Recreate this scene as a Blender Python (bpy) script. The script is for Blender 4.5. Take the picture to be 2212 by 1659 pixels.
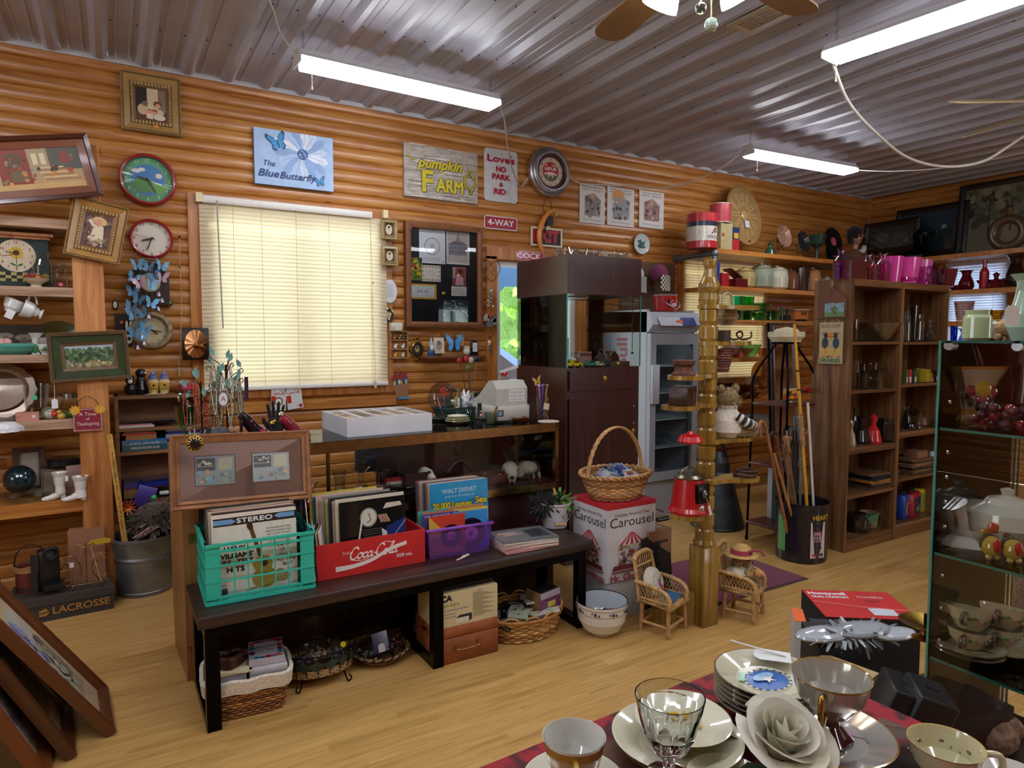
import bpy,random
from math import*
from mathutils import Vector as V,Matrix as MX,Euler
random.seed(7)
SC=bpy.context.scene
COL=SC.collection
RU,RC_,RG,RS=random.uniform,random.choice,random.gauss,random.seed
def CI(n):return[2*pi*i/n for i in range(n)]
for o in list(bpy.data.objects):
 bpy.data.objects.remove(o,do_unlink=True)

YAW,PIT,FPX,CX,CY=radians(30.9),radians(3.9),1445.0,1106.0,829.5
EYE=V((0,-4.7,1.45))
cam=bpy.data.cameras.new('camera')
cam.sensor_fit='HORIZONTAL';cam.sensor_width=36;cam.lens=36*FPX/2212
cam.clip_start=.02;cam.clip_end=200
camo=bpy.data.objects.new('camera',cam);COL.objects.link(camo)
camo.location=EYE;camo.rotation_euler=(pi/2-PIT,0,-YAW)
SC.camera=camo
SC.view_settings.view_transform='Standard';SC.view_settings.look='None'
SC.view_settings.gamma=1;SC.view_settings.use_curve_mapping=False
SC.view_settings.exposure=0.35
SC.cycles.transparent_max_bounces=40;SC.cycles.max_bounces=12;SC.cycles.caustics_refractive=False;SC.cycles.caustics_reflective=False
W=bpy.data.worlds.new('sky');SC.world=W;W.use_nodes=True
W.node_tree.nodes['Background'].inputs[0].default_value=(.92,.97,1,1)
W.node_tree.nodes['Background'].inputs[1].default_value=3.6
sun=bpy.data.lights.new('sun','SUN');sun.energy=3.0;sun.angle=.02;sun.color=(1,.95,.86)
suno=bpy.data.objects.new('sun',sun);COL.objects.link(suno);suno.rotation_euler=(radians(38),0,radians(150))
TUBE=22.0# radiance of the fluorescent tubes

fwd=V((sin(YAW)*cos(PIT),cos(YAW)*cos(PIT),-sin(PIT)));rgt=V((cos(YAW),-sin(YAW),0));upv=rgt.cross(fwd)
def ray(u,v):return fwd+rgt*((u-CX)/FPX)-upv*((v-CY)/FPX)
def oY(u,v,y=0.0):d=ray(u,v);return EYE+d*((y-EYE.y)/d.y)
def oX(u,v,x):d=ray(u,v);return EYE+d*((x-EYE.x)/d.x)
def oZ(u,v,z=0.0):d=ray(u,v);return EYE+d*((z-EYE.z)/d.z)
def hx(s):
 f=lambda c:c/12.92 if c<=.04045 else((c+.055)/1.055)**2.4
 return tuple(f(int(s[i:i+2],16)/255)for i in(0,2,4))
def jit(s,a=.08):
 k=1+RU(-a,a);return tuple(min(1,c*k)for c in(hx(s)if isinstance(s,str)else s))

MATS={}
class NT:
 def __init__(s,name):
  s.m=bpy.data.materials.new(name);s.m.use_nodes=True;s.t=s.m.node_tree
  s.t.nodes.clear();s.out=s.t.nodes.new('ShaderNodeOutputMaterial')
 def n(s,ty,props=None,**ins):
  n=s.t.nodes.new('ShaderNode'+ty)
  for k,v in(props or{}).items():setattr(n,k,v)
  for k,v in ins.items():
   i=n.inputs[int(k[1:])]if k[0]=='i' and k[1:].isdigit()else n.inputs[k.replace('_',' ')]
   if hasattr(v,'is_linked')or hasattr(v,'links'):s.t.links.new(v,i)
   else:i.default_value=v
  return n
 def end(s,sh):s.t.links.new(sh.outputs[0],s.out.inputs[0]);return s.m
 def ramp(s,fac,stops):
  r=s.n('ValToRGB',i0=fac);e=r.color_ramp.elements
  while len(e)<len(stops):e.new(.5)
  for x,(p,c)in zip(e,stops):x.position=p;x.color=(*(hx(c)if isinstance(c,str)else c),1)
  return r.outputs[0]
 def math(s,op,a,b=0.0):return s.n('Math',{'operation':op},i0=a,i1=b).outputs[0]
 def mix(s,f,a,b,bt='MIX'):
  n=s.n('MixRGB',{'blend_type':bt},i0=f)
  for k,v in((1,a),(2,b)):
   if hasattr(v,'links'):s.t.links.new(v,n.inputs[k])
   else:n.inputs[k].default_value=(*(hx(v)if isinstance(v,str)else v),1)
  return n.outputs[0]
 def noise(s,scale=(1,1,1),sc=5,det=3,co='Object',off=None):
  c=s.n('TexCoord').outputs[co]
  mp=s.n('Mapping',i0=c);mp.inputs['Scale'].default_value=scale
  if off:mp.inputs['Location'].default_value=off
  return s.n('TexNoise',Vector=mp.outputs[0],Scale=sc,Detail=det)

def kind(name,rough=.6,metal=0,coat=0,spec=.5,var=.12,vs=30,bump=0,sheen=0,trans=0):
 if name in MATS:return MATS[name]
 t=NT(name)
 a=t.n('Attribute',{'attribute_name':'Col'})
 no=t.noise(sc=vs)
 f=t.n('MapRange',i0=no.outputs[0],i1=.3,i2=.7,i3=1-var,i4=1+var*.6)
 c=t.mix(1,a.outputs[0],(1,1,1),'MULTIPLY');t.t.links.new(f.outputs[0],c.node.inputs[2])
 p=t.n('BsdfPrincipled',Base_Color=c,Roughness=rough,Metallic=metal,Coat_Weight=coat,Coat_Roughness=.06,Specular_IOR_Level=spec,Sheen_Weight=sheen)
 if bump:
  b=t.n('Bump',Strength=bump,Distance=.002,Height=no.outputs[0]);t.t.links.new(b.outputs[0],p.inputs['Normal'])
 if trans:
  tr=t.n('BsdfTranslucent',Color=c);p=t.n('MixShader',i0=trans,i1=p.outputs[0],i2=tr.outputs[0])
 MATS[name]=t.end(p);return MATS[name]
def glassmat(name,ior=1.45,rough=.0):
 t=NT(name);a=t.n('Attribute',{'attribute_name':'Col'})
 lw=t.n('LayerWeight',Blend=.5)
 f=t.n('MapRange',i0=lw.outputs['Facing'],i1=0,i2=1,i3=.06,i4=.75)
 f2=t.math('POWER',f.outputs[0],1.5)
 gm=t.n('Gamma',i0=a.outputs[0],i1=.38);tr=t.n('BsdfTransparent',Color=gm.outputs[0]);g=t.n('BsdfGlossy',Roughness=max(rough,.03));g.inputs[0].default_value=(.9,.9,.9,1)
 MATS[name]=t.end(t.n('MixShader',i0=f2,i1=tr.outputs[0],i2=g.outputs[0]));return MATS[name]
def pane(name):
 t=NT(name);a=t.n('Attribute',{'attribute_name':'Col'})
 fr=t.n('Fresnel',IOR=1.28)
 gm=t.n('Gamma',i0=a.outputs[0],i1=.25);tr=t.n('BsdfTransparent',Color=gm.outputs[0]);g=t.n('BsdfGlossy',Roughness=.015)
 MATS[name]=t.end(t.n('MixShader',i0=fr.outputs[0],i1=tr.outputs[0],i2=g.outputs[0]));return MATS[name]
def crystal(name):
 t=NT(name);a=t.n('Attribute',{'attribute_name':'Col'})
 g=t.n('BsdfGlass',IOR=1.48,Roughness=0.0,Color=a.outputs[0])
 MATS[name]=t.end(g);return MATS[name]
def wood(name,c0,c1,c2,sc=(1,14,14),rough=.4,knots=0,boards=0,coat=0,bax=2,seg=2.7,tone=.16):
 if name in MATS:return MATS[name]
 t=NT(name)
 co=t.n('TexCoord').outputs['Object']
 sep=t.n('SeparateXYZ',i0=co)
 vec=co
 if boards:
  bi=t.math('FLOOR',t.math('DIVIDE',sep.outputs[bax],boards))
  wn=t.n('TexWhiteNoise',{'noise_dimensions':'1D'},W=bi)
  xo=t.math('ADD',sep.outputs[0],t.math('MULTIPLY',wn.outputs[0],37.0))
  sg=t.math('FLOOR',t.math('DIVIDE',xo,seg))
  wn2=t.n('TexWhiteNoise',{'noise_dimensions':'1D'},W=t.math('ADD',sg,t.math('MULTIPLY',bi,7.31)))
  vec=t.n('CombineXYZ',i0=xo,i1=sep.outputs[1],i2=t.math('ADD',sep.outputs[2],t.math('MULTIPLY',wn2.outputs[0],3.0))).outputs[0]
 mp=t.n('Mapping',Vector=vec);mp.inputs['Scale'].default_value=sc
 n1=t.n('TexNoise',Vector=mp.outputs[0],Scale=2.2,Detail=5,Roughness=.6,Distortion=.6)
 n2=t.n('TexNoise',Vector=mp.outputs[0],Scale=9,Detail=2)
 f=t.math('ADD',t.math('MULTIPLY',n1.outputs[0],.8),t.math('MULTIPLY',n2.outputs[0],.2))
 if boards:f=t.math('ADD',f,t.math('MULTIPLY',t.math('SUBTRACT',wn2.outputs[0],.5),tone))
 c=t.ramp(f,[(.32,c0),(.5,c1),(.68,c2)])
 if knots:
  mk=t.n('Mapping',Vector=vec);mk.inputs['Scale'].default_value=(1.5,6,6)
  vo=t.n('TexVoronoi',Vector=mk.outputs[0],Scale=1.6)
  k=t.n('MapRange',i0=vo.outputs[0],i1=.03,i2=.085,i3=.8,i4=0)
  c=t.mix(k.outputs[0],c,'3a1a0c')
 p=t.n('BsdfPrincipled',Base_Color=c,Roughness=rough,Coat_Weight=coat,Coat_Roughness=.2)
 b=t.n('Bump',Strength=.12,Distance=.002,Height=n2.outputs[0]);t.t.links.new(b.outputs[0],p.inputs['Normal'])
 MATS[name]=t.end(p);return MATS[name]
def glow(name,col,st):
 t=NT(name);e=t.n('Emission',Strength=st);e.inputs[0].default_value=(*hx(col),1)
 MATS[name]=t.end(e);return MATS[name]

kind('matte',.7);kind('gloss',.28,coat=.3);kind('china',.12,coat=.6,var=.03);kind('paper',.8,var=.05)
kind('metal',.3,metal=1,var=.1);kind('chrome',.1,metal=1,var=.02);kind('rust',.75,metal=.3,var=.5,vs=60,bump=.6)
kind('brass',.25,metal=1,var=.2);kind('fabric',.95,var=.25,vs=120,bump=.5,sheen=.2);kind('fur',.95,var=.5,vs=150,bump=1,sheen=.3)
kind('wicker',.55,var=.35,vs=40);kind('plastic',.35,var=.03);kind('rubber',.6,var=.1);kind('print',.45,var=.06,vs=12);kind('film',.12,coat=.5,var=.08)
kind('slat',.45,var=.02,trans=.5);kind('card',.75,var=.08,vs=8);kind('petal',.5,var=.05,trans=.25);kind('leaf',.4,var=.4,vs=25)
kind('oldwood',.55,var=.3,vs=18);kind('darkwood',.35,var=.25,vs=15);kind('zinc',.45,metal=.8,var=.35,vs=9);kind('canvas',.55,var=.12,vs=14)
kind('pearl',.12,metal=.35,coat=.8,var=.1,vs=10)
glassmat('glass');pane('pane');crystal('crystal')

TXT={}
def txtmesh(s,shear=0.0):
 k=(s,shear)
 if k not in TXT:
  cu=bpy.data.curves.new('t','FONT');cu.body=s;cu.resolution_u=3;cu.shear=shear;cu.align_x='CENTER';cu.align_y='CENTER'
  ob=bpy.data.objects.new('t',cu);COL.objects.link(ob)
  me=bpy.data.meshes.new_from_object(ob.evaluated_get(bpy.context.evaluated_depsgraph_get()))
  TXT[k]=([tuple(v.co)for v in me.vertices],[tuple(p.vertices)for p in me.polygons])
  bpy.data.objects.remove(ob);bpy.data.curves.remove(cu);bpy.data.meshes.remove(me)
 return TXT[k]
def cat(pts,n=6,closed=False):
 P=[V(p)for p in pts];N=len(P);out=[]
 if N<3:return P
 for i in range(N if closed else N-1):
  a,b,c,d=(P[(i+k)%N]if closed else P[max(0,min(N-1,i+k))]for k in(-1,0,1,2))
  for j in range(n):
   t=j/n
   out.append(.5*(2*b+(c-a)*t+(2*a-5*b+4*c-d)*t*t+(3*b-a-3*c+d)*t**3))
 if not closed:out.append(P[-1])
 return out

class B:
 def __init__(s,col='ffffff',m=None):s.v=[];s.f=[];s.c=[];s.s=[];s.col=col;s.m=m or MX();s.k=0
 def at(s,x=0,y=0,z=0,rx=0,ry=0,rz=0,sc=1):
  s.m=MX.Translation((x,y,z))@Euler((rx,ry,rz)).to_matrix().to_4x4()@MX.Scale(sc,4);return s
 def add(s,vs,fs,col=None,smooth=False):
  o=len(s.v);s.v+=[s.m@V(p)for p in vs];col=col or s.col
  col=hx(col)if isinstance(col,str)else col
  s.f+=[tuple(i+o for i in f)for f in fs];s.c+=[col]*len(fs);s.s+=[smooth]*len(fs);return s
 def box(s,x0,x1,y0,y1,z0,z1,col=None,bv=0):
  if bv:
   return s.rbox(x0,x1,y0,y1,z0,z1,bv,col)
  vs=[(x,y,z)for x in(x0,x1)for y in(y0,y1)for z in(z0,z1)]
  return s.add(vs,[(0,1,3,2),(4,6,7,5),(0,4,5,1),(2,3,7,6),(0,2,6,4),(1,5,7,3)],col)
 def rbox(s,x0,x1,y0,y1,z0,z1,r,col=None,n=3):
  pts=[]
  for(cx,cy,a0)in((x1-r,y1-r,0),(x0+r,y1-r,90),(x0+r,y0+r,180),(x1-r,y0+r,270)):
   for i in range(n+1):
    a=radians(a0+90*i/n);pts.append((cx,cy,cos(a),sin(a)))
  rings=[(z0,r*.4),(z0+r*.6,r),(z1-r*.6,r),(z1,r*.4)]
  N=len(pts);vs=[(p[0]+p[2]*q,p[1]+p[3]*q,z)for z,q in rings for p in pts]
  fs=[(k*N+i,k*N+(i+1)%N,(k+1)*N+(i+1)%N,(k+1)*N+i)for k in range(3)for i in range(N)]
  s.add(vs,fs,col,True);return s.add(vs,[tuple(range(N-1,-1,-1)),tuple(range(3*N,4*N))],col)
 def la(s,prof,seg=24,col=None,cols=None,c=(0,0,0),sx=1,sy=1,cap=True,wave=None,a0=0,a1=2*pi):
  n=len(prof);full=a1-a0>6.28;K=seg if full else seg+1;vs=[]
  for i,(r,z)in enumerate(prof):
   for j in range(K):
    a=a0+(a1-a0)*j/seg;q=r*(wave(a,i)if wave else 1)
    vs.append((c[0]+q*cos(a)*sx,c[1]+q*sin(a)*sy,c[2]+z))
  for i in range(n-1):
   s.add(vs[i*K:(i+2)*K],[(j,(j+1)%K,K+(j+1)%K,K+j)for j in range(seg)],(cols[i]if cols else None)or col,True)
  if cap and full:
   if prof[0][0]>1e-5:s.add(vs[:K],[tuple(range(K-1,-1,-1))],(cols[0]if cols else None)or col)
   if prof[-1][0]>1e-5 and prof[-1][1]>prof[0][1]and cap==2:s.add(vs[-K:],[tuple(range(K))],(cols[-1]if cols else None)or col)
  return s
 def tu(s,pts,r,seg=6,col=None,closed=False,cap=True):
  P=[V(p)for p in pts];n=len(P);vs=[];R=r if hasattr(r,'__len__')else[r]*n;N=None
  for i in range(n):
   t=(P[(i+1)%n]-P[i-1])if closed else(P[min(n-1,i+1)]-P[max(0,i-1)])
   t=t.normalized()if t.length>1e-9 else V((0,0,1))
   if N is None:N=t.cross(V((0,0,1))if abs(t.z)<.9 else V((1,0,0))).normalized()
   N=(N-t*N.dot(t));N=N.normalized()if N.length>1e-6 else t.cross(V((.3,.5,.8))).normalized()
   Bn=t.cross(N)
   for j in range(seg):
    a=2*pi*j/seg;vs.append(P[i]+(N*cos(a)+Bn*sin(a))*R[i])
  fs=[(i*seg+j,i*seg+(j+1)%seg,((i+1)%n)*seg+(j+1)%seg,((i+1)%n)*seg+j)for i in range(n if closed else n-1)for j in range(seg)]
  s.add(vs,fs,col,True)
  if cap and not closed:s.add(vs[:seg],[tuple(range(seg-1,-1,-1))],col);s.add(vs[-seg:],[tuple(range(seg))],col)
  return s
 def ba(s,x,y,z,r,col=None,sx=1,sy=1,sz=1,seg=14,rings=8):
  pr=[(r*sin(pi*i/rings)if 0<i<rings else 0.0,-r*cos(pi*i/rings)*sz)for i in range(rings+1)]
  return s.la(pr,seg,col,c=(x,y,z),sx=sx,sy=sy,cap=0)
 def pr(s,pts,d0,d1,col=None,ax='y',side=None,smooth=False):
  f=(lambda p,d:(p[0],d,p[1]))if ax=='y' else((lambda p,d:(p[0],p[1],d))if ax=='z' else(lambda p,d:(d,p[0],p[1])))
  n=len(pts);vs=[f(p,d0)for p in pts]+[f(p,d1)for p in pts]
  ar=sum(pts[i][0]*pts[(i+1)%n][1]-pts[(i+1)%n][0]*pts[i][1]for i in range(n))
  flip=(ar>0)==(ax!='y')
  a,b2=tuple(range(n)),tuple(range(2*n-1,n-1,-1))
  if flip:a,b2=a[::-1],b2[::-1]
  s.add(vs,[a,b2],col)
  sd=[(i,n+i,n+(i+1)%n,(i+1)%n)for i in range(n)]
  s.add(vs,[q if not flip else q[::-1]for q in sd],side or col,smooth);return s
 def lay(s,pts,col=None,d=None):
  s.k+=1;y=-s.k*6e-5 if d is None else d
  ar=sum(pts[i][0]*pts[i-1][1]-pts[i-1][0]*pts[i][1]for i in range(len(pts)))
  if ar>0:pts=pts[::-1]
  return s.add([(p[0],y,p[1])for p in pts],[tuple(range(len(pts)))],col)
 def re(s,x0,z0,x1,z1,col=None):return s.lay([(x0,z0),(x1,z0),(x1,z1),(x0,z1)],col)
 def ell(s,cx,cz,rx,rz=None,col=None,n=18,a=0):
  rz=rz or rx
  return s.lay([(cx+rx*cos(t)*cos(a)-rz*sin(t)*sin(a),cz+rx*cos(t)*sin(a)+rz*sin(t)*cos(a))for t in(2*pi*i/n for i in range(n))],col)
 def ring(s,cx,cz,r0,r1,col=None,n=32,sz=1):
  s.k+=1;y=-s.k*6e-5
  vs=[(cx+r*cos(2*pi*i/n),y,cz+sz*r*sin(2*pi*i/n))for r in(r0,r1)for i in range(n)]
  return s.add(vs,[(i,n+i,n+(i+1)%n,(i+1)%n)[::-1]for i in range(n)],col)
 def line(s,pts,w,col=None,pen=None):
  s.k+=1;y=-s.k*6e-5;vs=[];n=len(pts)
  for i in range(n):
   a=pts[max(0,i-1)];b=pts[min(n-1,i+1)];dx,dz=b[0]-a[0],b[1]-a[1];L=hypot(dx,dz)or 1
   ww=w if not pen else w*(pen[1]+(1-pen[1])*abs(sin(atan2(dz,dx)-pen[0])))
   vs+=[(pts[i][0]-dz/L*ww/2,y,pts[i][1]+dx/L*ww/2),(pts[i][0]+dz/L*ww/2,y,pts[i][1]-dx/L*ww/2)]
  return s.add(vs,[(2*i,2*i+1,2*i+3,2*i+2)for i in range(n-1)],col)
 def text(s,t,cx,cz,h,col=None,w=None,shear=0,bold=0,rot=0,al='c'):
  vs,fs=txtmesh(t,shear)
  if not vs:return s
  x0,x1=min(p[0]for p in vs),max(p[0]for p in vs)
  k=h/.7;kx=k if not w else w/(x1-x0)
  for q in([(0,0)]if not bold else[(-bold,0),(bold,0),(0,bold),(0,-bold)]):
   s.k+=1;y=-s.k*6e-5
   P=[]
   for p in vs:
    a,b=(p[0]-(x0+x1)/2)*kx,p[1]*k
    if al=='l':a+=(x1-x0)/2*kx
    P.append((cx+a*cos(rot)-b*sin(rot)+q[0],y,cz+a*sin(rot)+b*cos(rot)+q[1]))
   s.add(P,fs,col)
  return s
 def bl(s,n,x0,z0,x1,z1,r0,r1,cols,asp=1):
  for _ in range(n):
   r=RU(r0,r1)
   s.ell(RU(x0,x1),RU(z0,z1),r,r*asp*RU(.6,1.3),jit(RC_(cols),.15),9,RU(0,pi))
  return s
 def fr(s,w,h,prof,cols):
  n=len(prof);vs=[]
  for o,d in prof:
   for sx,sz in((-1,-1),(1,-1),(1,1),(-1,1)):vs.append((sx*(w/2+o),-d,sz*(h/2+o)))
  for i in range(n-1):
   s.add(vs[4*i:4*i+8],[(j,4+j,4+(j+1)%4,(j+1)%4)[::-1]for j in range(4)],cols[min(i,len(cols)-1)])
  return s
 def mesh(s,name,mats):
  me=bpy.data.meshes.new(name);me.from_pydata([tuple(p)for p in s.v],[],s.f)
  at=me.attributes.new('Col','FLOAT_COLOR','CORNER');buf=[]
  for f,c in zip(s.f,s.c):buf+=[*c,1.0]*len(f)
  at.data.foreach_set('color',buf)
  me.polygons.foreach_set('use_smooth',s.s)
  me.materials.append(MATS[mats]if isinstance(mats,str)else mats);me.update();return me

def tag(o,label=None,cat=None,group=None,kind=None):
 if label:o['label']=label
 if cat:o['category']=cat
 if group:o['group']=group
 if kind:o['kind']=kind
 return o
def ob(name,b,mat='matte',par=None,loc=None,rot=None,label=None):
 o=bpy.data.objects.new(name,b.mesh(name,mat)if isinstance(b,B)else b);COL.objects.link(o)
 if par:o.parent=par
 if loc is not None:o.location=loc
 if rot is not None:o.rotation_euler=rot if hasattr(rot,'__len__')else(0,0,rot)
 if label:o['label']=label
 return o
def T(name,label,cat,loc=(0,0,0),rot=0,group=None):
 o=bpy.data.objects.new(name,None);COL.objects.link(o);o.empty_display_size=.05
 o.location=loc;o.rotation_euler=rot if hasattr(rot,'__len__')else(0,0,rot)
 return tag(o,label,cat,group)
def one(name,label,cat,b,mat,loc=(0,0,0),rot=0,group=None,kind=None):
 return tag(ob(name,b,mat,None,loc,rot),label,cat,group,kind)
def dup(r,loc,rot=None,label=None,group=None,scale=None):
 def cp(o,par):
  c=o.copy();COL.objects.link(c)
  if par:c.parent=par
  for k in list(o.children):cp(k,c)
  return c
 c=cp(r,None);c.location=loc
 if rot is not None:c.rotation_euler=rot if hasattr(rot,'__len__')else(0,0,rot)
 if scale:c.scale=(scale,)*3 if not hasattr(scale,'__len__')else scale
 if label:c['label']=label
 if group:c['group']=group
 return c
def struct(name,b,mat,loc=None,par=None):
 o=ob(name,b,mat,par,loc)
 if not par:o['kind']='structure'
 return o
# ==== room shell
wood('pine','93531f','b57838','cb954f',sc=(.9,10,14),rough=.34,knots=1,boards=.0795,coat=.2,tone=.1)
wood('pinetrim','8e4c1e','b4702f','c88a46',sc=(14,14,.9),rough=.35,coat=.2)
wood('pineshelf','9a5724','bb7a38','cf9650',sc=(.9,14,14),rough=.4,coat=.15)
wood('oak_floor','a27a42','bd9455','cba468',sc=(1.1,16,16),rough=.3,boards=.066,bax=1,seg=.62,tone=.1)
wood('walnut_v','3f2614','6a472b','8d6a45',sc=(11,11,.55),rough=.4)
wood('walnut_h','3f2614','6a472b','8d6a45',sc=(.55,11,11),rough=.4)
wood('mahogany','2a1213','351818','43201f',sc=(12,12,.6),rough=.22,coat=.35)
wood('espresso','1d1210','2e1d17','412a20',sc=(.8,10,14),rough=.4)
wood('oak_counter','7a5230','93683f','ab8050',sc=(12,12,.8),rough=.4)
wood('cedar_post','9a5a2a','c48246','d9a066',sc=(9,9,.6),rough=.6)
wood('honey_turned','5a4316','8a6a2a','a8863e',sc=(10,10,.6),rough=.22,coat=.4)

BH=.0795
def board_wall(L,H,openings):
 b=B()
 for i in range(int(round(H/BH))):
  z0=i*BH;zm=z0+BH/2
  cuts=sorted((o[0],o[1])for o in openings if o[2]<zm<o[3])
  x=0;spans=[]
  for a,c in cuts:spans.append((x,a));x=c
  spans.append((x,L))
  pr=[(0,.008),(.0035,.001),(.012,-.0038),(.04,-.006),(.068,-.0038),(.076,.001),(BH,.008)]
  for a,c in spans:
   vs=[(q,y,z0+z)for z,y in pr for q in(a,c)]
   b.add(vs,[(2*k,2*k+1,2*k+3,2*k+2)for k in range(len(pr)-1)],None,True)
 return b
WX0,WX1,CZ=-3.2,7.72,3.1
o=struct('wall_back',board_wall(WX1-WX0,3.1,[(.58-WX0,1.66-WX0,1.14,2.28),(2.66-WX0,3.46-WX0,0,2.08),(4.7-WX0,5.85-WX0,1.05,2.2)]),'pine',(WX0,0,0))
o=struct('wall_right',board_wall(7.2,3.1,[(.95,1.45,1.2,2.2)]),'pine',(WX1,0,0));o.rotation_euler.z=-pi/2
o=struct('wall_left',board_wall(7.2,3.1,[(3.2,4.8,1.0,2.2)]),'pine',(WX0,-7.2,0));o.rotation_euler.z=pi/2
o=struct('wall_front',board_wall(WX1-WX0,3.1,[(1.4,3.0,1,2.2)]),'pine',(WX1,-7.2,0));o.rotation_euler.z=pi
struct('floor',B().add([(WX0,-7.2,0),(WX1,-7.2,0),(WX1,.12,0),(WX0,.12,0)],[(0,1,2,3)]),'oak_floor')
t=NT('ceiling_steel');nz=t.noise(sc=3)
cc=t.ramp(nz.outputs[0],[(.3,'9d9da8'),(.7,'a9a9b4')])
MATS['ceiling_steel']=t.end(t.n('BsdfPrincipled',Base_Color=cc,Roughness=.36,Specular_IOR_Level=.6))
b=B();prof=[];p=.2305;k0=int(WX0/p)-1
for k in range(k0,int(WX1/p)+1):
 x=k*p
 prof+=[(x-.045,0),(x-.016,-.03),(x+.016,-.03),(x+.045,0)]
 for q in(.078,.152):prof+=[(x+q-.008,0),(x+q-.003,-.005),(x+q+.003,-.005),(x+q+.008,0)]
prof=[q for q in prof if WX0<q[0]<WX1+.05]
b.add([(x,y,CZ+z)for x,z in prof for y in(0,-7.2)],[(2*i,2*i+1,2*i+3,2*i+2)for i in range(len(prof)-1)])
struct('ceiling',b,'ceiling_steel')
b=B('333333')
for yy in(-.55,-1.15,-1.75,-2.35,-2.95):
 for k in range(0,int(WX1/p)):
  for q in(.055,.175):b.la([(.005,0),(.004,-.004),(0,-.005)],6,c=(k*p+q,yy,CZ-.0005),cap=0)
tag(ob('ceiling_screws',b,'metal'),kind='structure')
struct('trim_1',B('c2c2c6').box(WX0,WX1,-.022,0,CZ-.028,CZ-.004).box(WX0,WX1,-.03,-.001,CZ-.034,CZ-.028),'plastic')
struct('trim_2',B('3c2a20').box(WX1-.03,WX1,-.03,0,0,CZ-.03),'pine')

def window(n,x0,x1,z0,z1,tw=.075,head=True):
 w=struct('window_%d'%n,B().box(x0-tw,x0,-.022,.02,z0-tw,z1+tw).box(x1,x1+tw,-.022,.02,z0-tw,z1+tw).box(x0,x1,-.022,.02,z1,z1+tw).box(x0,x1,-.03,.02,z0-tw,z0),'pinetrim')
 f=B('e8e8e4')
 for a,c in((x0,x0+.04),((x0+x1)/2-.02,(x0+x1)/2+.02),(x1-.04,x1)):f.box(a,c,.05,.09,z0,z1)
 f.box(x0,x1,.05,.09,z0,z0+.04).box(x0,x1,.05,.09,z1-.04,z1)
 ob('window_frame',f,'plastic',w)
 ob('glass_pane',B().box(x0,x1,.068,.072,z0,z1),'pane',w)
 return w
window(1,.52,1.70,1.135,2.28,.08)
def blind(label,loc,w,h,pitch,tilt,rail,col,cords,rz=0,grp='window blinds',railw=None):
 t=T('venetian_blind',label,'blind',loc,rz,grp)
 rw=railw or w
 ob('headrail',B(rail).box(0,rw,-.035,.012,-.045,0,bv=.004),'plastic',t)
 b=B(col);n=int((h-.06)/pitch)
 for i in range(n):
  z=-.06-i*pitch;d=.021
  vs=[]
  for k in range(4):
   q=(k/3-.5)*2;vs+=[(0,-.012+q*d*sin(tilt)-.002*(1-q*q),z+q*d*cos(tilt)),(w,-.012+q*d*sin(tilt)-.002*(1-q*q),z+q*d*cos(tilt))]
  b.add(vs,[(2*k,2*k+1,2*k+3,2*k+2)for k in range(3)],None,True)
 ob('slat_panel',b,'slat',t)
 ob('bottom_rail',B(rail).box(0,w,-.03,.008,-h,-h+.028,bv=.004),'plastic',t)
 c=B('b9b199')
 for x in cords:c.tu([(x*w,-.036,-.04),(x*w,-.036,-h+.02)],.0012,4)
 ob('ladder_cords',c,'fabric',t)
 return t
b1=blind('wide closed cream venetian blind over the window above the counter',(.502,-.03,2.345),1.225,1.235,.0262,.32,'e9e7df','f2eacb',(.16,.3,.48,.66,.9),railw=1.12)
ob('wand',B('a8a49a').tu([(.10,-.05,-.03),(.115,-.052,-.83)],.005,6),'plastic',b1)
ob('pull_cord',B('c9c2b0').tu([(1.10,-.04,-.04),(1.112,-.042,-.5),(1.105,-.045,-.85),(1.12,-.045,-1.2)],.0014,4).tu([(1.10,-.04,-.5),(1.125,-.045,-1.15)],.0014,4).ba(1.112,-.045,-.5,.009).box(1.112,1.128,-.05,-.04,-1.25,-1.2),'plastic',b1)
ob('bracket',B('e3d6a6').box(-.018,.02,-.04,.02,-.045,.012),'plastic',b1)
ob('bracket',B('e3d6a6').box(1.2,1.235,-.04,.02,-.035,.022),'plastic',b1)
struct('trim_3',B().box(.44,1.80,-.03,0,.96,1.03),'pine')
d=struct('door_1',B().box(2.57,2.66,-.022,.1,0,2.1).box(3.46,3.55,-.022,.1,0,2.1).box(2.57,3.55,-.022,.1,2.08,2.17),'pinetrim')
ob('door_frame',B('dfe3e6').box(2.66,2.71,.02,.07,0,2.08).box(3.41,3.46,.02,.07,0,2.08).box(2.71,3.41,.02,.07,2.03,2.08).box(2.71,3.41,.02,.07,0,.12),'plastic',d)
ob('glass_pane',B().box(2.71,3.41,.043,.047,.12,2.03),'pane',d)
one('porch_ground','pale concrete porch outside the glass door','ground',B('b9bcc0').box(-1,12,.1,30,-.2,-.12),'matte',kind='structure')
one('porch_post','weathered timber porch post outside the glass door','post',B('8a705c').box(2.93,3.05,.9,1.02,-.12,2.9,bv=.01),'oldwood')
one('porch_rail','timber rail running to the porch post outside','rail',B('7c6656').box(1.2,2.93,.93,.99,1.62,1.74),'oldwood')
one('porch_canopy','blue scalloped awning hanging outside the glass door','awning',B('3f74ad').pr([(3.2,2.62),(3.2,1.98),(3.42,1.80),(3.62,2.0),(4.2,2.02),(4.4,1.82),(4.62,1.78),(4.62,2.7)],1.5,1.53),'fabric')
bu=B('6f9a3c')
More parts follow.
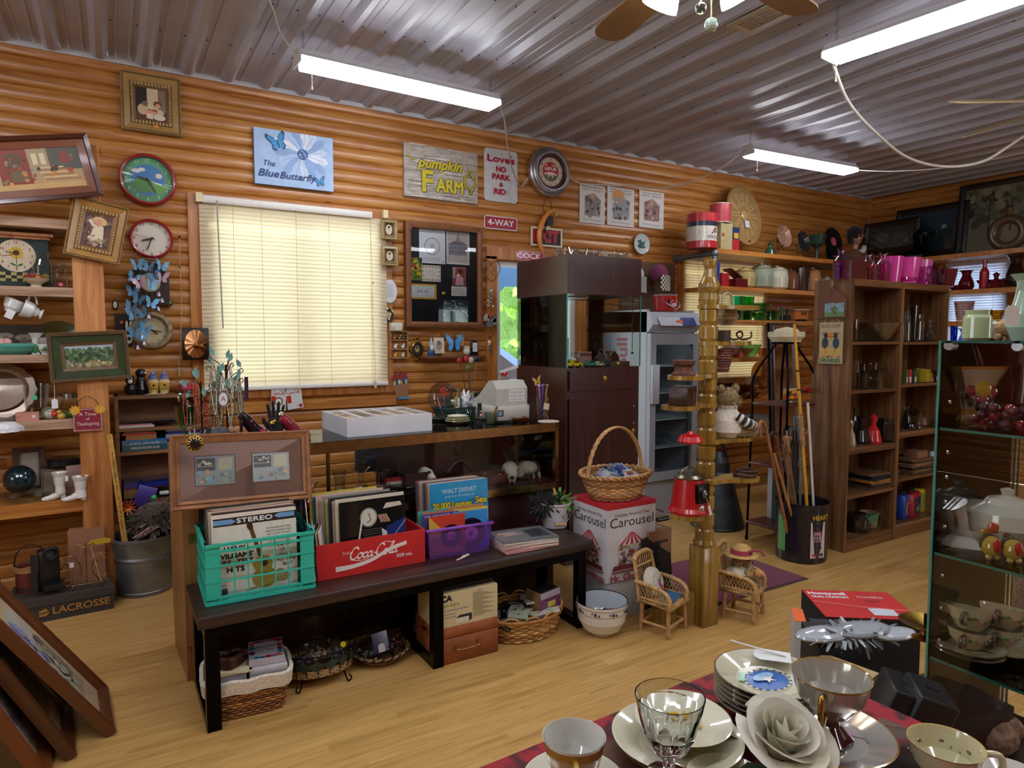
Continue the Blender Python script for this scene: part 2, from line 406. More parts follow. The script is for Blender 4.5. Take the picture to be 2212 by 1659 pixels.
for _ in range(900):
 x,y,z=RU(1.5,9),RU(7.0,8.6),RU(.2,3.2)
 a=RU(0,6.28);r=RU(.08,.2)
 bu.add([(x-r*cos(a),y,z-r*sin(a)),(x+r*.5*sin(a),y-.1,z-r*.5*cos(a)),(x+r*cos(a),y+.05,z+r*sin(a)),(x-r*.5*sin(a),y,z+r*.5*cos(a))],[(0,1,2,3)],jit(RC_(['7fae45','9cc65e','5f8d38','b7d67c']),.2))
bu.box(1.5,9,8.2,8.7,-.1,2.9,'5f8d38')
one('leafy_hedge','bright green leafy hedge beyond the porch','hedge',bu,'leaf')
car=T('parked_car','pale blue parked car outside the glass door','car',(3.9,4.2,-.12))
bd=B('6d95c4').pr([(-1.9,.35),(-1.95,.75),(-1.2,.98),(-.6,1.42),(.75,1.45),(1.5,1.0),(2.0,.9),(2.05,.35)],-.8,.8)
ob('body',bd,'film',car)
ob('window',B('2c3b4a').pr([(-1.05,1.0),(-.55,1.36),(.7,1.38),(1.25,1.0)],-.815,.815),'film',car)
for x in(-1.25,1.3):ob('wheel',B('222222').at(x,-.7,.32,rx=pi/2).la([(.0,-.1),(.32,-.1),(.32,.1),(0,.1)],20),'rubber',car)
window(2,4.72,5.85,1.06,2.19,.08)
blind('golden-lit venetian blind in the window behind the tin and crock shelves',(4.69,-.02,2.235),1.23,1.30,.0262,.35,'e9e2cf','ead9ac',(.15,.5,.85))  # slats have a golden base colour
w3=window(3,.92,1.45,1.2,2.2,.06);w3.location=(WX1,0,0);w3.rotation_euler.z=-pi/2
blind('cool blue-white blind in the right wall window behind the ruby glass',(WX1-.03,-.9,2.25),.58,1.1,.0262,.35,'dfe6f2','cfdcf2',(.2,.8),rz=-pi/2)

def shoplight(label,p0,p1,ztop=None,inview=True):
 p0,p1=V(p0),V(p1);L=(p1-p0).length;rz=atan2(p1.y-p0.y,p1.x-p0.x)
 t=T('shop_light',label,'light',p0,(0,-asin((p1.z-p0.z)/L),rz),'hanging shop lights')
 b=B('e4e6ea')
 pr=[(-.07,.012),(-.045,.035),(-.03,.06),(.03,.06),(.045,.035),(.07,.012)]
 b.pr(pr,0,L,ax='x');ob('housing',b,'plastic',t)
 for x in(-.004,L):ob('end_cap',B('dfe2e6').pr([(-.078,-.022),(-.078,0),(-.04,.062),(.04,.062),(.078,0),(.078,-.022)],x,x+.004,ax='x'),'plastic',t)
 ob('diffuser',B().pr([(-.064,.012),(-.066,-.012),(-.05,-.03),(.05,-.03),(.066,-.012),(.064,.012)],.025,L-.025,ax='x'),'tube_glow',t)
 for x in(.03,L-.03):
  c=B('8c8f94');z=.06;H=CZ-p0.z
  i=0
  while z<H-.015:
   c.tu([(x+(.004 if i%2 else 0)+.006*cos(a),.0+(.0 if i%2 else .006*sin(a))+(.006*sin(a)*.3),z+.011+.011*sin(a))for a in(2*pi*k/8 for k in range(8))],.0013,4,closed=1);z+=.02;i+=1
  ob('chain',c,'metal',t)
 ob('pull_chain',B('d9c9a8').tu([(.06,-.05,-.01),(.06,-.05,-.13)],.002,5).la([(.0,-.15),(.006,-.148),(.003,-.13)],8,c=(.06,-.05,0)),'plastic',t)
 return t
glow('tube_glow','f4f6ff',TUBE)
shoplight('hanging shop light over the counter, parallel to the panelled wall',(.89,-1.02,2.9),(2.10,-.98,2.9))
shoplight('hanging shop light nearest the ceiling fan, pointing towards the camera',(3.13,-2.56,2.85),(3.26,-3.78,2.85))
shoplight('small distant shop light over the tin shelves at the far end',(4.32,-1.06,2.9),(5.56,-1.13,2.9))
for x,y,lb in((-1.6,-1.6,'left of the post shelves'),(.2,-3.3,'above the bench aisle'),(1.0,-5.9,'behind the tea table'),(-2.2,-4.6,'by the left wall'),(5.0,-5.2,'by the front windows'),(-1.5,-3.3,'left of the bench aisle'),(1.3,-3.95,'above the tea table'),(3.4,-5.6,'near the front door')):
 shoplight('hanging shop light out of the picture, %s'%lb,(x,y,2.9),(x+1.22,y,2.9))  # unseen fixtures added as fill for even brightness, one matching a reflected lamp
# ==== things on the panelled wall
def fit(u0,v0,u1,v1,Y=-.012):
 a,c=oY(u0,v0,Y),oY(u1,v1,Y);return(a.x+c.x)/2,(a.z+c.z)/2,c.x-a.x,a.z-c.z
def hang(name,label,cat,u0,v0,u1,v1,Y=-.012,group=None,tilt=0):
 x,z,w,h=fit(u0,v0,u1,v1,Y);return T(name,label,cat,(x,Y,z),(0,tilt,0),group),w,h
def art(t,b,mat='print',name='print',y=0,label=None):return ob(name,b,mat,t,(0,y,0),label=label)
GILT=['8a6a3a','6f5230','9a7a48','5a4326','a8864e','7d6238']
def giltframe(t,w,h,fw,cols=GILT,beads=True,dep=.035):
 iw,ih=w-2*fw,h-2*fw;b=B(cols[0])
 b.fr(iw,ih,[(-.004,.004),(-.002,.014),(fw*.12,.018),(fw*.3,.022),(fw*.36,.016),(fw*.8,dep*.8),(fw*.88,dep),(fw,dep*.9),(fw,0)],cols)
 if beads:
  for W2,H2,r,d,k in((w-fw*.1,h-fw*.1,fw*.05,dep,fw*.13),(iw+fw*.42,ih+fw*.42,fw*.1,.022,fw*.24)):
   for i in range(int(W2/k)+1):
    for s in(-1,1):b.ba(-W2/2+i*k,-d,s*H2/2,r,'b39a68',seg=6,rings=4,sz=1 if r<fw*.07 else 1.6)
   for i in range(int(H2/k)):
    for s in(-1,1):b.ba(s*W2/2,-d,-H2/2+(i+.5)*k,r,'b39a68',seg=6,rings=4)
 ob('moulding',b,'brass' if beads==2 else 'gloss',t);return iw,ih
def backing(w,h,col,d=.002):return B(col).box(-w/2,w/2,-d,0,-h/2,h/2)
t,w,h=hang('framed_painting','gilt framed painting of a child and a pale dog, high up near the ceiling','painting',258,152,392,298)
iw,ih=giltframe(t,w,h,w*.235);a=B('3a2a22');W2,H2=iw/2,ih/2
a.re(-W2,-H2,W2,H2,'5c4638').re(-W2,-H2,-W2*.3,H2,'1d1512').re(-W2*.25,-H2*.3,W2*.45,H2,'d8c49c').re(W2*.5,-H2*.4,W2,H2,'8a705c').re(-W2,-H2,W2,-H2*.55,'5a3524')
a.ell(-W2*.55,-H2*.35,W2*.32,H2*.33,'c9b48e').ell(-W2*.4,H2*.02,W2*.2,H2*.16,'7b6248').ell(W2*.38,-H2*.45,W2*.42,H2*.22,'c9c2ae').ell(W2*.5,-H2*.75,W2*.4,H2*.18,'d9cfb4').ell(W2*.4,H2*.05,W2*.27,H2*.2,'6e3a1e').ell(W2*.42,-H2*.03,W2*.17,H2*.13,'d9a482').line([(-W2*.4,-H2*.55),(0,-H2*.5),(W2*.4,-H2*.35)],.03,'d39a78').line([(-W2*.3,-H2*.7),(W2*.1,-H2*.75)],.03,'e2cdb0')
a.ell(W2*.2,-H2*.35,W2*.2,H2*.08,'b5503a');art(t,a,y=-.006)
ob('price_sticker',B('e0913a').box(-.014,.014,-.034,-.033,-.008,.008),'paper',t,(.02,-.002,-h/2+w*.115))

def clockface(b,r,col,num,nums='12',ink='2a2420'):
 for i in range(1,13):
  a=pi/2-i*pi/6
  b.text(str(i),r*.78*cos(a),r*.78*sin(a),r*num,ink)
def hands(t,r,h1,h2,col='1a1a1a',red=None):
 for a,l,w in((h1,.5,.035),(h2,.72,.025)):
  b=B(col);th=pi/2-a
  b.pr([(-.12*r,-w*r),(l*r*.75,-w*r*1.3),(l*r,0),(l*r*.75,w*r*1.3),(-.12*r,w*r)],-.006,-.004)
  ob('clock_hand',b,'gloss',t,(0,-.02,0),(0,-th,0))
 if red:ob('second_hand',B(red).pr([(-.2*r,-.008*r),(.85*r,-.008*r),(.85*r,.008*r),(-.2*r,.008*r)],-.004,-.003),'gloss',t,(0,-.02,0),(0,-2.9,0))
def rimlathe(prof,col,cols=None,seg=48):return B(col).at(rx=pi/2).la(prof,seg,cols=cols)
t,w,h=hang('wall_clock','round red-rimmed clock with a green and blue picture dial, upper of two red clocks','clock',253,331,382,447);r=w/2
ob('rim',rimlathe([(r*.97,0),(r,.01),(r,.035),(r*.95,.05),(r*.88,.046),(r*.86,.02)],'a3202c'),'gloss',t)
a=B('5fae7a').ell(0,0,r*.88,col='63b07c',n=48).ell(0,.0,r*.6,col='4b86c4',n=40).ell(-.02,-.03,r*.4,r*.3,'5f9d55').ell(.05,-.045,r*.3,r*.2,'74b45c').ell(.06,.03,r*.12,r*.1,'e9e7d2').ell(-.06,.05,r*.16,r*.08,'f0f2f4').ell(-.03,.06,r*.12,r*.07,'f0f2f4')
clockface(a,r*.95,'',.13,ink='f4f6f0');art(t,a,y=-.016,name='dial');hands(t,r*.8,radians(-75),radians(150))
ob('glass_cover',B().at(rx=pi/2).la([(r*.9,.04),(r*.5,.052),(0,.056)],40,cap=0),'pane',t)
t,w,h=hang('wall_clock','round red-rimmed clock with a plain cream dial, below the green clock','clock',277,472,375,560);r=w/2
ob('rim',rimlathe([(r*.96,0),(r,.01),(r,.03),(r*.94,.04),(r*.87,.036),(r*.86,.014)],'a81f2a'),'gloss',t)
a=B().ell(0,0,r*.9,col='e9e3d2',n=48);clockface(a,r,'',.16);art(t,a,y=-.012,name='dial');hands(t,r,radians(255),radians(200),red='b02020')
t,w,h=hang('wall_clock','dark arched wooden clock with a small pale dial behind the blue butterflies','clock',280,566,366,655)
b=B('2c1d17').pr([(-w/2,-h/2),(w/2,-h/2)]+[(w/2*cos(a),h*.05+h*.45*sin(a))for a in(pi*i/14 for i in range(15))],-.05,0)
ob('case',b,'darkwood',t);ob('plinth',B('24170f').box(-w*.56,w*.56,-.07,0,-h*.56,-h*.46),'darkwood',t)
a=B().ell(0,0,w*.27,col='d9ceb0',n=30).ring(0,0,w*.25,w*.28,'9a8040');clockface(a,w*.27,'',.16);art(t,a,y=-.052,name='dial');hands(t,w*.2,.8,3.5)
ob('price_sticker',B('46c24e').box(-.006,.006,-.0715,-.071,-.006,.006),'paper',t,(w*.5,0,-h*.5))
t,w,h=hang('wall_clock','round sand-coloured stone look clock, lowest of the wall clocks','clock',278,665,375,760);r=w/2
ob('rim',rimlathe([(r,0),(r,.015),(r*.93,.04),(r*.78,.045),(r*.69,.03),(r*.68,.015)],'a89474'),'rust',t)
a=B().ell(0,0,r*.7,col='c9bb97',n=40);clockface(a,r*.8,'',.15,ink='4a3c2a');art(t,a,y=-.014,name='dial');hands(t,r*.75,2.2,1.75)
t,w,h=hang('wall_plaque','flat dark plaque with tall rabbit ears beside the wooden post','plaque',240,642,285,735)
b=B('1d1714').box(-w*.35,w*.5,-.02,0,-h*.5,h*.12).ba(-w*.3,-.012,h*.32,w*.17,sy=.5,sz=1.9).ba(w*.32,-.012,h*.3,w*.16,sy=.5,sz=1.8)
ob('body',b,'darkwood',t);[ob('inner_ear',B('d9d4c4').ba(k*w*.31,-.022,h*.32,w*.11,sy=.3,sz=1.9),'matte',t)for k in(-1,1)]
ob('price_sticker',B('e07b2c').at(0,-.021,-.02,rx=pi/2).la([(.009,0),(.009,.001),(0,.001)],12),'paper',t)
t,w,h=hang('wall_plaque','narrow dark plaque with small white ovals under the rabbit-eared plaque','plaque',268,695,287,748)
b=B('1d1714').box(-w/2,w/2,-.02,0,-h/2,h/2);ob('body',b,'darkwood',t)
ob('painted_ovals',B('d9d4c4').ell(-.008,.05,.008,.03).ell(.014,.05,.008,.03).ell(0,-.03,.02,.028).ell(.002,-.028,.009,.012,'161312'),'matte',t,(0,-.0205,0))
t,w,h=hang('wall_plaque','dark square plaque with a shining copper oval on the window trim','plaque',392,708,452,777,Y=-.085)
ob('board',B('241612').box(-w/2,w/2,-.018,0,-h/2,h/2,bv=.002),'darkwood',t)
b=B('b9855a')
for i in range(28):
 a0,a1=2*pi*i/28,2*pi*(i+1)/28
 b.add([(0,-.026,0),(.42*w*cos(a0),-.02,.44*h*sin(a0)),(.42*w*cos(a1),-.022-.002*(i%2),.44*h*sin(a1))],[(0,2,1)],jit('c08d5e',.25))
ob('copper_oval',b,'brass',t);ob('applique',B('a06a3c').ba(0,-.028,-.01,.02,sy=.4).ba(.03,-.028,-.016,.016,sy=.4).tu([(-.03,-.027,-.02),(.05,-.027,.0)],.003),'brass',t)
ob('hanging_ring',B('6a5a44').at(0,-.01,h/2+.008,rx=pi/2).tu([(.009*cos(q),.009*sin(q),0)for q in CI(12)],.002,5,closed=1),'metal',t)
one('bead_string','pale knotted cord hanging down the wall left of the window trim','string',B('c9b48c').tu(cat([oY(388,512,-.03),oY(389,575,-.03),oY(392,640,-.02),oY(390,755,-.03),oY(386,790,-.03)]),.0022,5).ba(*oY(388,512,-.03),.008,'2a2420').ba(*oY(388,576,-.03),.006,'2a2420').tu([oY(386,793,-.03),oY(388,812,-.03)],.006,6,'c9b48c'),'fabric')
t,w,h=hang('painted_canvas','pale blue canvas with a daisy and butterflies above the window','painting',546,276,718,416)
ob('canvas',B('9cc0ea').box(-w/2,w/2,-.03,0,-h/2,h/2),'canvas',t);a=B()
a.re(-w/2,-h/2,w/2,h/2,'a9c9f0');cx,cz=w*.1,h*.12
for i in range(15):
 q=2*pi*i/15+.2;L=w*RU(.3,.42)
 pts=[(cx+s*L*cos(q)-o*L*.16*sin(q),cz+s*L*sin(q)+o*L*.16*cos(q))for s,o in((.08,.2),(.45,.9),(.85,.8),(1,0),(.85,-.8),(.45,-.9),(.08,-.2))]
 pts=[(max(-w/2,min(w/2,x)),max(-h/2,min(h/2,z)))for x,z in pts]
 a.lay(pts,RC_(['cfe0f6','8fb0e0','dfeaf8','b4cdf0','e8f0fa']))
 a.line([(cx+.1*L*cos(q),cz+.1*L*sin(q)),(max(-w/2,min(w/2,cx+.8*L*cos(q))),max(-h/2,min(h/2,cz+.8*L*sin(q))))],.003,'86a6da')
a.ell(cx,cz,w*.07,col='2e5a94').bl(40,cx-w*.055,cz-w*.055,cx+w*.055,cz+w*.055,.003,.006,['1f4074','6f9ad0','a8c4e8'])
def bfly(a,x,z,s,q=.5,c0='2f9ad8',edge='123a66'):
 def R(p):return(x+s*(p[0]*cos(q)-p[1]*sin(q)),z+s*(p[0]*sin(q)+p[1]*cos(q)))
 for c,k in((edge,1.0),(c0,.82)):
  for sx in(-1,1):
   a.lay([R(p)for p in([(0,0),(sx*.15*k,.5*k),(sx*.75*k,1.0*k),(sx*.85*k,.7*k),(sx*.55*k,.1*k)])],c)
   a.lay([R(p)for p in([(0,0),(sx*.5*k,.05*k),(sx*.6*k,-.35*k),(sx*.3*k,-.6*k)])],c)
 a.line([R((0,.3)),R((0,-.4))],s*.07,'10243c')
bfly(a,-w*.21,h*.26,w*.15,.35);bfly(a,w*.32,-h*.36,w*.085,.2)
a.text('The',-w*.32,-h*.12,h*.1,'1d3f78',shear=.25).text('Blue',-w*.33,-h*.3,h*.13,'1d3f78',w*.25,shear=.25,bold=.0012).text('Butterfly',w*.04,-h*.31,h*.12,'1d3f78',w*.46,shear=.25,bold=.0012)
art(t,a,'canvas',y=-.0302)
t,w,h=hang('wooden_sign','whitewashed plank sign with yellow pumpkin farm lettering and an arrow','sign',870,308,1029,442)
b=B('b5aca0');n=4
for i in range(n):b.box(-w/2,w/2,-.022-.001*(i%2),0,-h/2+h*i/n,-h/2+h*(i+1)/n-.003)
ob('planks',b,'oldwood',t);a=B()
for _ in range(120):
 x,z=RU(-w/2,w*.3),RU(-h/2,h/2);L=RU(.04,.16)
 a.line([(x,z),(min(w/2,x+L),z+RU(-.003,.003))],RU(.002,.007),RC_(['d9d5cc','e6e2da','c9c2b8','8f8478','cfc9bf']))
def sc(P,x,z,sx,sz):return[(x+p[0]*sx,z+p[1]*sz)for p in P]
for col,k in(('2a2620',.004),('d2c02c',0)):
 a.text('pumpkin',-w*.03,h*.16,h*.19,col,w*.6,shear=.3,bold=.004+k)
 a.line(sc([(p.x,p.y)for p in cat([(0,.9,0),(.12,.85,0),(.2,.6,0),(.3,.55,0)])],-w*.47,h*.12,w*.4,h*.14),.006+k,col).line(sc([(p.x,p.y)for p in cat([(0,0,0),(.2,-.3,0),(.5,.5,0),(.8,.7,0),(1,.6,0)])],w*.26,h*.02,w*.2,h*.16),.006+k,col)
for col,k in(('2a2620',.004),('d2c02c',0)):
 a.text('F',-w*.2,-h*.2,h*.40,col,bold=.006+k);a.text('ARM',w*.1,-h*.24,h*.25,col,w*.36,bold=.005+k)
 a.line(sc([(0,.3),(0,.75),(.35,.75),(.35,1),(.95,.52),(.4,0),(.4,.3),(0,.3)],w*.31,-h*.34,w*.17,h*.46),.010+2*k,col)
art(t,a,'matte',y=-.0235)
def plate(label,u0,v0,u1,v1,rim,face,rr=.03,group=None,inset=.008):
 t,w,h=hang('metal_sign',label,'sign',u0,v0,u1,v1,group=group)
 def rr_(w,h,r):return[(sx*(w/2-r)+r*cos(radians(a0+k*15)),sz*(h/2-r)+r*sin(radians(a0+k*15)))for sx,sz,a0 in((1,1,0),(-1,1,90),(-1,-1,180),(1,-1,270))for k in range(7)]
 ob('plate',B(rim).pr(rr_(w,h,rr),-.005,0),'gloss',t)
 a=B(face)
 if inset:a.lay(rr_(w-2*inset,h-2*inset,max(.004,rr-inset)),face)
 return t,a,w,h
t,a,w,h=plate('white parking sign with red lettering and a black staple, beside the farm sign',1045,318,1117,441,'d2d2d4','d8d8da',inset=0)
for i in range(26):a.re(-w/2+.01+i*w*.037,-h*.46,-w/2+.012+i*w*.037,h*.46,'cacacc')
a.text("Loves",0,h*.31,h*.12,'a81c30',w*.8,bold=.004).text("'",w*.29,h*.35,h*.1,'a81c30',bold=.003)
for s,z,ww in(('NO',.12,.28),('PARK',-.03,.52),('&',-.17,.1),('RID',-.31,.34)):a.text(s,-w*.04 if s=='RID' else 0,h*z,h*(.1 if s!='&' else .07),'a81c30',w*ww,bold=.004)
a.text('E',w*.21,-h*.31,h*.1,'a9a6a8').line([(0,h*.42),(.006,h*.39)],.004,'222222');art(t,a,'gloss',y=-.0052,name='lettering')
t,a,w,h=plate('red four way plate with a white border',1045,464,1117,500,'d6d2d0','a8223a',.02)
a.text('4-WAY',0,0,h*.45,'e6e2e0',w*.78,bold=.002);art(t,a,'gloss',y=-.0052,name='lettering')
t,a,w,h=plate('red number plate with white letters over the doorway, partly hidden by the tall cabinet',1112,542,1172,566,'d8d4d4','a8203c',.012,inset=.004)
a.text('COCK',-w*.04,0,h*.6,'e6e2e0',w*.84,bold=.002);art(t,a,'gloss',y=-.0052,name='lettering');t.location.y=-.03
t,w,h=hang('wall_clock','large round chrome-ringed clock with a red cola dial beside the parking sign','clock',1138,325,1224,421);r=w/2
ob('rim',rimlathe([(r*.95,0),(r,.02),(r*.99,.05),(r*.93,.058),(r*.91,.05),(r*.88,.07),(r*.84,.075),(r*.82,.066),(r*.78,.08),(r*.73,.08),(r*.71,.05)],'c9ccd2'),'metal',t)
a=B().ell(0,0,r*.72,col='4a1620',n=48).ell(0,0,r*.58,col='c9bd9f',n=44).ell(0,0,r*.4,col='b52834',n=40)
a.lay([(.39*r*cos(q),.39*r*sin(q))for q in(pi+.35+(pi-.7)*i/14 for i in range(15))],'4d6458').ell(0,-r*.16,r*.14,r*.13,'d8c9a0').ell(0,-r*.24,r*.09,r*.1,'7a5a34').line([(-r*.3,-r*.12),(-.1*r,-r*.05),(.12*r,-r*.05),(r*.3,-r*.12)],.012,'dcdcd6')
COCA={'C':[(.62,.78),(.5,.98),(.25,.95),(.05,.6),(.05,.25),(.2,.02),(.45,.06),(.68,.3)],'o':[(.36,.44),(.18,.46),(.06,.25),(.16,.02),(.36,.08),(.42,.3),(.34,.44),(.55,.4)],'c':[(.42,.38),(.28,.46),(.1,.3),(.1,.1),(.26,.02),(.5,.16)],'a':[(.4,.42),(.22,.47),(.06,.25),(.16,.02),(.34,.14),(.42,.42),(.4,.1),(.48,.03),(.6,.14)],'l':[(.05,.12),(.3,.6),(.38,.95),(.28,1.0),(.18,.6),(.16,.12),(.26,.02),(.42,.14)],'-':[(.05,.28),(.3,.3)]}
def cola(a,x,z,w,h,col):
 seq=[('C',0),('o',.6),('c',1.05),('a',1.45),('-',2.02),('C',2.25),('o',2.85),('l',3.3),('a',3.6)]
 k=w/4.25
 for ch,o in seq:
  P=cat([((o+p[0]+p[1]*.22)*k,p[1]*h,0)for p in COCA[ch]],5)
  a.line([(x-w/2+p.x,z-h*.45+p.y)for p in P],h*.17,col,(.9,.35))
 a.line([(x-w/2+p.x,z-h*.45+p.y)for p in cat([(.2*k,-.02*h,0),(.9*k,-.18*h,0),(1.6*k,-.1*h,0)],5)],h*.1,col,(.2,.4))
 a.line([(x-w/2+p.x,z-h*.45+p.y)for p in cat([(2.7*k,.95*h,0),(3.2*k,1.12*h,0),(3.9*k,.92*h,0)],5)],h*.1,col,(.2,.4))
cola(a,0,r*.16,r*.6,r*.2,'f0e6da');clockface(a,r*.66,'',.15);art(t,a,y=-.052,name='dial');hands(t,r*.5,radians(285),radians(290))
ob('power_cord',B('3a2a20').tu(cat([(-.02,-.02,-r),(-.05,-.02,-r-.1),(.0,-.02,-r-.2),(-.06,-.02,-r-.3),(-.03,-.02,-r-.36)]),.003,5).tu(cat([(.02,-.02,-r),(.03,-.02,-r-.12),(-.03,-.02,-r-.26),(.04,-.02,-r-.34)]),.003,5),'rubber',t)
t,w,h=hang('exit_sign','black exit sign with red letters above the doorway','sign',1146,489,1213,536,Y=-.014)
ob('surround',B('d9d4b4').fr(w-.03,h-.03,[(0,.002),(0,.012),(.015,.012),(.015,0)],['d9d4b4']),'plastic',t)
a=B('14161c').re(-w/2+.01,-h/2+.01,w/2-.01,h/2-.01,'14161c').text('EXIT',0,0,h*.62,'c22030',w*.8,bold=.007);art(t,a,'gloss',y=-.004)
one('socket_outlet','black plug adaptor on a pale socket above the exit sign','socket',B('d9d4c0').box(-.03,.03,-.012,0,-.05,.05).box(-.035,.03,-.06,-.012,-.03,.04,'17161a'),'plastic',oY(1180,480,-.006))
t=T('wall_hook','long curved orange wooden tusk ornament hanging before the exit sign','ornament',oY(1180,500,-.05))
o0=oY(1180,500,-.05)
P=[oY(u,v,-.05)-o0 for u,v in((1196,455),(1183,462),(1172,480),(1165,505),(1167,530),(1173,545))]
ob('curved_arm',B('d98a3c').tu(cat(P,6),[.012+.012*sin(pi*i/30)for i in range(31)],8),'gloss',t);ob('hook',B('c9a860').tu(cat([P[0],P[0]+V((.025,0,-.02)),P[0]+V((.02,0,-.06)),P[0]+V((-.0,0,-.05))]),.004,6),'brass',t)
for i,(u0,v0,u1,v1,nm)in enumerate(((1252,396,1306,486,'with a grey room scene, leftmost of three'),(1312,402,1369,492,'with an orange disc behind the figure, middle of three'),(1381,410,1433,496,'with a brown seated figure, rightmost of three'))):
 t,w,h=hang('magazine_poster','white magazine cover poster %s'%nm,'poster',u0,v0,u1,v1,group='magazine cover posters')
 a=backing(w,h,'d9d6d0',.001);a.k=20
 a.text('THE SATURDAY',0,h*.44,h*.045,'3a3634',w*.8).text('EVENING',-w*.24,h*.37,h*.04,'3a3634',w*.34)
 a.text('POST',w*.22,h*.36,h*.055,'3a3634' if i else 'a0303a',w*.36)
 c=(('8d8884','6a5f58','b0a79c'),('9a9c9e','6d757c','c4c0b8'),('9a7a72','7a5a54','b39a94'))[i]
 if i==1:a.ell(-w*.1,h*.22,w*.24,col='d99a5c')
 a.lay([(-w*.3,-h*.3),(w*.3,-h*.3),(w*.34,h*.12),(w*.05,h*.3),(-w*.3,h*.2)],c[0]);a.bl(26,-w*.3,-h*.32,w*.3,h*.2,.008,.02,list(c)+['5a4a44'])
 a.ell(0,h*.2,w*.1,col='b99684').line([(-w*.35,-h*.4),(w*.35,-h*.42)],.004,'8a8680');art(t,a,'paper',name='sheet')
t,w,h=hang('notice_board','glazed brown notice board with black lining right of the window','board',871,478,1037,708)
NB=t.location.copy();fw=.042
ob('lining',B('12151e').box(-w/2+.01,w/2-.01,-.006,0,-h/2+.01,h/2-.01),'fabric',t)
ob('oak_frame',B('7a4a28').fr(w-2*fw,h-2*fw,[(0,.006),(0,.045),(fw*.5,.052),(fw,.048),(fw,0)],['7a4a28','84522e','7a4a28','6a4022']),'oldwood',t)
ob('glass_door',B('f0f4f4').box(-w/2+fw,w/2-fw,-.032,-.029,-h/2+fw,h/2-fw),'pane',t)
ob('brass_knob',B('c9a050').at(-w*.02,-.034,-h*.17,rx=pi/2).la([(.014,0),(.014,.004),(.006,.008),(.003,.008)],14),'brass',t)
def note(label,u0,v0,u1,v1,col,fn,mat='paper'):
 x,z,w,h=fit(u0,v0,u1,v1,-.02);b=backing(w,h,col,.0008);b.k=14;fn(b,w,h);one('pinned_paper',label,'paper',b,mat,(x,-.0195,z),0,'papers in the notice board')
def f1(b,w,h):
 b.text('State of Oklahoma',0,h*.4,h*.03,'6a7078').ring(0,-.01,w*.27,w*.30,'8c9096').ring(0,-.01,w*.18,w*.19,'a0a4a8').ell(0,-.01,w*.1,col='b4b8ba')
 for i in range(6):b.line([(-w*.35,-h*.33-i*.006),(w*.3,-h*.33-i*.006)],.0015,'9a9ea4')
 for x in(-.42,.42):
  for z in(-.45,.45):b.ell(x*w,z*h,.005,col='1d2a6a')
note('white certificate with a round seal and blue pins in the notice board',905,487,962,571,'d6dbe0',f1)
def f2(b,w,h):
 b.re(-w*.45,-h*.45,w*.45,h*.45,'bdaea6').lay([(-w*.4,-h*.25),(w*.4,-h*.25),(w*.4,h*.05),(w*.1,h*.15),(0,h*.38),(-w*.1,h*.15),(-w*.4,h*.05)],'8b8a92')
 for i in range(7):
  for j in range(2):b.re(-w*.36+i*w*.105,-h*.2+j*h*.12,-w*.31+i*w*.105,-h*.13+j*h*.12,'5a5e6c')
 b.lay([(-w*.42,h*.03),(-w*.2,h*.12),(w*.2,h*.12),(w*.42,h*.03)],'6a6c78').line([(0,h*.36),(0,h*.43)],.002,'4a4e5a')
note('pink and grey drawing of a towered schoolhouse in the notice board',964,490,1014,573,'d6d4d4',f2)
def f3(b,w,h):
 b.bl(60,-w*.42,-h*.44,w*.42,h*.44,.006,.014,['c9a022','3f6a2c','d8b834','7a8a34','2f5a2a']).ell(0,h*.05,w*.25,col='d8b022').ell(0,h*.02,w*.13,col='3a2418').ell(-w*.12,h*.14,w*.16,h*.07,'a84030')
note('sunflower and butterfly picture card at the left of the notice board',883,555,912,606,'5d7a34',f3)
def f4(b,w,h):
 for i in range(6):
  for z in(-.4,.4):b.ell(w*(-.4+.16*i),h*z,.007,col='c99a22').ell(w*(-.4+.16*i),h*z,.003,col='3a2418')
 for z in(-.15,.12):
  for x in(-.42,.42):b.ell(w*x,h*z,.007,col='c99a22')
 b.text('Thank you',0,h*.12,h*.08,'b07a6a').text('for visiting',0,-h*.08,h*.07,'c07060')
note('white card edged with small sunflowers in the notice board',911,572,952,609,'dcdad2',f4)
def f5(b,w,h):
 b.re(-w*.42,-h*.38,w*.42,h*.38,'d3dade').text('All Merchandise is Sold',0,h*.24,h*.07,'8f9aa4',w*.7).text('"AS IS"',0,0,h*.2,'4a4450',w*.5).text('NO Returns or Exchanges',0,-h*.27,h*.07,'8f9aa4',w*.7)
note('as is notice with a wavy yellow border in the notice board',882,612,943,647,'d9a83a',f5)
def f6(b,w,h):
 b.re(-w*.48,-h*.48,w*.48,h*.48,'a03442').re(-w*.48,-h*.1,-w*.3,h*.48,'b8a09a').lay([(-w*.3,-h*.48),(w*.35,-h*.48),(w*.3,-h*.05),(0,h*.05),(-w*.25,-.01)],'d0a0ac').ell(.002,h*.2,w*.17,h*.14,'a87858').ell(.01,h*.27,w*.2,h*.13,'2a1c18').ell(-w*.1,h*.05,w*.13,h*.07,'e6e2e0')
note('colour photograph of a person in pink holding a white ball in the notice board',978,577,1006,617,'c8b8b4',f6,'film')
def f7(b,w,h):
 for i in range(5):b.line([(-w*.4,h*.3-i*h*.13),(w*RU(.1,.4),h*.3-i*h*.13)],.0018,'8a8a98')
 bfly(b,w*.15,-h*.3,.007,.4,'c9a050','9a7430');bfly(b,w*.33,-h*.26,.007,-.4,'c9a050','9a7430')
note('small handwritten card with two gold butterflies in the notice board',975,618,1008,640,'dedad4',f7)
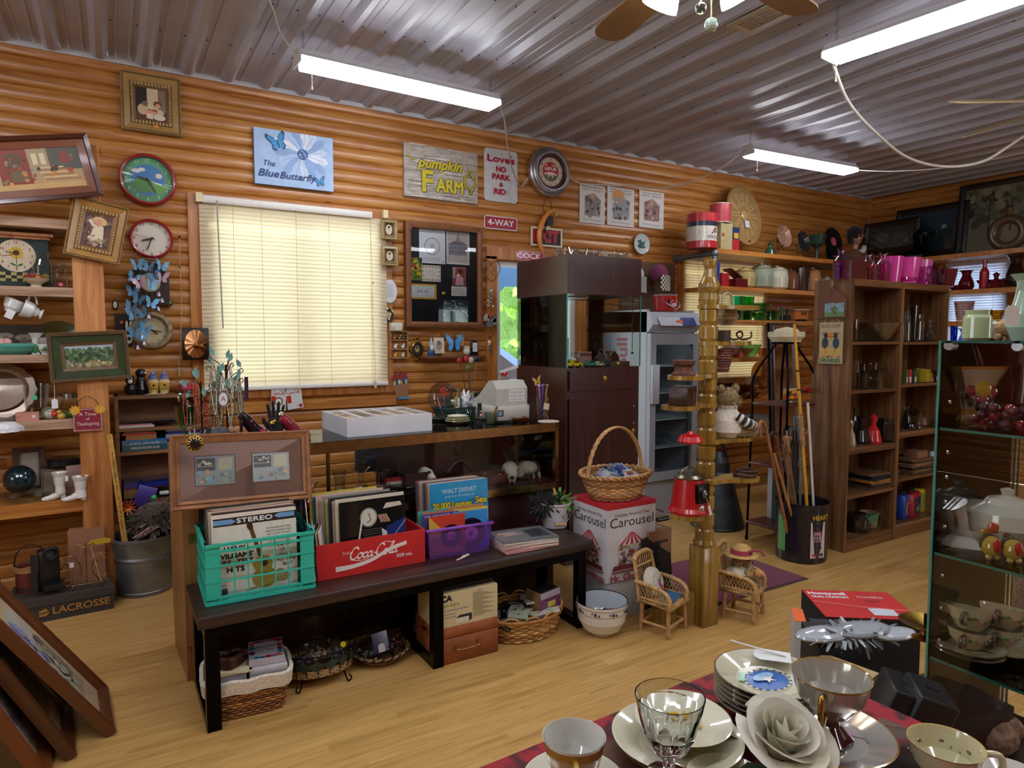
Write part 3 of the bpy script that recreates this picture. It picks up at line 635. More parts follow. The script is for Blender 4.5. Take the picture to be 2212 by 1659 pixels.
def f8(b,w,h):
 b.re(-w/2,-h/2,w/2,h/2,'39454c').bl(150,-w*.46,-h*.2,w*.46,h*.46,.003,.009,['161d22','76848a','a9b4b6','4d5a60','22303a'])
 b.line([(-w*.1,h*.48),(0,h*.2),(w*.3,0),(w*.48,-h*.2)],.006,'c0c8ca').line([(w*.1,-h*.45),(w*.45,-h*.42)],.014,'a8a890')
note('black and white aerial photograph of a town in the notice board',957,647,1012,698,'4a565c',f8,'film')
for lb,u0,v0,u1,v1 in(('upper small gilt filigree frame with an oval portrait beside the blind',822,473,857,519),('lower small gilt filigree frame with an oval portrait beside the blind',823,530,859,575)):
 t,w,h=hang('miniature_portrait',lb,'picture',u0,v0,u1,v1,Y=-.07,group='small gilt portraits')
 iw,ih=giltframe(t,w,h,w*.22,['8f7a48','7a6438','a08a54'],True,.02)
 art(t,B().re(-iw/2,-ih/2,iw/2,ih/2,'5a2018').ell(0,0,iw*.36,ih*.4,'d8cfae').ell(0,-ih*.1,iw*.2,ih*.22,'c9bfa8').ell(0,ih*.12,iw*.11,ih*.12,'caa48a').ell(0,ih*.2,iw*.16,ih*.09,'3a2c22'),y=-.005)
t,w,h=hang('wall_plaque','white oval verse plaque on a string beside the blind','plaque',825,603,858,656,Y=-.026)
ob('plate',B('d9dde0').at(rx=pi/2).la([(w/2,0),(w/2,.004),(w*.47,.009),(0,.009)],32,sy=h/w),'china',t)
a=B()
for i in range(9):a.line([(-w*RU(.15,.25),h*.25-i*h*.06),(w*RU(.15,.25),h*.25-i*h*.06)],.0018,'6a6e74')
art(t,a,name='verse',y=-.0095);ob('string',B('8a6a50').tu([(-.01,-.006,h/2),(0,0,h/2+.05),(.01,-.006,h/2)],.0015,4),'fabric',t)
t,w,h=hang('wall_plaque','black oval cameo with gold flowers under the white plaque','plaque',827,665,850,700,Y=-.026)
ob('rim',B('c9b070').at(rx=pi/2).la([(w*.5,0),(w*.52,.006),(w*.44,.01),(w*.42,.006)],28,sy=h/w),'brass',t)
art(t,B().ell(0,0,w*.43,h*.43,'1c1a1e').bl(26,-w*.2,-h*.22,w*.2,h*.24,.004,.008,['c9b070','a88a4a','d9d4cc']),y=-.006,name='cameo')
ob('hanging_ring',B('c9b070').tu([(0.006*cos(q),-.003,h/2+.008+.006*sin(q))for q in CI(10)],.0015,4,closed=1),'brass',t)
t,w,h=hang('square_clock','small white and gold square clock over the little glass box','clock',843,697,868,715,Y=-.07)
ob('case',B('cfc8b4').box(-w/2,w/2,-.02,.03,-h/2,h/2,bv=.003),'plastic',t);art(t,B().re(-w*.1,-h*.35,w*.4,h*.38,'e6e2d8').ring(w*.15,0,w*.17,w*.19,'8a8478').line([(w*.15,0),(w*.15,h*.2)],.002,'222222').line([(w*.15,0),(w*.25,-h*.1)],.002,'222222'),name='dial',y=-.0205)
t,w,h=hang('display_box','little wall-hung glass box with three shelves of tiny ornaments','display box',844,716,881,773,Y=-.05)
b=B('b08a5a')
for z in(-.5,-.17,.17,.5):b.box(-w/2,w/2,-.004,.044,h*z-.003,h*z+.003)
for x in(-.5,.5):b.box(w*x-.003,w*x+.003,-.004,.044,-h/2,h/2)
ob('case',b.box(-w/2,w/2,.04,.044,-h/2,h/2,'c98f4a'),'oldwood',t)
TB=t.location.copy()
for i,(x,z,c,nm)in enumerate(((-.25,.17,'b5885a','left brown bird on its top shelf'),(.05,.17,'a3764a','middle brown bird on its top shelf'),(.32,.17,'54402c','dark bird on its top shelf'),(-.2,-.17,'dfe2e2','left white cat on its middle shelf'),(.25,-.17,'d2d5d6','right white cat on its middle shelf'),(-.22,-.5,'d0a23a','yellow fish on its bottom shelf'),(.25,-.5,'d6cfc4','tiny white shell on its bottom shelf'))):
 one('tiny_ornament','tiny ornament in the wall glass box, %s'%nm,'ornament',B(c).ba(0,0,.014,.014).ba(.006,-.004,.03,.009),'china',TB+V((x*w,.014,z*h+.003)),0,'tiny ornaments in the glass box')
t,w,h=hang('oval_mirror','small ornate gilt oval picture with leafy scrolls under the notice board','picture',885,728,915,779)
b=B('9a7a3c').at(rx=pi/2).la([(w*.38,.0),(w*.42,.012),(w*.34,.016),(w*.32,.008)],26,sy=1.25);b.at()
for i in range(18):
 q=2*pi*i/18;b.ba(w*.44*cos(q),-.008,w*.55*sin(q),.009,jit('a8863e',.3),sy=.5,seg=7,rings=5)
for z in(.5,-.5):b.ba(0,-.008,h*z*.95,.012,sy=.5).ba(.012,-.006,h*z*.85,.009,sy=.5).ba(-.012,-.006,h*z*.85,.009,sy=.5)
ob('gilt_surround',b,'brass',t);art(t,B().ell(0,0,w*.33,w*.41,'22282c').ell(0,0,w*.16,w*.22,'b59a60').ell(.0,.01,w*.08,w*.1,'3a3c34'),y=-.008)
sx0,sx1,sz=oY(915,770,-.1).x,oY(1050,770,-.1).x,oY(980,769,-.1).z
one('wall_shelf','narrow reddish wooden shelf under the notice board','shelf',B('6e3a22').box(sx0,sx1,-.1,-.006,sz-.02,sz,bv=.004),'oldwood')
def on(u,Y,z):p=oY(u,700,Y);return V((p.x,Y,z))
t=T('gnome_figurine','blue and white gnome figurine with a tall hat on the little wall shelf','figurine',on(931,-.06,sz))
ob('body',B('2f5a8a').la([(.026,0),(.03,.03),(.022,.06),(.012,.068)],12),'china',t);ob('beard',B('d9dcde').ba(0,-.016,.06,.018,sz=1.3),'china',t);ob('pointed_hat',B('9fb6cc').la([(.02,.078),(.012,.105),(.004,.14),(0,.145)],12),'china',t)
t=T('photo_card','cream card with a sepia figure on a gold easel on the wall shelf','card',on(949,-.06,sz),(-.12,0,0))
b=backing(.085,.12,'d9cdb4',.002);b.k=35;b.ell(0,0,.025,.04,'9a9088').ell(.004,.02,.014,.016,'6a6058').line([(-.03,-.045),(.03,-.048)],.004,'b0a08a');ob('card',b,'paper',t,(0,0,.08));ob('easel',B('c9a050').tu([(-.03,.01,0),(0,.008,.06),(.03,.01,0)],.003,5).tu([(-.02,-.012,.018),(.02,-.012,.018)],.003,5),'brass',t)
t=T('butterfly_ornament','large bright blue butterfly with black wing tips on the wall shelf','ornament',on(981,-.05,sz+.085))
a=B();bfly(a,0,0,.095,0,'2b8ae0','14181f');ob('wings',a,'gloss',t);ob('body',B('16181f').ba(0,.004,0,.01,sz=4),'gloss',t)
one('votive_card','small cream card with a cross standing behind the blue butterfly','card',backing(.06,.085,'c9bfa0',.002).line([(0,-.03),(0,.03)],.006,'8a7a58').line([(-.015,.012),(.015,.012)],.006,'8a7a58'),'paper',on(994,-.018,sz+.12))
t=T('desk_clock','black upright desk clock with a white face at the right of the wall shelf','clock',on(1024,-.05,sz))
ob('case',B('1c1c20').box(-.03,.03,-.015,.015,0,.12,bv=.006),'gloss',t);art(t,B().re(-.02,.03,.02,.1,'d9dadb').line([(0,.065),(.01,.085)],.002,'222222').line([(0,.065),(-.008,.055)],.002,'222222'),y=-.0155,name='dial')
one('skull_ornament','pale zebra-striped ornament on the wall shelf beside the desk clock','ornament',B('cfc6b0').ba(0,0,.03,.03).box(-.02,.02,-.012,.012,.05,.075).ell(0,0,.001),'china',on(1008,-.05,sz))
t=T('wind_catcher','wire heart ornament with lattice hanging on the doorway trim','ornament',oY(1062,583,-.06))
H=[(0,-.09),(.06,-.03),(.075,.03),(.05,.07),(.015,.06),(0,.04),(-.015,.06),(-.05,.07),(-.075,.03),(-.06,-.03)]
ob('wire_heart',B('7a6a4c').tu(cat([(x,0,z)for x,z in H],5,True),.004,6,closed=1).tu([(-.05,0,.02),(.03,0,-.05)],.002,4).tu([(-.02,0,.05),(.05,0,-.02)],.002,4).tu([(.05,0,.03),(-.03,0,-.05)],.002,4).tu([(.0,0,.05),(-.05,0,-.01)],.002,4).tu([(0,0,.04),(0,.03,.16)],.0012,4),'metal',t)
t=T('wind_catcher','string of grey and white shells hanging under the wire heart','ornament',oY(1058,640,-.06));b=B('a59a8c')
for i in range(26):b.ba(RU(-.02,.025),RU(-.01,.01),RU(-.08,.06),RU(.006,.012),jit(RC_(['b5a898','8a8078','d2c8ba']),.2),seg=6,rings=4)
ob('shells',b.tu([(0,0,-.08),(0,.03,.1)],.0015,4),'china',t)
t=T('house_charm','dangling charm of small painted birdhouses on the doorway trim','ornament',oY(1058,690,-.06));b=B('9a8a7a')
for x,z,c in((-.03,.01,'a8a294'),(.03,.0,'7d7a70'),(0,.03,'b4583a'),(.045,-.02,'8a9a7a'),(-.005,-.035,'6a6a72')):b.pr([(x-.022,z-.022),(x+.022,z-.022),(x+.022,z+.012),(x,z+.034),(x-.022,z+.012)],-.012,.012,c)
ob('houses',b.tu([(0,0,.03),(0,.03,.1)],.0015,4),'matte',t)
one('starfish','small orange starfish fixed to the doorway trim','ornament',B('b86f3c').pr([((.035 if i%2==0 else .013)*sin(pi*i/5),(.035 if i%2==0 else .013)*cos(pi*i/5))for i in range(10)],-.008,0),'rust',oY(1058,722,-.024))
one('tiger_figure','small striped cat plaque hanging low on the doorway trim','ornament',B('b8a48a').ba(0,0,0,.018,sy=.5,sz=2.2).ba(0,-.004,.045,.015,'e4e0d8',sy=.6).box(-.018,.018,-.012,-.009,-.02,-.014,'2a2420').box(-.018,.018,-.012,-.009,-.002,.004,'2a2420').box(-.016,.016,-.012,-.009,.014,.02,'2a2420'),'china',oY(1057,752,-.034))
t,w,h=hang('ark_plaque','red-roofed ark plaque with animals hanging by a wire under the wall shelf','plaque',843,805,884,861,Y=-.012)
ob('hull',B('9a6a48').pr([(-w*.42,0),(w*.45,.02),(w*.42,-h*.3),(w*.1,-h*.48),(-w*.2,-h*.42)],-.014,0),'matte',t);ob('roof',B('8f2f34').pr([(-w*.5,h*.22),(-w*.35,h*.42),(w*.25,h*.5),(w*.42,h*.3)],-.02,0),'matte',t)
a=B('5f7d96').pr([(-w*.4,0),(w*.4,.02),(w*.38,h*.3),(-w*.42,h*.24)],-.012,0);a.k=220
for i in range(6):a.ell(-w*.3+i*w*.12,h*.1+.006*(i%3),w*.06,h*.1,['d8b02c','3a4a5a','d9d6cc','c98a2c','2a3440','b0b4b4'][i])
ob('animals',a,'matte',t);ob('water',B('4a90c8').pr([(-w*.2,-h*.5),(w*.45,-h*.5),(w*.4,-h*.4),(0,-h*.42)],-.016,0),'matte',t);ob('hanging_wire',B('3a2c24').tu(cat([(-w*.3,0,h*.4),(-w*.1,0,h*.62),(w*.2,0,h*.45)]),.0015,4),'metal',t)
t,w,h=hang('pegboard','brown pegboard on the wall behind the tall drinks fridge','board',1340,562,1455,712)
ob('panel_sheet',B('6a4f3c').box(-w/2,w/2,-.006,0,-h/2,h/2),'matte',t);b=B('1f1612')
for i in range(int(w/.026)):
 for j in range(int(h/.026)):b.ell(-w/2+.013+i*.026,-h/2+.013+j*.026,.0035,n=6);b.k=0
ob('holes',b,'matte',t,(0,-.0065,0))
t,w,h=hang('wall_plate','small white plate with a green botanical print above the pegboard','plate',1368,506,1401,548,Y=-.03)
ob('plate',B('cdd8da').at(rx=pi/2).la([(w*.2,-.012),(w*.3,-.006),(w/2,.012),(w*.49,.016),(w*.3,.0),(0,-.002)],36),'china',t);art(t,B().bl(24,-w*.2,-h*.2,w*.2,h*.2,.005,.014,['2e5a4a','4f7a62','1f3c34']),y=-.004,name='print')
def cap(label,u,v,Y,c1,c2,chk=False):
 t=T('hanging_cap',label,'cap',oY(u,v,Y-.02),(0,0,.3),'caps on the pegboard')
 ob('crown',B(c1).ba(0,0,.06,.09,sz=.9,sy=.8),'fabric',t);b=B(c2)
 for i in range(9):
  for j in range(7):
   x0=-.085+.17*i/9;z0=-.1+.14*j/7
   b.add([(x0,-.06-.02*cos(x0*15),z0),(x0+.019,-.06-.02*cos((x0+.019)*15),z0),(x0+.019,-.06-.02*cos((x0+.019)*15),z0+.02),(x0,-.06-.02*cos(x0*15),z0+.02)],[(0,1,2,3)],('d9d0b8' if(i+j)%2 else '22201f')if chk else c2,True)
 ob('brim',b,'fabric',t)
cap('cap with a plum crown and black checked brim hanging on the pegboard',1424,605,-.12,'7a2f55','22201f',True)
cap('pale patterned cap showing beside the tall cabinet edge',1372,608,-.12,'c9c6be','9a9890')
# ==== wooden post shelves on the left
FY=-.40
def lz(v,Y=FY):return oY(100,v,Y).z
wood('rough_edge','8a6a50','b59478','d0b298',sc=(.9,12,14),rough=.7)
px0,px1=oY(158,640,FY).x,oY(226,640,FY).x
SU=T('post_shelving','open shelving of rough boards on a tall cedar post at the far left','shelves',(0,0,0))
ob('post',B().box(px0,px1,FY,FY+.05,0,lz(300),bv=.004),'cedar_post',SU)
LZ={}
for i,(v0,v1)in enumerate(((472,492),(620,640),(766,783),(908,929),(1085,1113))):
 LZ[i]=lz(v0);ob('shelf_board',B().box(-1.6,px0+.005,FY+.004,-.012,lz(v1),LZ[i]),'rough_edge' if i<4 else 'pineshelf',SU)
ob('upright',B().box(-1.62,-1.57,FY,FY+.05,0,lz(300)),'cedar_post',SU)
def at(u,Y,z):return V((oY(u,700,Y).x,Y,z))
def hh(v0,v1,Y):return oY(100,v0,Y).z-oY(100,v1,Y).z
t=T('mantel_clock','dark green sunflower mantel clock with a checkered base on the upper left shelf','clock',at(45,-.25,LZ[1]))
ob('case',B('24342f').box(-.19,.14,-.05,.06,0,.27).box(-.2,.15,-.06,.06,0,.03),'matte',t);ob('cornice',B('a85a28').box(-.21,.165,-.075,.07,.27,.285).box(-.2,.15,-.06,.06,.255,.27),'pinetrim',t)
a=B()
for i in range(12):
 for j in range(3):a.re(-.17+i*.024,.03+j*.016,-.146+i*.024,.046+j*.016,'1b1d1a' if(i+j)%2 else 'a9a060')
a.ell(0,.165,.085,col='cfc0a4',n=40)
for k in range(12):a.ell(.022*cos(k*pi/6),.18+.022*sin(k*pi/6),.012,.006,'c9a02c',a=k*pi/6)
a.ell(0,.18,.014,col='3a2a18').line([(0,.16),(0,.1)],.003,'3f5a34').ell(-.015,.12,.014,.005,'3f5a34',a=-.5).ell(.016,.118,.014,.005,'3f5a34',a=.5)
for i in range(1,13):q=pi/2-i*pi/6;a.text(str(i),.068*cos(q),.165+.068*sin(q),.014,'5a3a2a')
a.line([(0,.175),(-.045,.185)],.004,'1a1612').line([(0,.175),(-.06,.16)],.003,'8a3a2a');art(t,a,'matte',y=-.0505,name='dial')
JAR=[(.0,.004),(.032,.0),(.036,.01),(.036,.08),(.03,.1),(.024,.108),(.027,.115),(.027,.125)]
one('glass_jar','tall clear faceted glass jar beside the sunflower clock','jar',B('dfe8ea').la([(r*1.35,z*1.5)for r,z in JAR],10),'glass',at(98,-.3,LZ[1]))
t=T('bear_jar','clear bear-shaped honey jar against the cedar post','jar',at(136,-.3,LZ[1]));ob('body',B('dfe8ea').la([(.028,0),(.036,.02),(.034,.05),(.026,.066),(.03,.085),(.027,.105),(.018,.115),(.02,.13)],14).ba(-.02,0,.108,.01).ba(.02,0,.108,.01),'glass',t);ob('price_sticker',B('e05a9a').at(0,-.037,.02,rx=pi/2).la([(.01,0),(.01,.001),(0,.001)],14),'paper',t)
t=T('fruit_dish','small footed dish of colourful glazed fruit in front of the jars','dish',at(82,-.36,LZ[1]));ob('dish',B('c9b9a0').la([(.03,0),(.022,.012),(.05,.03),(.062,.045),(.055,.042)],18),'china',t)
b=B()
for i in range(12):q=i*.55;b.ba(.035*cos(q)*(1+.3*(i%2)),.03*sin(q),.045+.006*(i%3),.016,RC_(['8a3a2a','a8752c','6f7a34','5a2a4a','b5863c']))
ob('fruit',b,'china',t)
def cup(b,r=.04,h=.06,col='e6e8e6',foot=.5):
 return b.la([(r*foot,0),(r*foot*.95,.006),(r*.8,h*.35),(r,h*.95),(r*.98,h),(r*.92,h*.95),(r*.72,h*.35),(.0,.008)],26,col)
def handle(b,r,h,col='e6e8e6',k=.011,sx=1):return b.tu(cat([(r*.85,0,h*.8),(r+.02,0,h*.85),(r+.026,0,h*.5),(r*.8,0,h*.22)],5),k*.4,7,col)
for u,ry,lb in((22,.45,'white teacup with green sprigs hanging from a hook under the shelf, with a price tag'),(82,-1.2,'plain white pedestal teacup hanging from a hook under the shelf')):
 p=at(u,-.33,LZ[2]+.0);p.z=lz(675)
 t=T('hanging_teacup',lb,'cup',p,(0,ry,.2),'hanging teacups');b=B('dfe3e4')
 cup(b,.05,.07);handle(b,.05,.07,k=.014)
 if u==82:b.la([(.03,-.02),(.015,-.008),(.02,.005)],16)
 ob('bowl',b,'china',t)
 if u==22:ob('price_tag',B('e3e6e8').box(-.018,.018,-.062,-.06,-.035,.01),'paper',t)
 ob('cup_hook',B('7a5a3a').tu([(.045,0,.06),(.05,0,.1)],.002,5),'metal',t)
t=T('framed_photograph','dark old photograph of cowboys leaning on the shelf behind the green planter','picture',at(35,-.2,LZ[2]),(-.1,0,0));a=backing(.24,.16,'3d3833',.006);a.k=100
for x,z,r in((-.05,.02,.02),(.03,.01,.022),(.08,-.02,.02)):a.ell(x,z,r*1.8,r*.8,'8a8378').ell(x,z-.02,r*.8,r,'6d655a').ell(x,z-.06,r*1.6,r*1.5,'544d45')
ob('print',a,'film',t,(0,0,.08))
t=T('ceramic_planter','turquoise swan-like planter with a pink flower on the left shelf','planter',at(25,-.33,LZ[2]));ob('body',B('4f9a88').la([(.05,0),(.075,.02),(.085,.045),(.075,.06),(.06,.05)],24,sx=1.3),'china',t);ob('flower',B('d9a3a0').ba(-.045,-.02,.06,.028).ba(-.02,-.03,.065,.022).ba(-.065,-.01,.06,.02),'china',t)
t=T('lily_vase','white lily-shaped bud vase with green leaves at its base','vase',at(74,-.34,LZ[2]));ob('body',B('e3e3dc').la([(.022,0),(.014,.015),(.012,.06),(.018,.09),(.035,.115),(.03,.11),(.012,.08)],18,wave=lambda a,i:1+(.25*cos(3*a)if i>3 else 0)),'china',t);ob('leaves',B('3f8a4a').ba(0,-.014,.03,.012,sz=2.4).ba(.012,.0,.025,.01,sz=2.2),'china',t)
t=T('china_cup','small white cup with a green sprig beside the lily vase','cup',at(95,-.34,LZ[2]));ob('bowl',cup(B('e3e2da'),.034,.055),'china',t);ob('sprig',B('4a8a4a').ba(0,-.033,.03,.008,sy=.3,sz=1.5).ba(-.012,-.031,.025,.006,sy=.3),'china',t)
one('ribbed_cup','pale ribbed cup with a gold rim behind the lily vase','cup',B('d8cfc4').la([(.03,0),(.04,.05),(.045,.09),(.04,.088)],20,wave=lambda a,i:1+.03*cos(10*a)),'china',at(88,-.22,LZ[2]))
one('sunflower_platter','dark oval platter painted with yellow sunflowers standing behind the post','plate',B('4a4a22').at(rx=pi/2-.2).la([(.04,0),(.1,.012),(.095,.016),(0,.004)],28,sx=1.2,cap=0),'china',at(124,-.12,LZ[2]+.085))
z3=LZ[3]
t=T('silver_tray','large oval silver tray with a scrolled rim leaning at the left edge','tray',at(-8,-.16,z3+.15),(-.2,0,0));ob('plate',B('a89a8a').at(rx=pi/2).la([(0,.006),(.105,.0),(.12,.012),(.15,.014),(.152,.004)],36,sx=1.1,wave=lambda a,i:1+(.03*cos(14*a)if i>2 else 0)),'metal',t)
t=T('cut_glass_pitcher','tall cut glass pitcher with a handle and green sticker','pitcher',at(70,-.3,z3));ob('body',B('d8dcdc').la([(.05,0),(.052,.01),(.047,.06),(.056,.13),(.06,.19),(.054,.19),(.042,.06)],20,wave=lambda a,i:1+.03*cos(10*a)),'glass',t);ob('handle',B('d8dcdc').tu(cat([(.058,0,.17),(.095,0,.165),(.1,0,.1),(.055,0,.06)]),.008,8),'glass',t);ob('price_sticker',B('4ac8a0').box(-.01,.01,-.061,-.06,.11,.13),'paper',t)
t=T('mason_jar','glass jar with a zinc lid and green contents beside the duck','jar',at(143,-.3,z3));ob('jar',B('d2ded8').la([(.036,0),(.04,.012),(.04,.085),(.032,.1),(.03,.115)],20),'glass',t);ob('screw_lid',B('9aa0a0').la([(.034,.108),(.034,.132),(.0,.133)],20),'metal',t);ob('contents',B('4a8a3a').la([(.03,.005),(.034,.02),(.03,.032),(0,.036)],14),'matte',t)
t=T('turkey_figurine','small red and white turkey figurine on the left shelf','figurine',at(98,-.36,z3));ob('body',B('b8b4a4').ba(0,.01,.028,.028).ba(.02,-.005,.03,.018,'c9342c'),'china',t);ob('tail_fan',B('6a7a5a').at(-.005,.02,.035,rx=pi/2).la([(.034,0),(.034,.006),(0,.006)],16),'china',t)
t=T('duck_figurine','tiny yellow duckling figurine in front of the zinc-lidded jar','figurine',at(123,-.36,z3));ob('body',B('d8b84a').ba(0,0,.016,.018,sx=1.2).ba(-.008,-.004,.038,.012),'china',t);ob('beak',B('c9742c').ba(-.018,-.008,.037,.004),'china',t)
one('pink_soap_box','small pink and orange carton on the pitcher shelf','box',B('c98a78').box(-.05,.05,-.02,.02,0,.045).box(.02,.035,-.0205,-.02,.015,.03,'dfdcdc'),'card',at(50,-.36,z3))
one('glass_dish','clear low glass dish with a pink rim at the far left of the pitcher shelf','dish',B('d8cfcc').la([(.04,0),(.06,.02),(.075,.03),(.07,.028)],22),'glass',at(8,-.34,z3))
one('hanging_tag','white shipping tag dangling on a string from the forest painting','tag',B('e6e8ea').pr([(-.014,-.05),(.014,-.05),(.014,-.008),(.007,0),(-.007,0),(-.014,-.008)],-.002,0).tu([(0,-.001,0),(.002,-.001,.10)],.0012,4),'paper',oY(118,862,-.425))
one('crochet_doily','white crochet doily draped over the shelf edge at the far left','doily',B('e6e8ea').la([(.0,0),(.05,-.004),(.075,-.03),(.08,-.05)],24,wave=lambda a,i:1+.12*cos(9*a)*(i>1)),'fabric',at(-4,FY-.02,z3+.006))
z4=LZ[4]
t=T('document_picture','brown wooden frame with a white document behind the green ball','picture',at(48,-.12,z4),(-.08,0,0));ob('moulding',B('4a2e1c').at(0,0,.14).fr(.09,.19,[(0,.004),(0,.02),(.03,.024),(.03,0)],['4a2e1c','553622','3a2414']),'oldwood',t);ob('document',backing(.09,.19,'b0aca0',.003).re(-.03,-.06,.03,.08,'d9d6cc'),'paper',t,(0,-.001,.14))
t=T('black_tin','flat round black tin lying on a wooden box on the boot shelf','tin',at(122,-.22,z4+.16));ob('body',B('14161a').la([(.075,0),(.082,.01),(.082,.035),(.07,.045),(0,.047)],32),'gloss',t)
t=T('wooden_crate_box','grey-brown wooden box behind the white boot','box',at(122,-.2,z4));ob('body',B('6f5f50').box(-.1,.1,-.07,.1,0,.155).box(-.085,.085,-.0705,-.07,.015,.14,'8a7a68'),'oldwood',t);ob('ring_pull',B('5a4a3c').at(.02,-.073,.07,rx=pi/2).tu([(.028*cos(q),.028*sin(q),0)for q in CI(16)],.004,6,closed=1),'metal',t)
one('glass_ball','large dark teal glass ball in front of the document frame','ball',B('0b2a33').ba(0,0,.075,.075,seg=32,rings=20),'china',at(25,-.3,z4+.045))
one('glass_tray','shallow clear glass tray under the teal ball','tray',B('cfd8c8').la([(.06,.0),(.065,.004),(.115,.03),(.12,.04),(.112,.036),(.05,.008)],32),'glass',at(30,-.3,z4+.001))
def boot(b,H=.15,col='e3e0da'):
 b.la([(.028,0),(.024,.04),(.03,.09),(.04,.115),(.036,.112)],18,c=(0,0,H-.115),wave=lambda a,i:1+(.06*cos(7*a)if i>2 else 0))
 b.tu(cat([(0,0,H-.1),(0,0,.05),(-.012,0,.03),(-.045,0,.016),(-.085,0,.012)]),[.027,.026,.026,.025,.025,.025,.025,.025,.025,.024,.023,.022,.021,.020,.02,.019,.018,.017,.016,.015,.014,.013,.011,.009,.006][:25],10)
 return b.box(-.0,.022,-.012,.012,0,.03)
t=T('boot_vase','white milk glass high-buttoned boot vase','vase',at(113,-.36,z4),(0,0,.25));ob('boot',boot(B('e3e0da')),'china',t);ob('buttons',B('2a2422').ba(-.028,-.01,.08,.004).ba(-.028,-.012,.068,.004).ba(-.028,-.012,.056,.004).ba(-.03,-.012,.045,.004),'gloss',t);ob('price_sticker',B('f0f0ee').box(.02,.034,-.03,-.029,.1,.13),'paper',t)
t=T('boot_vase','second white milk glass shoe half hidden by the cedar post','vase',at(158,-.43,z4),(0,0,.15));ob('boot',boot(B('e6e3de'),.13),'china',t)
one('pink_notebook','pale pink board standing against the cedar post on the boot shelf','book',B('a88a80').box(-.05,.05,0,.015,0,.17),'card',at(152,-.3,z4))
def postpic(name,label,u,v,w,h,tilt,Y,rz=0):return T(name,label,'painting',oY(u,v,Y),(0,tilt,rz))
t=postpic('framed_painting','wide brown-framed street scene painting hanging crooked at the far left',70,366,.58,.32,-.21,FY-.05,.06);w,h=.56,.32
ob('moulding',B('6a3420').fr(w-.12,h-.12,[(0,.0),(0,.012),(.035,.016),(.04,.03),(.06,.035),(.06,0)],['7d4426','7d4426','522818','4a2416','3a1c12']),'gloss',t);iw,ih=w-.12,h-.12
a=backing(iw,ih,'b99a6a',.003);a.k=60
a.re(-iw/2,-ih/2,iw/2,-ih*.36,'c9a468').re(-iw*.48,-ih*.35,-iw*.32,ih*.5,'b5a070').re(-iw*.32,-ih*.36,-iw*.02,ih*.5,'8a3420').re(-iw*.24,ih*.05,-iw*.08,ih*.4,'5f4632').re(-iw*.22,-ih*.3,-iw*.05,-ih*.02,'6a5a3c').re(-iw*.02,-ih*.2,iw*.18,ih*.5,'a89672').re(iw*.02,ih*.1,iw*.07,ih*.38,'d8cba4').re(iw*.1,ih*.1,iw*.15,ih*.38,'d8cba4').re(iw*.18,-.01,iw*.5,ih*.5,'5a584e').re(iw*.3,ih*.12,iw*.38,ih*.4,'8a4434')
for i in range(6):a.re(iw*(.1-i*.012),-ih*(.3-i*.06),iw*(.46-i*.03),-ih*(.26-i*.06),'d9b886' if i%2 else 'a87a50')
a.bl(40,-iw*.45,-ih*.35,iw*.45,ih*.3,.004,.012,['6a3a22','c98a4a','8a7a58','3a3428','b0532c']);art(t,a,y=-.004)
t=postpic('framed_painting','gilt framed painting of a child in a straw hat, tilted on the post',209,500,.25,.31,.19,FY-.004);w,h=.26,.315
iw,ih=giltframe(t,w,h,w*.25,['9a7038','8a6230','a87c40','6a4a26','b08448','7d5c30']);a=backing(iw,ih,'6a4a44',.002);a.k=40
a.bl(70,-iw*.45,-ih*.45,iw*.45,ih*.48,.006,.014,['6a4444','7d5a4a','5a3a3a','8a6a54','4a3030']).lay([(-iw*.22,-ih*.3),(iw*.28,-ih*.3),(iw*.22,ih*.15),(-iw*.02,ih*.22),(-iw*.15,ih*.05)],'e2d2b4').line([(-iw*.3,ih*.3),(-iw*.15,ih*.15),(0,ih*.15)],.018,'ddcbb0').ell(iw*.06,ih*.3,iw*.26,ih*.12,'d8b078',a=-.2).ell(iw*.02,ih*.24,iw*.12,ih*.1,'d09a7a').bl(26,-iw*.3,-ih*.4,iw*.3,-ih*.12,.004,.009,['d9cbb0','8a8a5a','b09a78']).re(-iw*.05,-ih*.46,iw*.05,-ih*.34,'c99a78');art(t,a,y=-.006)
t=postpic('framed_painting','green and gold framed painting of trees along a path on the post',194,769,.36,.27,-.05,FY-.004);w,h=.37,.265
ob('moulding',B('33442c').fr(w-.15,h-.15,[(0,.003),(.004,.012),(.016,.016),(.018,.022),(.05,.026),(.056,.034),(.072,.036),(.075,.03),(.075,0)],['a8885a','6a5036','8a6a48','33442c','33442c','5a4630','7a6244','3a2e20']),'gloss',t);iw,ih=w-.15,h-.15;a=backing(iw,ih,'8a9a86',.003);a.k=60
a.re(-iw/2,ih*.2,iw/2,ih/2,'aebccb').lay([(-iw*.3,-ih*.5),(iw*.5,-ih*.5),(iw*.3,-ih*.3),(0,-ih*.15),(-iw*.2,-ih*.25)],'c2b48e').bl(120,-iw*.48,-ih*.2,iw*.48,ih*.32,.006,.014,['3f5a3a','5a7a4a','2e4432','6f8a5c','485f48']).bl(30,-iw*.48,-ih*.48,iw*.48,-ih*.25,.004,.01,['8a8a5a','b5a878','5a6a44']).line([(-iw*.05,-ih*.25),(iw*.02,ih*.1)],.006,'4a3c2c');art(t,a,y=-.004)
t=T('hanging_sign','small maroon wooden Thanksgiving sign on a wire on the post','sign',oY(190,906,FY-.012));w,h=.135,.125
ob('board',B('8f2038').box(-w/2,w/2,-.012,0,-h/2,h/2),'matte',t);a=B()
for i in range(22):x=-w/2+.004+i*(w-.008)/21;a.re(x-.001,h/2-.009,x+.0015,h/2-.001,'d9c4a8').re(x-.001,-h/2+.001,x+.0015,-h/2+.009,'d9c4a8')
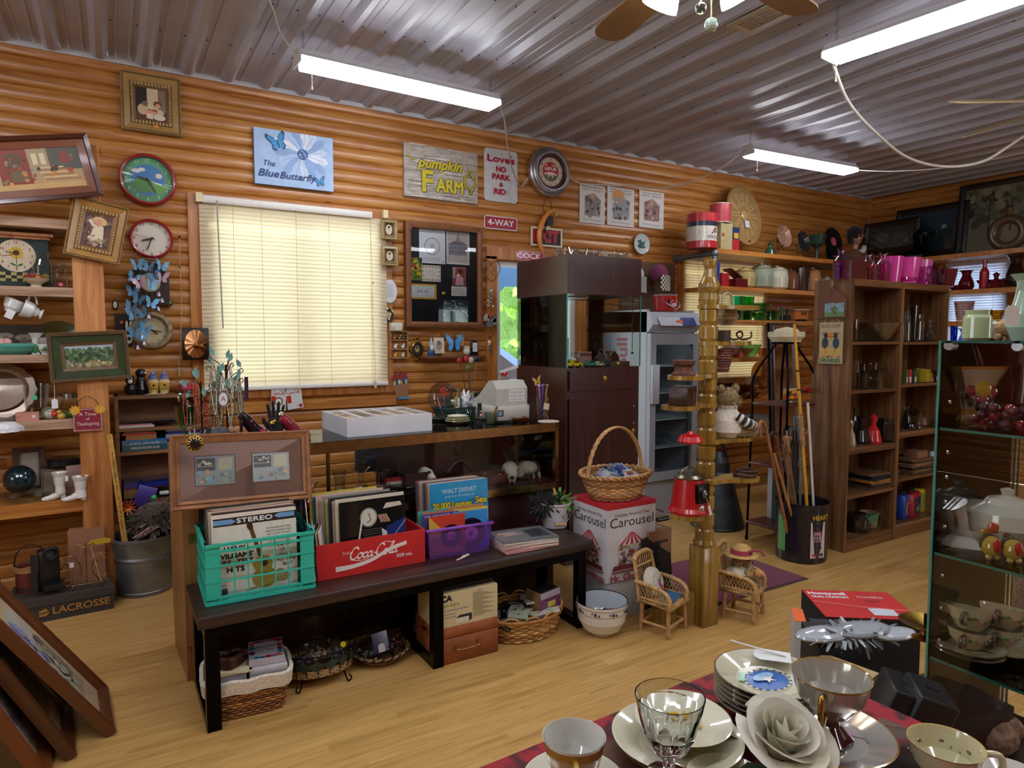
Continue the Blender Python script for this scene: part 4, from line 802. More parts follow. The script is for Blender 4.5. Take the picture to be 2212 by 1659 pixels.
for i in range(20):z=-h/2+.006+i*(h-.012)/19;a.re(-w/2+.001,z-.001,-w/2+.008,z+.0015,'d9c4a8').re(w/2-.008,z-.001,w/2-.001,z+.0015,'d9c4a8')
a.text('A Time',0,.03,.018,'e6d8cc').text('of',0,.005,.015,'e6d8cc').text('Thanksgiving',0,-.022,.018,'e6d8cc',w*.76);art(t,a,'matte','lettering',y=-.0125)
ob('sunflower',B('d8a02c').pr([((.02 if i%2 else .03)*cos(i*pi/9),(.02 if i%2 else .03)*sin(i*pi/9))for i in range(18)],-.016,-.012),'matte',t,(-w*.42,0,h*.43));ob('sunflower',B('d8a02c').pr([((.02 if i%2 else .03)*cos(i*pi/9),(.02 if i%2 else .03)*sin(i*pi/9))for i in range(18)],-.016,-.012),'matte',t,(w*.42,0,h*.43))
ob('wire',B('4a3a2c').tu(cat([(-w*.4,-.004,h/2),(-w*.3,-.008,h*.8),(0,-.012,h*1.02),(w*.3,-.008,h*.8),(w*.4,-.004,h/2)]),.0016,4),'metal',t)
t=T('butterfly_wind_chime','hanging chime of pale blue metal butterflies and small bells','wind chime',oY(312,560,-.15));TC=t.location.copy()
ob('top_ring',B('b8b0a0').tu([(.07*cos(q),.05*sin(q),0)for q in CI(20)],.002,5,closed=1).tu([(.07,0,0),(0,0,.09)],.001,4).tu([(-.07,0,0),(0,0,.09)],.001,4),'metal',t)
def bf3(c):
 b=B(c)
 for sx in(-1,1):
  b.add([(0,0,-.004),(sx*.012,-.008,.03),(sx*.034,-.016,.036),(sx*.03,-.012,.01),(sx*.02,-.01,.0),(sx*.024,-.012,-.018),(sx*.008,-.004,-.022)],[(0,1,2,3,4),(0,4,5,6)],None)
 return b.ba(0,0,0,.004,'5a6a7a',sz=3,seg=6,rings=4)
M1,M2=bf3('6fb0dc').mesh('butterfly','gloss'),bf3('d9b4c4').mesh('butterfly','gloss')
BPX=[(296,575),(322,578),(348,577),(287,602),(303,613),(334,598),(349,601),(325,618),(287,631),(300,648),(326,657),(283,666),(310,676),(290,682),(300,705),(315,712),(290,720),(303,728)]
for i,(u,v)in enumerate(BPX):
 o=ob('butterfly',M2 if i in(4,6)else M1,None,t,oY(u,v,-.15-.05*sin(i*2.1))-TC,(RU(-.3,.3),RU(-.5,.5),RU(-.8,.8)))
 o.scale=(1.15,)*3
BM=B('9a8fa0').la([(.018,0),(.015,.008),(.012,.022),(.006,.03),(0,.031)],14).ba(0,0,-.004,.004).mesh('bell','metal')
for u,v in((342,640),(349,653),(341,671),(321,688),(311,745),(297,755)):ob('bell',BM,None,t,oY(u,v,-.17)-TC)
b=B('8a96a0')
for u in(290,303,318,330,347):b.tu([oY(u,562,-.15)-TC,oY(u-2,650 if u>320 else 745,-.15)-TC],.0008,3)
ob('strings',b,'metal',t)
t=T('shoe_carton','dark brown LACROSSE boot carton lying on the floor under the shelves','box',(oZ(247,1314).x,oZ(247,1314).y,0),.06);cw=.44
ob('carton',B('3a332f').box(-cw,0,0,.28,0,.118).box(-cw-.004,.004,-.004,.284,.085,.122,'3f3833'),'card',t)
a=B().text('LACROSSE',-.145,.05,.036,'a87a34',.25,bold=.0015).lay([(-.33,.03),(-.30,.03),(-.285,.045),(-.3,.07),(-.33,.06)],'a87a34').line([(-.33,.045),(-.29,.05)],.006,'3a332f');art(t,a,'card','lettering',y=-.0045)
cz=.122;CYY=oZ(247,1314).y
for i,(u,v,r,lb)in enumerate(((165,1243,.10,'lower round wooden plate on the boot carton'),(158,1228,.092,'upper round wooden plate with a greenish centre on the boot carton'))):
 p=oZ(u,v,cz+.02*i)
 one('wooden_plate',lb,'plate',B('c08a60').la([(r*.55,0),(r*.9,.008),(r,.016),(r*.95,.02),(r*.7,.012),(0,.012)],36,cols=['b07a50','c08a60','c9966c','c08a60','9aa08a' if i else 'b58a68']),'oldwood',(p.x+.03,p.y+.12,cz+.022*i+.002),(0,.03*i,0),'wooden plates')
t=T('peck_basket','small round dark red slatted basket with a metal handle on the carton','basket',V((oZ(80,1240,cz).x,CYY+.16,cz)));b=B('6a2a22')
for i in range(20):q=2*pi*i/20;b.at(rz=q).box(.062,.068,-.011,.011,0,.13,jit('6a2c22',.25))
b.at().la([(.07,.11),(.078,.112),(.08,.14),(.072,.14)],30,'a87850').la([(.066,.02),(.07,.02),(.071,.035),(.067,.035)],30,'4a3a30').la([(0,.004),(.06,.004)],20);ob('slats',b,'oldwood',t);ob('handle',B('4a4440').tu(cat([(-.074,0,.1),(-.06,0,.2),(0,0,.25),(.06,0,.2),(.074,0,.1)]),.004,6),'metal',t)
t=T('video_camera_case','black electronic unit with coiled cable standing in front of the basket','device',V((oZ(118,1250,cz).x,CYY+.07,cz+.026)),(0,0,.2));ob('body',B('17181b').box(-.05,.04,-.02,.05,.0,.20,bv=.006).box(-.04,.06,-.06,-.02,0,.03),'plastic',t)
ob('cable',B('101114').tu(cat([(.03*cos(i),-.025-.002*i,.19+.03*sin(i))for i in(.6*k for k in range(26))],2),.005,6),'rubber',t);ob('lever',B('26282c').box(-.085,-.06,-.03,-.01,0,.19),'plastic',t)
t=T('wire_easel','brass wire scrollwork easel standing before a brown board','easel',V((oZ(192,1240,cz).x,CYY+.02,cz)));b=B('a8885a')
def spiral(cx,cz,r,s,n=26):return[(cx+s*r*(1-i/n*.8)*cos(i*.42),0,cz+r*(1-i/n*.8)*sin(i*.42))for i in range(n)]
for s in(-1,1):
 b.tu(cat([(s*.012,0,.235),(s*.03,0,.245),(s*.04,0,.235),(s*.03,0,.226),(0,0,.232)]),.0025,5).tu(spiral(s*.075,.17,.024,-s),.0025,5).tu(cat([(s*.055,0,.185),(s*.03,0,.14),(s*.025,0,.09),(s*.05,0,.05),(s*.07,0,.0)]),.003,5).tu(spiral(s*.085,.05,.024,-s),.0025,5).tu([(s*.07,0,0),(s*.02,.1,.2)],.0025,5)
ob('scrollwork',b.tu([(0,0,.25),(0,0,.01)],.003,5).tu([(-.07,-.0,.03),(.07,0,.03)],.003,5),'brass',t);ob('heart_tag',B('d9d2c8').box(-.075,-.055,-.006,-.003,.13,.155),'paper',t)
one('brown_board','plain reddish brown board leaning behind the wire easel','board',B('96654c').box(-.085,.085,0,.02,0,.29).box(-.08,.09,.02,.03,.0,.30,'8a5a44'),'card',V((oZ(192,1240,cz).x+.0,CYY+.14,cz)),(-.12,0,0))
one('lattice_box','black pierced metal box at the far left edge of the floor','box',B('1a1a1c').box(-.12,.08,-.1,.1,0,.19).box(-.125,.085,-.105,.105,.17,.2,'242426'),'metal',(oZ(8,1340).x-.09,oZ(60,1345).y+.08,0),.1)
tp=V((oZ(316,1290).x,oZ(316,1290).y+.14,0));th=.33;tr=.165
t=T('galvanised_tub','tall galvanised metal tub on the floor left of the counter','tub',tp)
ob('body',B('8a8e90').la([(.0,.006),(tr*.83,.004),(tr*.86,.0),(tr*.86,.02),(tr*.84,.024),(tr*.92,th*.6),(tr*.95,th*.64),(tr*.93,th*.68),(tr,th),(tr+.008,th),(tr+.008,th-.015),(tr-.005,th),(tr*.8,.02),(0,.015)],44),'zinc',t)
def fluff(n,r,c,seed=1,L=.05):
 RS(seed);b=B(c[0])
 for _ in range(n):
  d=V((RG(0,1),RG(0,1),RG(0,1))).normalized();p=V((d.x*r[0],d.y*r[1],d.z*r[2]))*RU(.55,1);q=d.cross(V((random.random(),random.random(),random.random()))).normalized()*L*.22
  e=p+d*L*RU(.6,1.3)+V((0,0,-L*.25));b.add([p-q,p+q,e+q*.4,e-q*.4],[(0,1,2,3)],jit(RC_(c),.25))
 return b
t=T('feather_duster','bunch of brown ostrich feather dusters lying in the galvanised tub','duster',tp+V((.07,-.02,th+.08)));fb=fluff(650,(.12,.09,.07),['5f4c40','6f5a4c','4a3a30','3c302a','7a6656'],3,.06);fb.ba(0,0,0,.1,'4a3a30',sx=1.3);ob('feathers',fb,'fur',t)
for i in range(3):ob('pink_quills',B('b08a84').tu([(-.12+.02*i,-.1,-.07),(-.04+.02*i,-.11,-.02)],.006,6),'matte',t)
t=T('paper_flower','bright orange spiky paper flower sticking out of the tub','flower',tp+V((-.07,-.05,th+.17)));b=B('e2601c')
for i in range(11):
 q=2*pi*i/11;b.add([(.012*cos(q-.3),-.01,.012*sin(q-.3)),(.055*cos(q),-.03,.055*sin(q)+.01),(.012*cos(q+.3),-.01,.012*sin(q+.3)),(0,.01,0)],[(0,1,2,3)],jit(RC_(['e2601c','d8481c','ee8a2c']),.1))
ob('petals',b,'petal',t);ob('stem',B('4a7a3c').tu([(0,0,0),(.03,.03,-.2)],.005,5),'matte',t)
t=T('yardstick','long yellow wooden yardstick with printed lettering leaning behind the tub','yardstick',oY(268,1160,-.42));p1=oY(236,938,-.42)-t.location;L=p1.length
b=B('c99a4a').box(-.014,.014,-.003,.003,-.03,L);ob('stick',b,'oldwood',t,(0,0,0),(0,atan2(p1.x,p1.z),0));a=B();a.text("PALMER'S SEEDS, INC.   55 Yrs. Of Progress",0,0,.009,'4a3418',L*.75,rot=0);ob('lettering',a,'print',t,(p1.x*.45,-.004,p1.z*.45),(0,atan2(p1.x,p1.z)+pi/2,0))
one('yellow_feather','yellow paper leaf sticking out over the tub rim','leaf',B('d9b82c').pr([(-.08,-.006),(-.06,.012),(.0,.018),(.03,.01),(.03,-.012),(-.03,-.014)],-.003,0),'petal',tp+V((-.19,-.13,th+.02)))
one('purple_scraper','translucent purple plastic scoop behind the orange flower','scoop',B('4a3a8a').rbox(-.05,.05,-.003,.003,0,.12,.003).box(-.012,.012,-.004,.004,-.15,0,'4a3a8a'),'plastic',tp+V((.0,.08,th+.14)),(0,.35,0))
one('green_whistle','bright green plastic rod with a round end in the tub','toy',B('2fae3c').tu([(0,0,-.15),(.02,0,.06)],.008,8).ba(.024,0,.075,.016),'plastic',tp+V((.04,.03,th+.12)))
def leaner(label,A,Bc,w,up,mouldc,artfn,fw=.045):
 A,Bc,up=V(A),V(Bc),V(up).normalized();xx=(Bc-A).normalized();L=(Bc-A).length;yy=up.cross(xx).normalized()
 t=T('leaning_painting',label,'painting',A);m=MX((xx,yy,up)).transposed();t.rotation_euler=m.to_euler()
 b=B(mouldc);b.at(L/2,0,w/2);b.fr(L-2*fw,w-2*fw,[(0,.0),(.002,.012),(.012,.02),(fw*.6,.03),(fw,.026),(fw,-.01)],[mouldc,jit(mouldc,.2),jit(mouldc,.1),mouldc,mouldc]);ob('moulding',b,'gloss',t)
 a=B();a.re(-L/2+fw,-w/2+fw,L/2-fw,w/2-fw,'b5a284');artfn(a,L-2*fw,w-2*fw);ob('print',a,'canvas',t,(L/2,0,w/2));ob('backing_board',B('6a5640').box(fw*.5,L-fw*.5,.003,.009,fw*.5,w-fw*.5),'card',t)
 return t
def violets(a,w,h):
 a.re(-w*.38,-h*.36,w*.38,h*.36,'a8a69a');a.re(-w*.38,-h*.36,w*.38,-h*.1,'a58a7c').bl(60,-w*.3,-h*.02,w*.05,h*.28,.012,.025,['7a7aa8','8f90b8','6a6a94','a8a0b0','9a8a9a']).bl(40,-w*.05,-h*.25,w*.32,h*.1,.012,.028,['7a7a5c','8a6a6a','6a5a64','9a9478']).bl(30,-w*.3,-h*.3,w*.1,0,.01,.02,['98a08a','b0a898','8a9480'])
def dark(a,w,h):a.re(-w*.36,-h*.36,w*.36,h*.36,'5a4c34').bl(50,-w*.3,-h*.3,w*.3,h*.3,.01,.03,['5a4c30','6a5a3c','3a3424','7a6a48'])
def mist(a,w,h):a.re(-w*.4,-h*.4,w*.4,h*.4,'bab8b0').bl(40,-w*.25,-h*.3,w*.3,h*.05,.015,.035,['9a9aa0','8a8078','a8a8a8','7a7280'])
def up(a):return(-cos(radians(a)),-.04,sin(radians(a)))
leaner('oak-framed painting of violets and a vase leaning nearest the counter aisle',(-.054,-1.934,0),(-.078,-1.56,0),.66,up(57),'5a3018',violets,.04)
leaner('dark-framed painting with a brown mount leaning behind the violets picture',(-.173,-2.022,0),(-.20,-1.63,0),.6,up(63),'4a2814',dark,.045)
leaner('pale misty painting in a chestnut frame at the bottom left corner',(-.235,-2.15,0),(-.26,-1.76,0),.6,up(66),'6e3a1c',mist,.05)
one('storage_chest','plain wooden chest out of the picture that the paintings lean on','chest',B('5a3a22').box(-1.1,-.56,-2.5,-1.6,0,.62),'oldwood')
# ==== small bookcase behind the counter
wood('bookcase_wood','5a3a22','7a5232','8f6440',sc=(.9,12,12),rough=.5)
KY=-.215;KX0,KX1=oY(248,900,KY).x,oY(432,900,KY).x
KZ=[lz(v,KY)for v in(862,990,1102)]
t=T('book_shelves','low brown bookcase crammed with books and papers between the post and the counter','bookcase',(0,0,0))
ob('side_board',B().box(KX0,KX0+.02,KY,-.02,0,KZ[0]),'bookcase_wood',t);ob('side_board',B().box(KX1,KX1+.02,KY,-.02,0,KZ[0]),'bookcase_wood',t);ob('back_board',B('2a1c12').box(KX0+.02,KX1,-.03,-.02,.05,KZ[0]-.02),'bookcase_wood',t)
for z in KZ+[KZ[1]+.14,.08]:ob('shelf_board',B().box(KX0,KX1+.02,KY-.005,-.031,z-.02,z),'bookcase_wood',t)
def book(label,x0,x1,y0,y1,z0,z1,col,spine=None,tc='d8d4c8',group='books behind the counter',nm='book',rot=0):
 cx,cy=(x0+x1)/2,(y0+y1)/2;hw,hd,h=(x1-x0)/2,(y1-y0)/2,z1-z0
 t=T(nm,label,'book',(cx,cy,z0),rot,group);e=min(.004,h*.15)
 ob('cover',B(col).box(-hw,hw,-hd,hd,0,e).box(-hw,hw,-hd,hd,h-e,h).box(-hw,hw,-hd,-hd+.004,e,h-e),'film',t);ob('pages',B('d8cfb8').box(-hw+.004,hw-.004,-hd+.004,hd-.003,e,h-e),'paper',t)
 if spine:a=B();a.text(spine,0,h/2,min(h*.45,.016),tc,hw*1.3);ob('lettering',a,'print',t,(0,-hd-.0005,0))
 return t
def stack(x0,y0,z,rows,w=.2,d=.15):
 for lb,dx,ww,h,c,s in rows:book(lb,x0+dx,x0+dx+ww,y0,y0+d,z,z+h,c,s,rot=0);z+=h+.0005
 return z
bz=KZ[1]+.001
stack(KX0+.03,KY+.01,bz,[('thick teal glass reference book lying in the bookcase',0,.235,.033,'33545c','AMERICAN BLOWN GLASS'),('grey-blue glass guide lying on the teal book',.0,.235,.02,'4f7286','GLASS'),('thin bright blue book third up in the left pile',0,.235,.011,'2a6a9a',None),('tan card box of notes in the left pile',.02,.16,.03,'9a6a44',None),('flat red book in the middle of the left pile',.0,.18,.01,'b03a30',None),('grey checked notebook in the left pile',.01,.16,.02,'6a5f58',None)])
bz2=KZ[1]+.14+.001
stack(KX0+.01,KY+.005,bz2,[('loose white folder of papers on the upper bookcase shelf',0,.19,.012,'cfc6c0',None),('pink paper folder on the upper bookcase shelf',.01,.17,.008,'c07a80',None),('black ring binder at the top of the bookcase papers',.02,.28,.014,'1c1c22',None)])
stack(KX0+.26,KY+.03,bz,[('blue magazine at the bottom of the right bookcase pile',0,.2,.02,'2b4a9a',None),('pale blue magazine in the right bookcase pile',0,.2,.014,'9ab0cc',None),('navy book in the right bookcase pile',.01,.19,.018,'22264a',None),('pink magazine in the right bookcase pile',0,.2,.01,'c05a8a',None),('light cyan album in the right bookcase pile',0,.2,.02,'7fb4c8',None),('violet book in the right bookcase pile',.01,.2,.018,'4a3a80',None),('white catalogue in the right bookcase pile',0,.2,.012,'d2d4da',None),('black book topping the right bookcase pile',.0,.2,.02,'1a1a26',None)])
stack(KX0+.03,KY+.01,KZ[2]+.001,[('dark binder at the bottom of the lower bookcase shelf',0,.3,.012,'221c20',None),('brown carton of leaflets on the lower bookcase shelf',0,.15,.05,'8a6a48',None),('violet ledger on the lower bookcase shelf',0,.27,.012,'3a2440',None),('royal blue binder on the lower bookcase shelf',0,.28,.022,'1f2f80',None),('second navy binder on the lower bookcase shelf',0,.27,.014,'182050',None)])
one('white_extension_plug','white plug adaptor lying on the lower bookcase shelf','plug',B('d8dadc').box(-.025,.025,-.015,.015,0,.02,bv=.004).tu([(.02,0,.01),(.08,-.01,.01)],.004,5),'plastic',(KX0+.24,KY+.03,KZ[2]+.014))
one('notepad_slip','cream paper slip curling over the bookcase top edge','paper',B('d9d8c0').box(-.055,.055,-.03,.03,0,.003),'paper',(KX0+.21,KY+.02,KZ[0]),(-.15,0,.1))
TZK=KZ[0]
t=T('penguin_figurine','black cat-like figurine with a white painted face on the bookcase','figurine',at(276,-.15,TZK));ob('body',B('1b1a1c').ba(0,0,.035,.035).ba(0,-.005,.085,.025).ba(-.016,0,.108,.009).ba(.016,0,.108,.009),'gloss',t);ob('face',B('e2e2e0').ba(0,-.024,.082,.014,sy=.5).ba(-.008,-.02,.1,.005).ba(.008,-.02,.1,.005),'gloss',t)
t=T('penguin_figurine','tall black ceramic cat figurine beside the sunflower shakers','figurine',at(300,-.12,TZK));ob('body',B('141418').la([(.035,0),(.042,.03),(.03,.08),(.02,.105)],18).ba(0,0,.125,.03),'gloss',t);ob('face',B('e2e2e0').ba(.02,-.012,.128,.01),'gloss',t)
for u,lb in((326,'left sunflower-painted blue topped jar with a spout'),(350,'right sunflower-painted shaker with a blue knob')):
 t=T('sunflower_shaker',lb,'shaker',at(u,-.17,TZK),0,'sunflower shakers');ob('body',B('c9a86a').la([(.02,0),(.024,.006),(.024,.02),(.034,.07),(.026,.09),(.022,.095)],18,cols=['5a6a98','c9a86a','c9a86a','d0b47a','6a7ab0']),'china',t);ob('lid',B('4a5a98').la([(.024,.095),(.022,.11),(.01,.125),(.008,.135),(0,.138)],16,cols=['6a78b0','4a5a98','8a90b8','4a5a98']),'china',t)
 b=B('c9a020')
 for k in range(8):b.ell(.011*cos(k*pi/4),.055+.011*sin(k*pi/4),.007,.004,'c9a020',a=k*pi/4)
 ob('sunflower',b.ell(0,.055,.007,col='3a2414').ell(-.012,.035,.008,.004,'4a7a3a').ell(.01,.036,.007,.004,'4a7a3a'),'china',t,(0,-.0365,0))
t=T('candle_jar','glass jar holding a pink red candle on a wooden saucer','candle',at(398,-.12,TZK));ob('jar',B('e6dede').la([(.04,.012),(.048,.02),(.048,.06),(.052,.075),(.05,.075)],22),'glass',t);ob('wax',B('d03a58').la([(.04,.016),(.043,.024),(.043,.05),(0,.05)],20),'matte',t);ob('saucer',B('4a2218').la([(.04,0),(.065,.006),(.06,.012),(0,.01)],24),'darkwood',t)

# ==== glass-fronted counter
CP,CR,TZ=V((.24,-1.665,0)),.04,.975
CM=MX.Translation(CP)@MX.Rotation(CR,4,'Z')
def cl(x,y,z):return CM@V((x,y,z))
def ct(u,v,dz=0):return oZ(u,v,TZ+dz)
L,D=1.93,.44
K=T('shop_counter','long glass-fronted shop counter with a brass edge and dark base','counter',CP,CR)
ob('end_panel',B().box(-.012,.008,0,D,.16,TZ-.004).box(-.01,.008,.02,D,.0,.16),'oak_counter',K)
ob('base',B().box(.008,L-.008,.03,D-.01,0.0,.6),'mahogany',K)
ob('corner_panel',B().box(.008,.05,-.002,.012,.0,TZ-.05),'oak_counter',K)
b=B('a5855a')
for z0,z1 in((TZ-.05,TZ-.002),(.6,.637)):b.box(.008,L,-.006,.02,z0,z1).box(.008,L,D-.02,D,z0,z1).box(L-.02,L,0,D,z0,z1)
b.box(L-.022,L,-.006,.02,.6,TZ-.003).box(L-.022,L,D-.02,D,.6,TZ-.003).box(.62,.635,D-.02,D-.005,.637,TZ-.05).box(.66,.675,.2,.215,.637,TZ-.05)
ob('brass_trim',b,'brass',K)
ob('glass_front',B('fcfefd').box(.01,L-.02,.004,.009,.637,TZ-.05),'pane',K);ob('glass_top',B('f8fcfb').box(0,L,0,D,TZ-.006,TZ),'pane',K);ob('deck',B('2a1a18').box(.01,L-.01,.01,D-.01,.6,.64),'darkwood',K);ob('rear_doors',B('4a3026').box(.02,.62,D-.03,D-.02,.64,TZ-.05).box(1.0,L-.02,D-.03,D-.02,.64,TZ-.05,'2a1a18'),'darkwood',K)
ob('glass_shelf_side',B('dfe8e4').box(L-.012,L-.007,.01,D-.02,.64,TZ-.05),'pane',K)
def ci(x,y):return cl(x,y,.6405)
BUD=[(.028,0),(.04,.02),(.034,.045),(.013,.07),(.012,.1),(.03,.125),(.038,.132),(.03,.128)]
def budvase(label,x,y,s=1.0):
 t=T('bud_vase',label,'vase',ci(x,y),0,'glass bud vases in the counter');t.scale=(s,)*3
 ob('neck',B('e4e8ea').la(BUD[2:],16,wave=lambda a,i:1+(.15*cos(6*a)if i>2 else 0),cap=0),'glass',t);ob('bulb',B('7a1a3a').la(BUD[:3]+[(0,.05)],16),'china',t)
for q in(('bud vase with a cranberry bulb nearest the framed print',.43,.12,1.1),('bud vase with a cranberry bulb by the glass boot',.55,.1,1.0),('tall bud vase with a ruby bulb behind the gold post',.84,.22,1.15),('bud vase with a plum bulb right of the gold post',.93,.17,1.05)):budvase(*q)
t=T('glass_boot','frosted glass boot with beaded seam inside the counter','ornament',ci(.7,.13),(0,0,.5));ob('boot',boot(B('b9c4c4'),.17,'b9c4c4'),'glass',t);ob('beading',B('3a3a3a').ba(-.03,-.01,.08,.003).ba(-.03,-.01,.1,.003).ba(-.03,-.012,.06,.003),'gloss',t)
def inside(name,label,cat_,b,mat,x,y,r=0,z=0):return one(name,label,cat_,b,mat,ci(x,y)+V((0,0,z)),CR+r)
inside('glass_goblet','frosted glass slipper lying beside the glass boot in the counter','ornament',B('c4cccc').ba(0,0,.03,.03,sx=1.8).ba(.06,0,.04,.022),'glass',.8,.1)
inside('jewellery_case','black velvet jewellery case in the counter behind the record covers','box',B('16161a').box(-.07,.07,-.05,.05,0,.05,bv=.008),'fabric',.5,.26)
inside('paper_diamond','cream diamond-shaped card standing in the counter','card',B('d8c89a').pr([(-.025,0),(0,.03),(.025,0),(0,-.03)],-.002,0),'paper',.52,.33,0,.19)
inside('oval_dish','oval brass dish propped in the counter behind the records','dish',B('8f8468').la([(.03,0),(.085,.02),(.09,.026),(.08,.022),(0,.006)],30,sy=.6),'brass',.97,.08)
inside('black_plate','dark flat metal plate lying in the counter','plate',B('26262a').la([(.04,0),(.085,.008),(.08,.012),(0,.006)],30),'metal',1.08,.2)
inside('pewter_plate','grey pewter dish lying at the back of the counter','plate',B('5a5a58').la([(.03,0),(.075,.014),(.07,.017),(0,.006)],28),'metal',1.12,.3,0,.0)
inside('round_pewter_plate','round engraved pewter plate near the leagues record','plate',B('6a6862').la([(.04,0),(.07,.008),(.066,.012),(0,.008)],30),'metal',1.28,.14)
inside('watch_tray','tray of silver watches in the counter','tray',B('3a4038').box(-.07,.07,-.05,.05,0,.02).tu(cat([(-.05,-.03,.025),(-.02,.02,.028),(.04,-.02,.028)]),.006,5,'9a9c98').ba(0,0,.03,.014,'b0b2ae',sz=.4).ba(.04,.02,.03,.012,'b0b2ae',sz=.4),'metal',.98,.28)
inside('red_price_card','small red and white card in the counter','card',B('c0302c').box(-.05,.05,-.012,.012,0,.05).box(-.045,.045,-.013,-.012,.008,.03,'d9d2cc'),'paper',1.08,.36)
inside('open_wooden_box','dark open wooden box at the back of the counter','box',B('3a1f18').box(-.08,.08,-.05,.05,0,.01).box(-.08,.08,-.05,-.045,0,.07).box(-.08,.08,.045,.05,0,.07).box(-.08,-.075,-.05,.05,0,.07).box(.075,.08,-.05,.05,0,.07),'darkwood',1.2,.36)
t=T('wooden_case','brown wooden tray box with a wire loop in the right half of the counter','box',ci(1.53,.15),CR);ob('tray',B('5a2a1a').box(-.13,.13,-.07,.07,0,.008).box(-.13,.13,-.07,-.062,0,.055).box(-.13,.13,.062,.07,0,.055).box(-.13,-.122,-.07,.07,0,.055).box(.122,.13,-.07,.07,0,.055),'darkwood',t);ob('wire',B('b8b2a4').tu(cat([(-.05,-.03,.02),(-.03,-.05,.07),(.01,-.04,.05)]),.0025,5),'metal',t)
t=T('carved_panel','dark carved wooden panel standing at the back of the counter','carving',ci(1.48,.37),CR);ob('board',B('341a14').box(-.16,.16,-.02,.02,0,.27),'darkwood',t);ob('carved_figure',B('4a2a1c').ba(0,-.022,.17,.03,sy=.5,sz=1.5).tu(cat([(-.08,-.022,.04),(-.03,-.022,.09),(.02,-.022,.1),(.08,-.022,.05)]),.012,6),'darkwood',t)
def skull(label,x,y,s,rz):
 t=T('animal_skull',label,'skull',ci(x,y),CR+rz);t.scale=(s,)*3;b=B('cfc8b4')
 b.ba(0,.05,.05,.048,sx=.9,sz=.85,seg=18,rings=12).tu(cat([(0,.03,.05),(0,-.02,.045),(0,-.06,.035),(0,-.085,.026)]),[.04]*6+[.034,.033,.032,.031,.03,.029,.027,.026,.025,.024,.023,.021,.018],12)
 for q in(-1,1):b.tu(cat([(q*.03,.05,.03),(q*.055,.01,.03),(q*.04,-.03,.03)]),.006,6).la([(.0,-.03),(.004,-.012),(.005,0)],6,c=(q*.013,-.08,.022))
 ob('cranium',b,'matte',t);e=B('1c1814')
 for q in(-1,1):e.ba(q*.032,-.005,.052,.016,sx=.5)
 ob('eye_sockets',e.ba(0,-.088,.034,.01,sy=.5),'matte',t)
skull('small animal skull facing the glass at the right of the counter',1.7,.14,1.1,-.5);skull('small pale skull at the back of the counter beside the open box',1.28,.36,.9,0)
t=T('bagged_skull','bleached skull wrapped in a clear plastic bag at the right end of the counter','skull',ci(1.82,.15),CR);ob('bone',B('d0cbb8').ba(0,0,.055,.042,sx=1.6).ba(-.05,0,.03,.03).box(.02,.035,-.03,-.015,0,.03).box(.06,.075,-.03,-.015,0,.03),'matte',t);ob('plastic_bag',B('e8eaea').ba(0,0,.055,.056,sx=1.6,sy=1.2).tu([(-.08,.02,.08),(-.1,.05,.19)],[.03,.05],10,cap=0),'glass',t)
def tree(label,u,v,H,n,cols,seed):
 RS(seed);p=ct(u,v);t=T('jewellery_tree',label,'jewellery stand',p,0,'jewellery trees');b=B('4a3a2c');lf=[]
 b.la([(.05,0),(.052,.006),(.01,.012),(.006,.02)],16).tu([(0,0,0),(0,0,H*.9)],.005,6);nk=[]
 for i in range(n):
  a=2.4*i;z0=H*(.35+.5*i/n);r=RU(.04,.085);e=V((r*cos(a),r*.8*sin(a),z0+H*.16))
  b.tu(cat([(0,0,z0),e*.5+V((0,0,z0*.5+.01)),e,e+V((.012*cos(a),.012*sin(a),.012)),e+V((.022*cos(a),.022*sin(a),0)),e+V((.012*cos(a),.012*sin(a),-.01))],4),.0022,5);lf.append((e+V((0,0,.035)),a));nk.append(e)
 ob('branches',b,'metal',t)
 LM=B('6fa39a').pr([(0,-.022),(.011,-.004),(.008,.01),(0,.026),(-.008,.01),(-.011,-.004)],-.001,.001).mesh('leaf','leaf')
 for e,a in lf:ob('leaf',LM,None,t,e,(0,RU(-.5,.5),RU(-.6,.6)))
 for i,e in enumerate(nk):
  for k in range(2):
   Ln=RU(.12,min(.3,e.z-.02));c=RC_(cols);x=RU(.006,.016);nb=B(c);pts=cat([e+V((0,0,.004)),e+V((x,-.006,-Ln*.5)),e+V((x*.4,-.012,-Ln)),e+V((-x*.6,-.006,-Ln*.5)),e+V((0,0,.004))],4)
   nb.tu(pts,.0018,4)
   for q in pts[::2]:nb.ba(q.x,q.y,q.z,.0042,jit(c,.3),seg=6,rings=4)
   ob('necklace',nb,'gloss',t)
 return t
tree('jewellery tree with teal leaves hung with red and amber beads, left',437,946,.30,8,['8a1f24','a02a2a','c9a060','8a4a28','5a3020','d8d0b8','c0582a'],5)
tree('taller jewellery tree with silver and gold chains and teal leaves, right',492,946,.39,13,['a8a8a4','c0b48a','8a7a4a','d8d4c8','6a5a3a','b0a070','9a98a0'],9)
t=T('enamel_pendant','white oval pendant marked with a red A hanging on the left tree','pendant',oY(482,862,-1.52));ob('medallion',B('b0b0b4').at(rx=pi/2).la([(.022,0),(.022,.003),(0,.003)],22,sy=1.5),'metal',t);art(t,B().ell(0,0,.018,.029,'dcdce0').text('A',0,0,.022,'8a2a34'),y=-.0035)
one('lettered_ribbon','dark ribbon with pale letters hanging at the right of the trees','ribbon',B('2c1c38').box(-.008,.008,-.002,.002,-.0,.1).text('SISTER',0,.05,.01,'d8d0d8',.085,rot=-pi/2),'fabric',oY(533,862,-1.5))
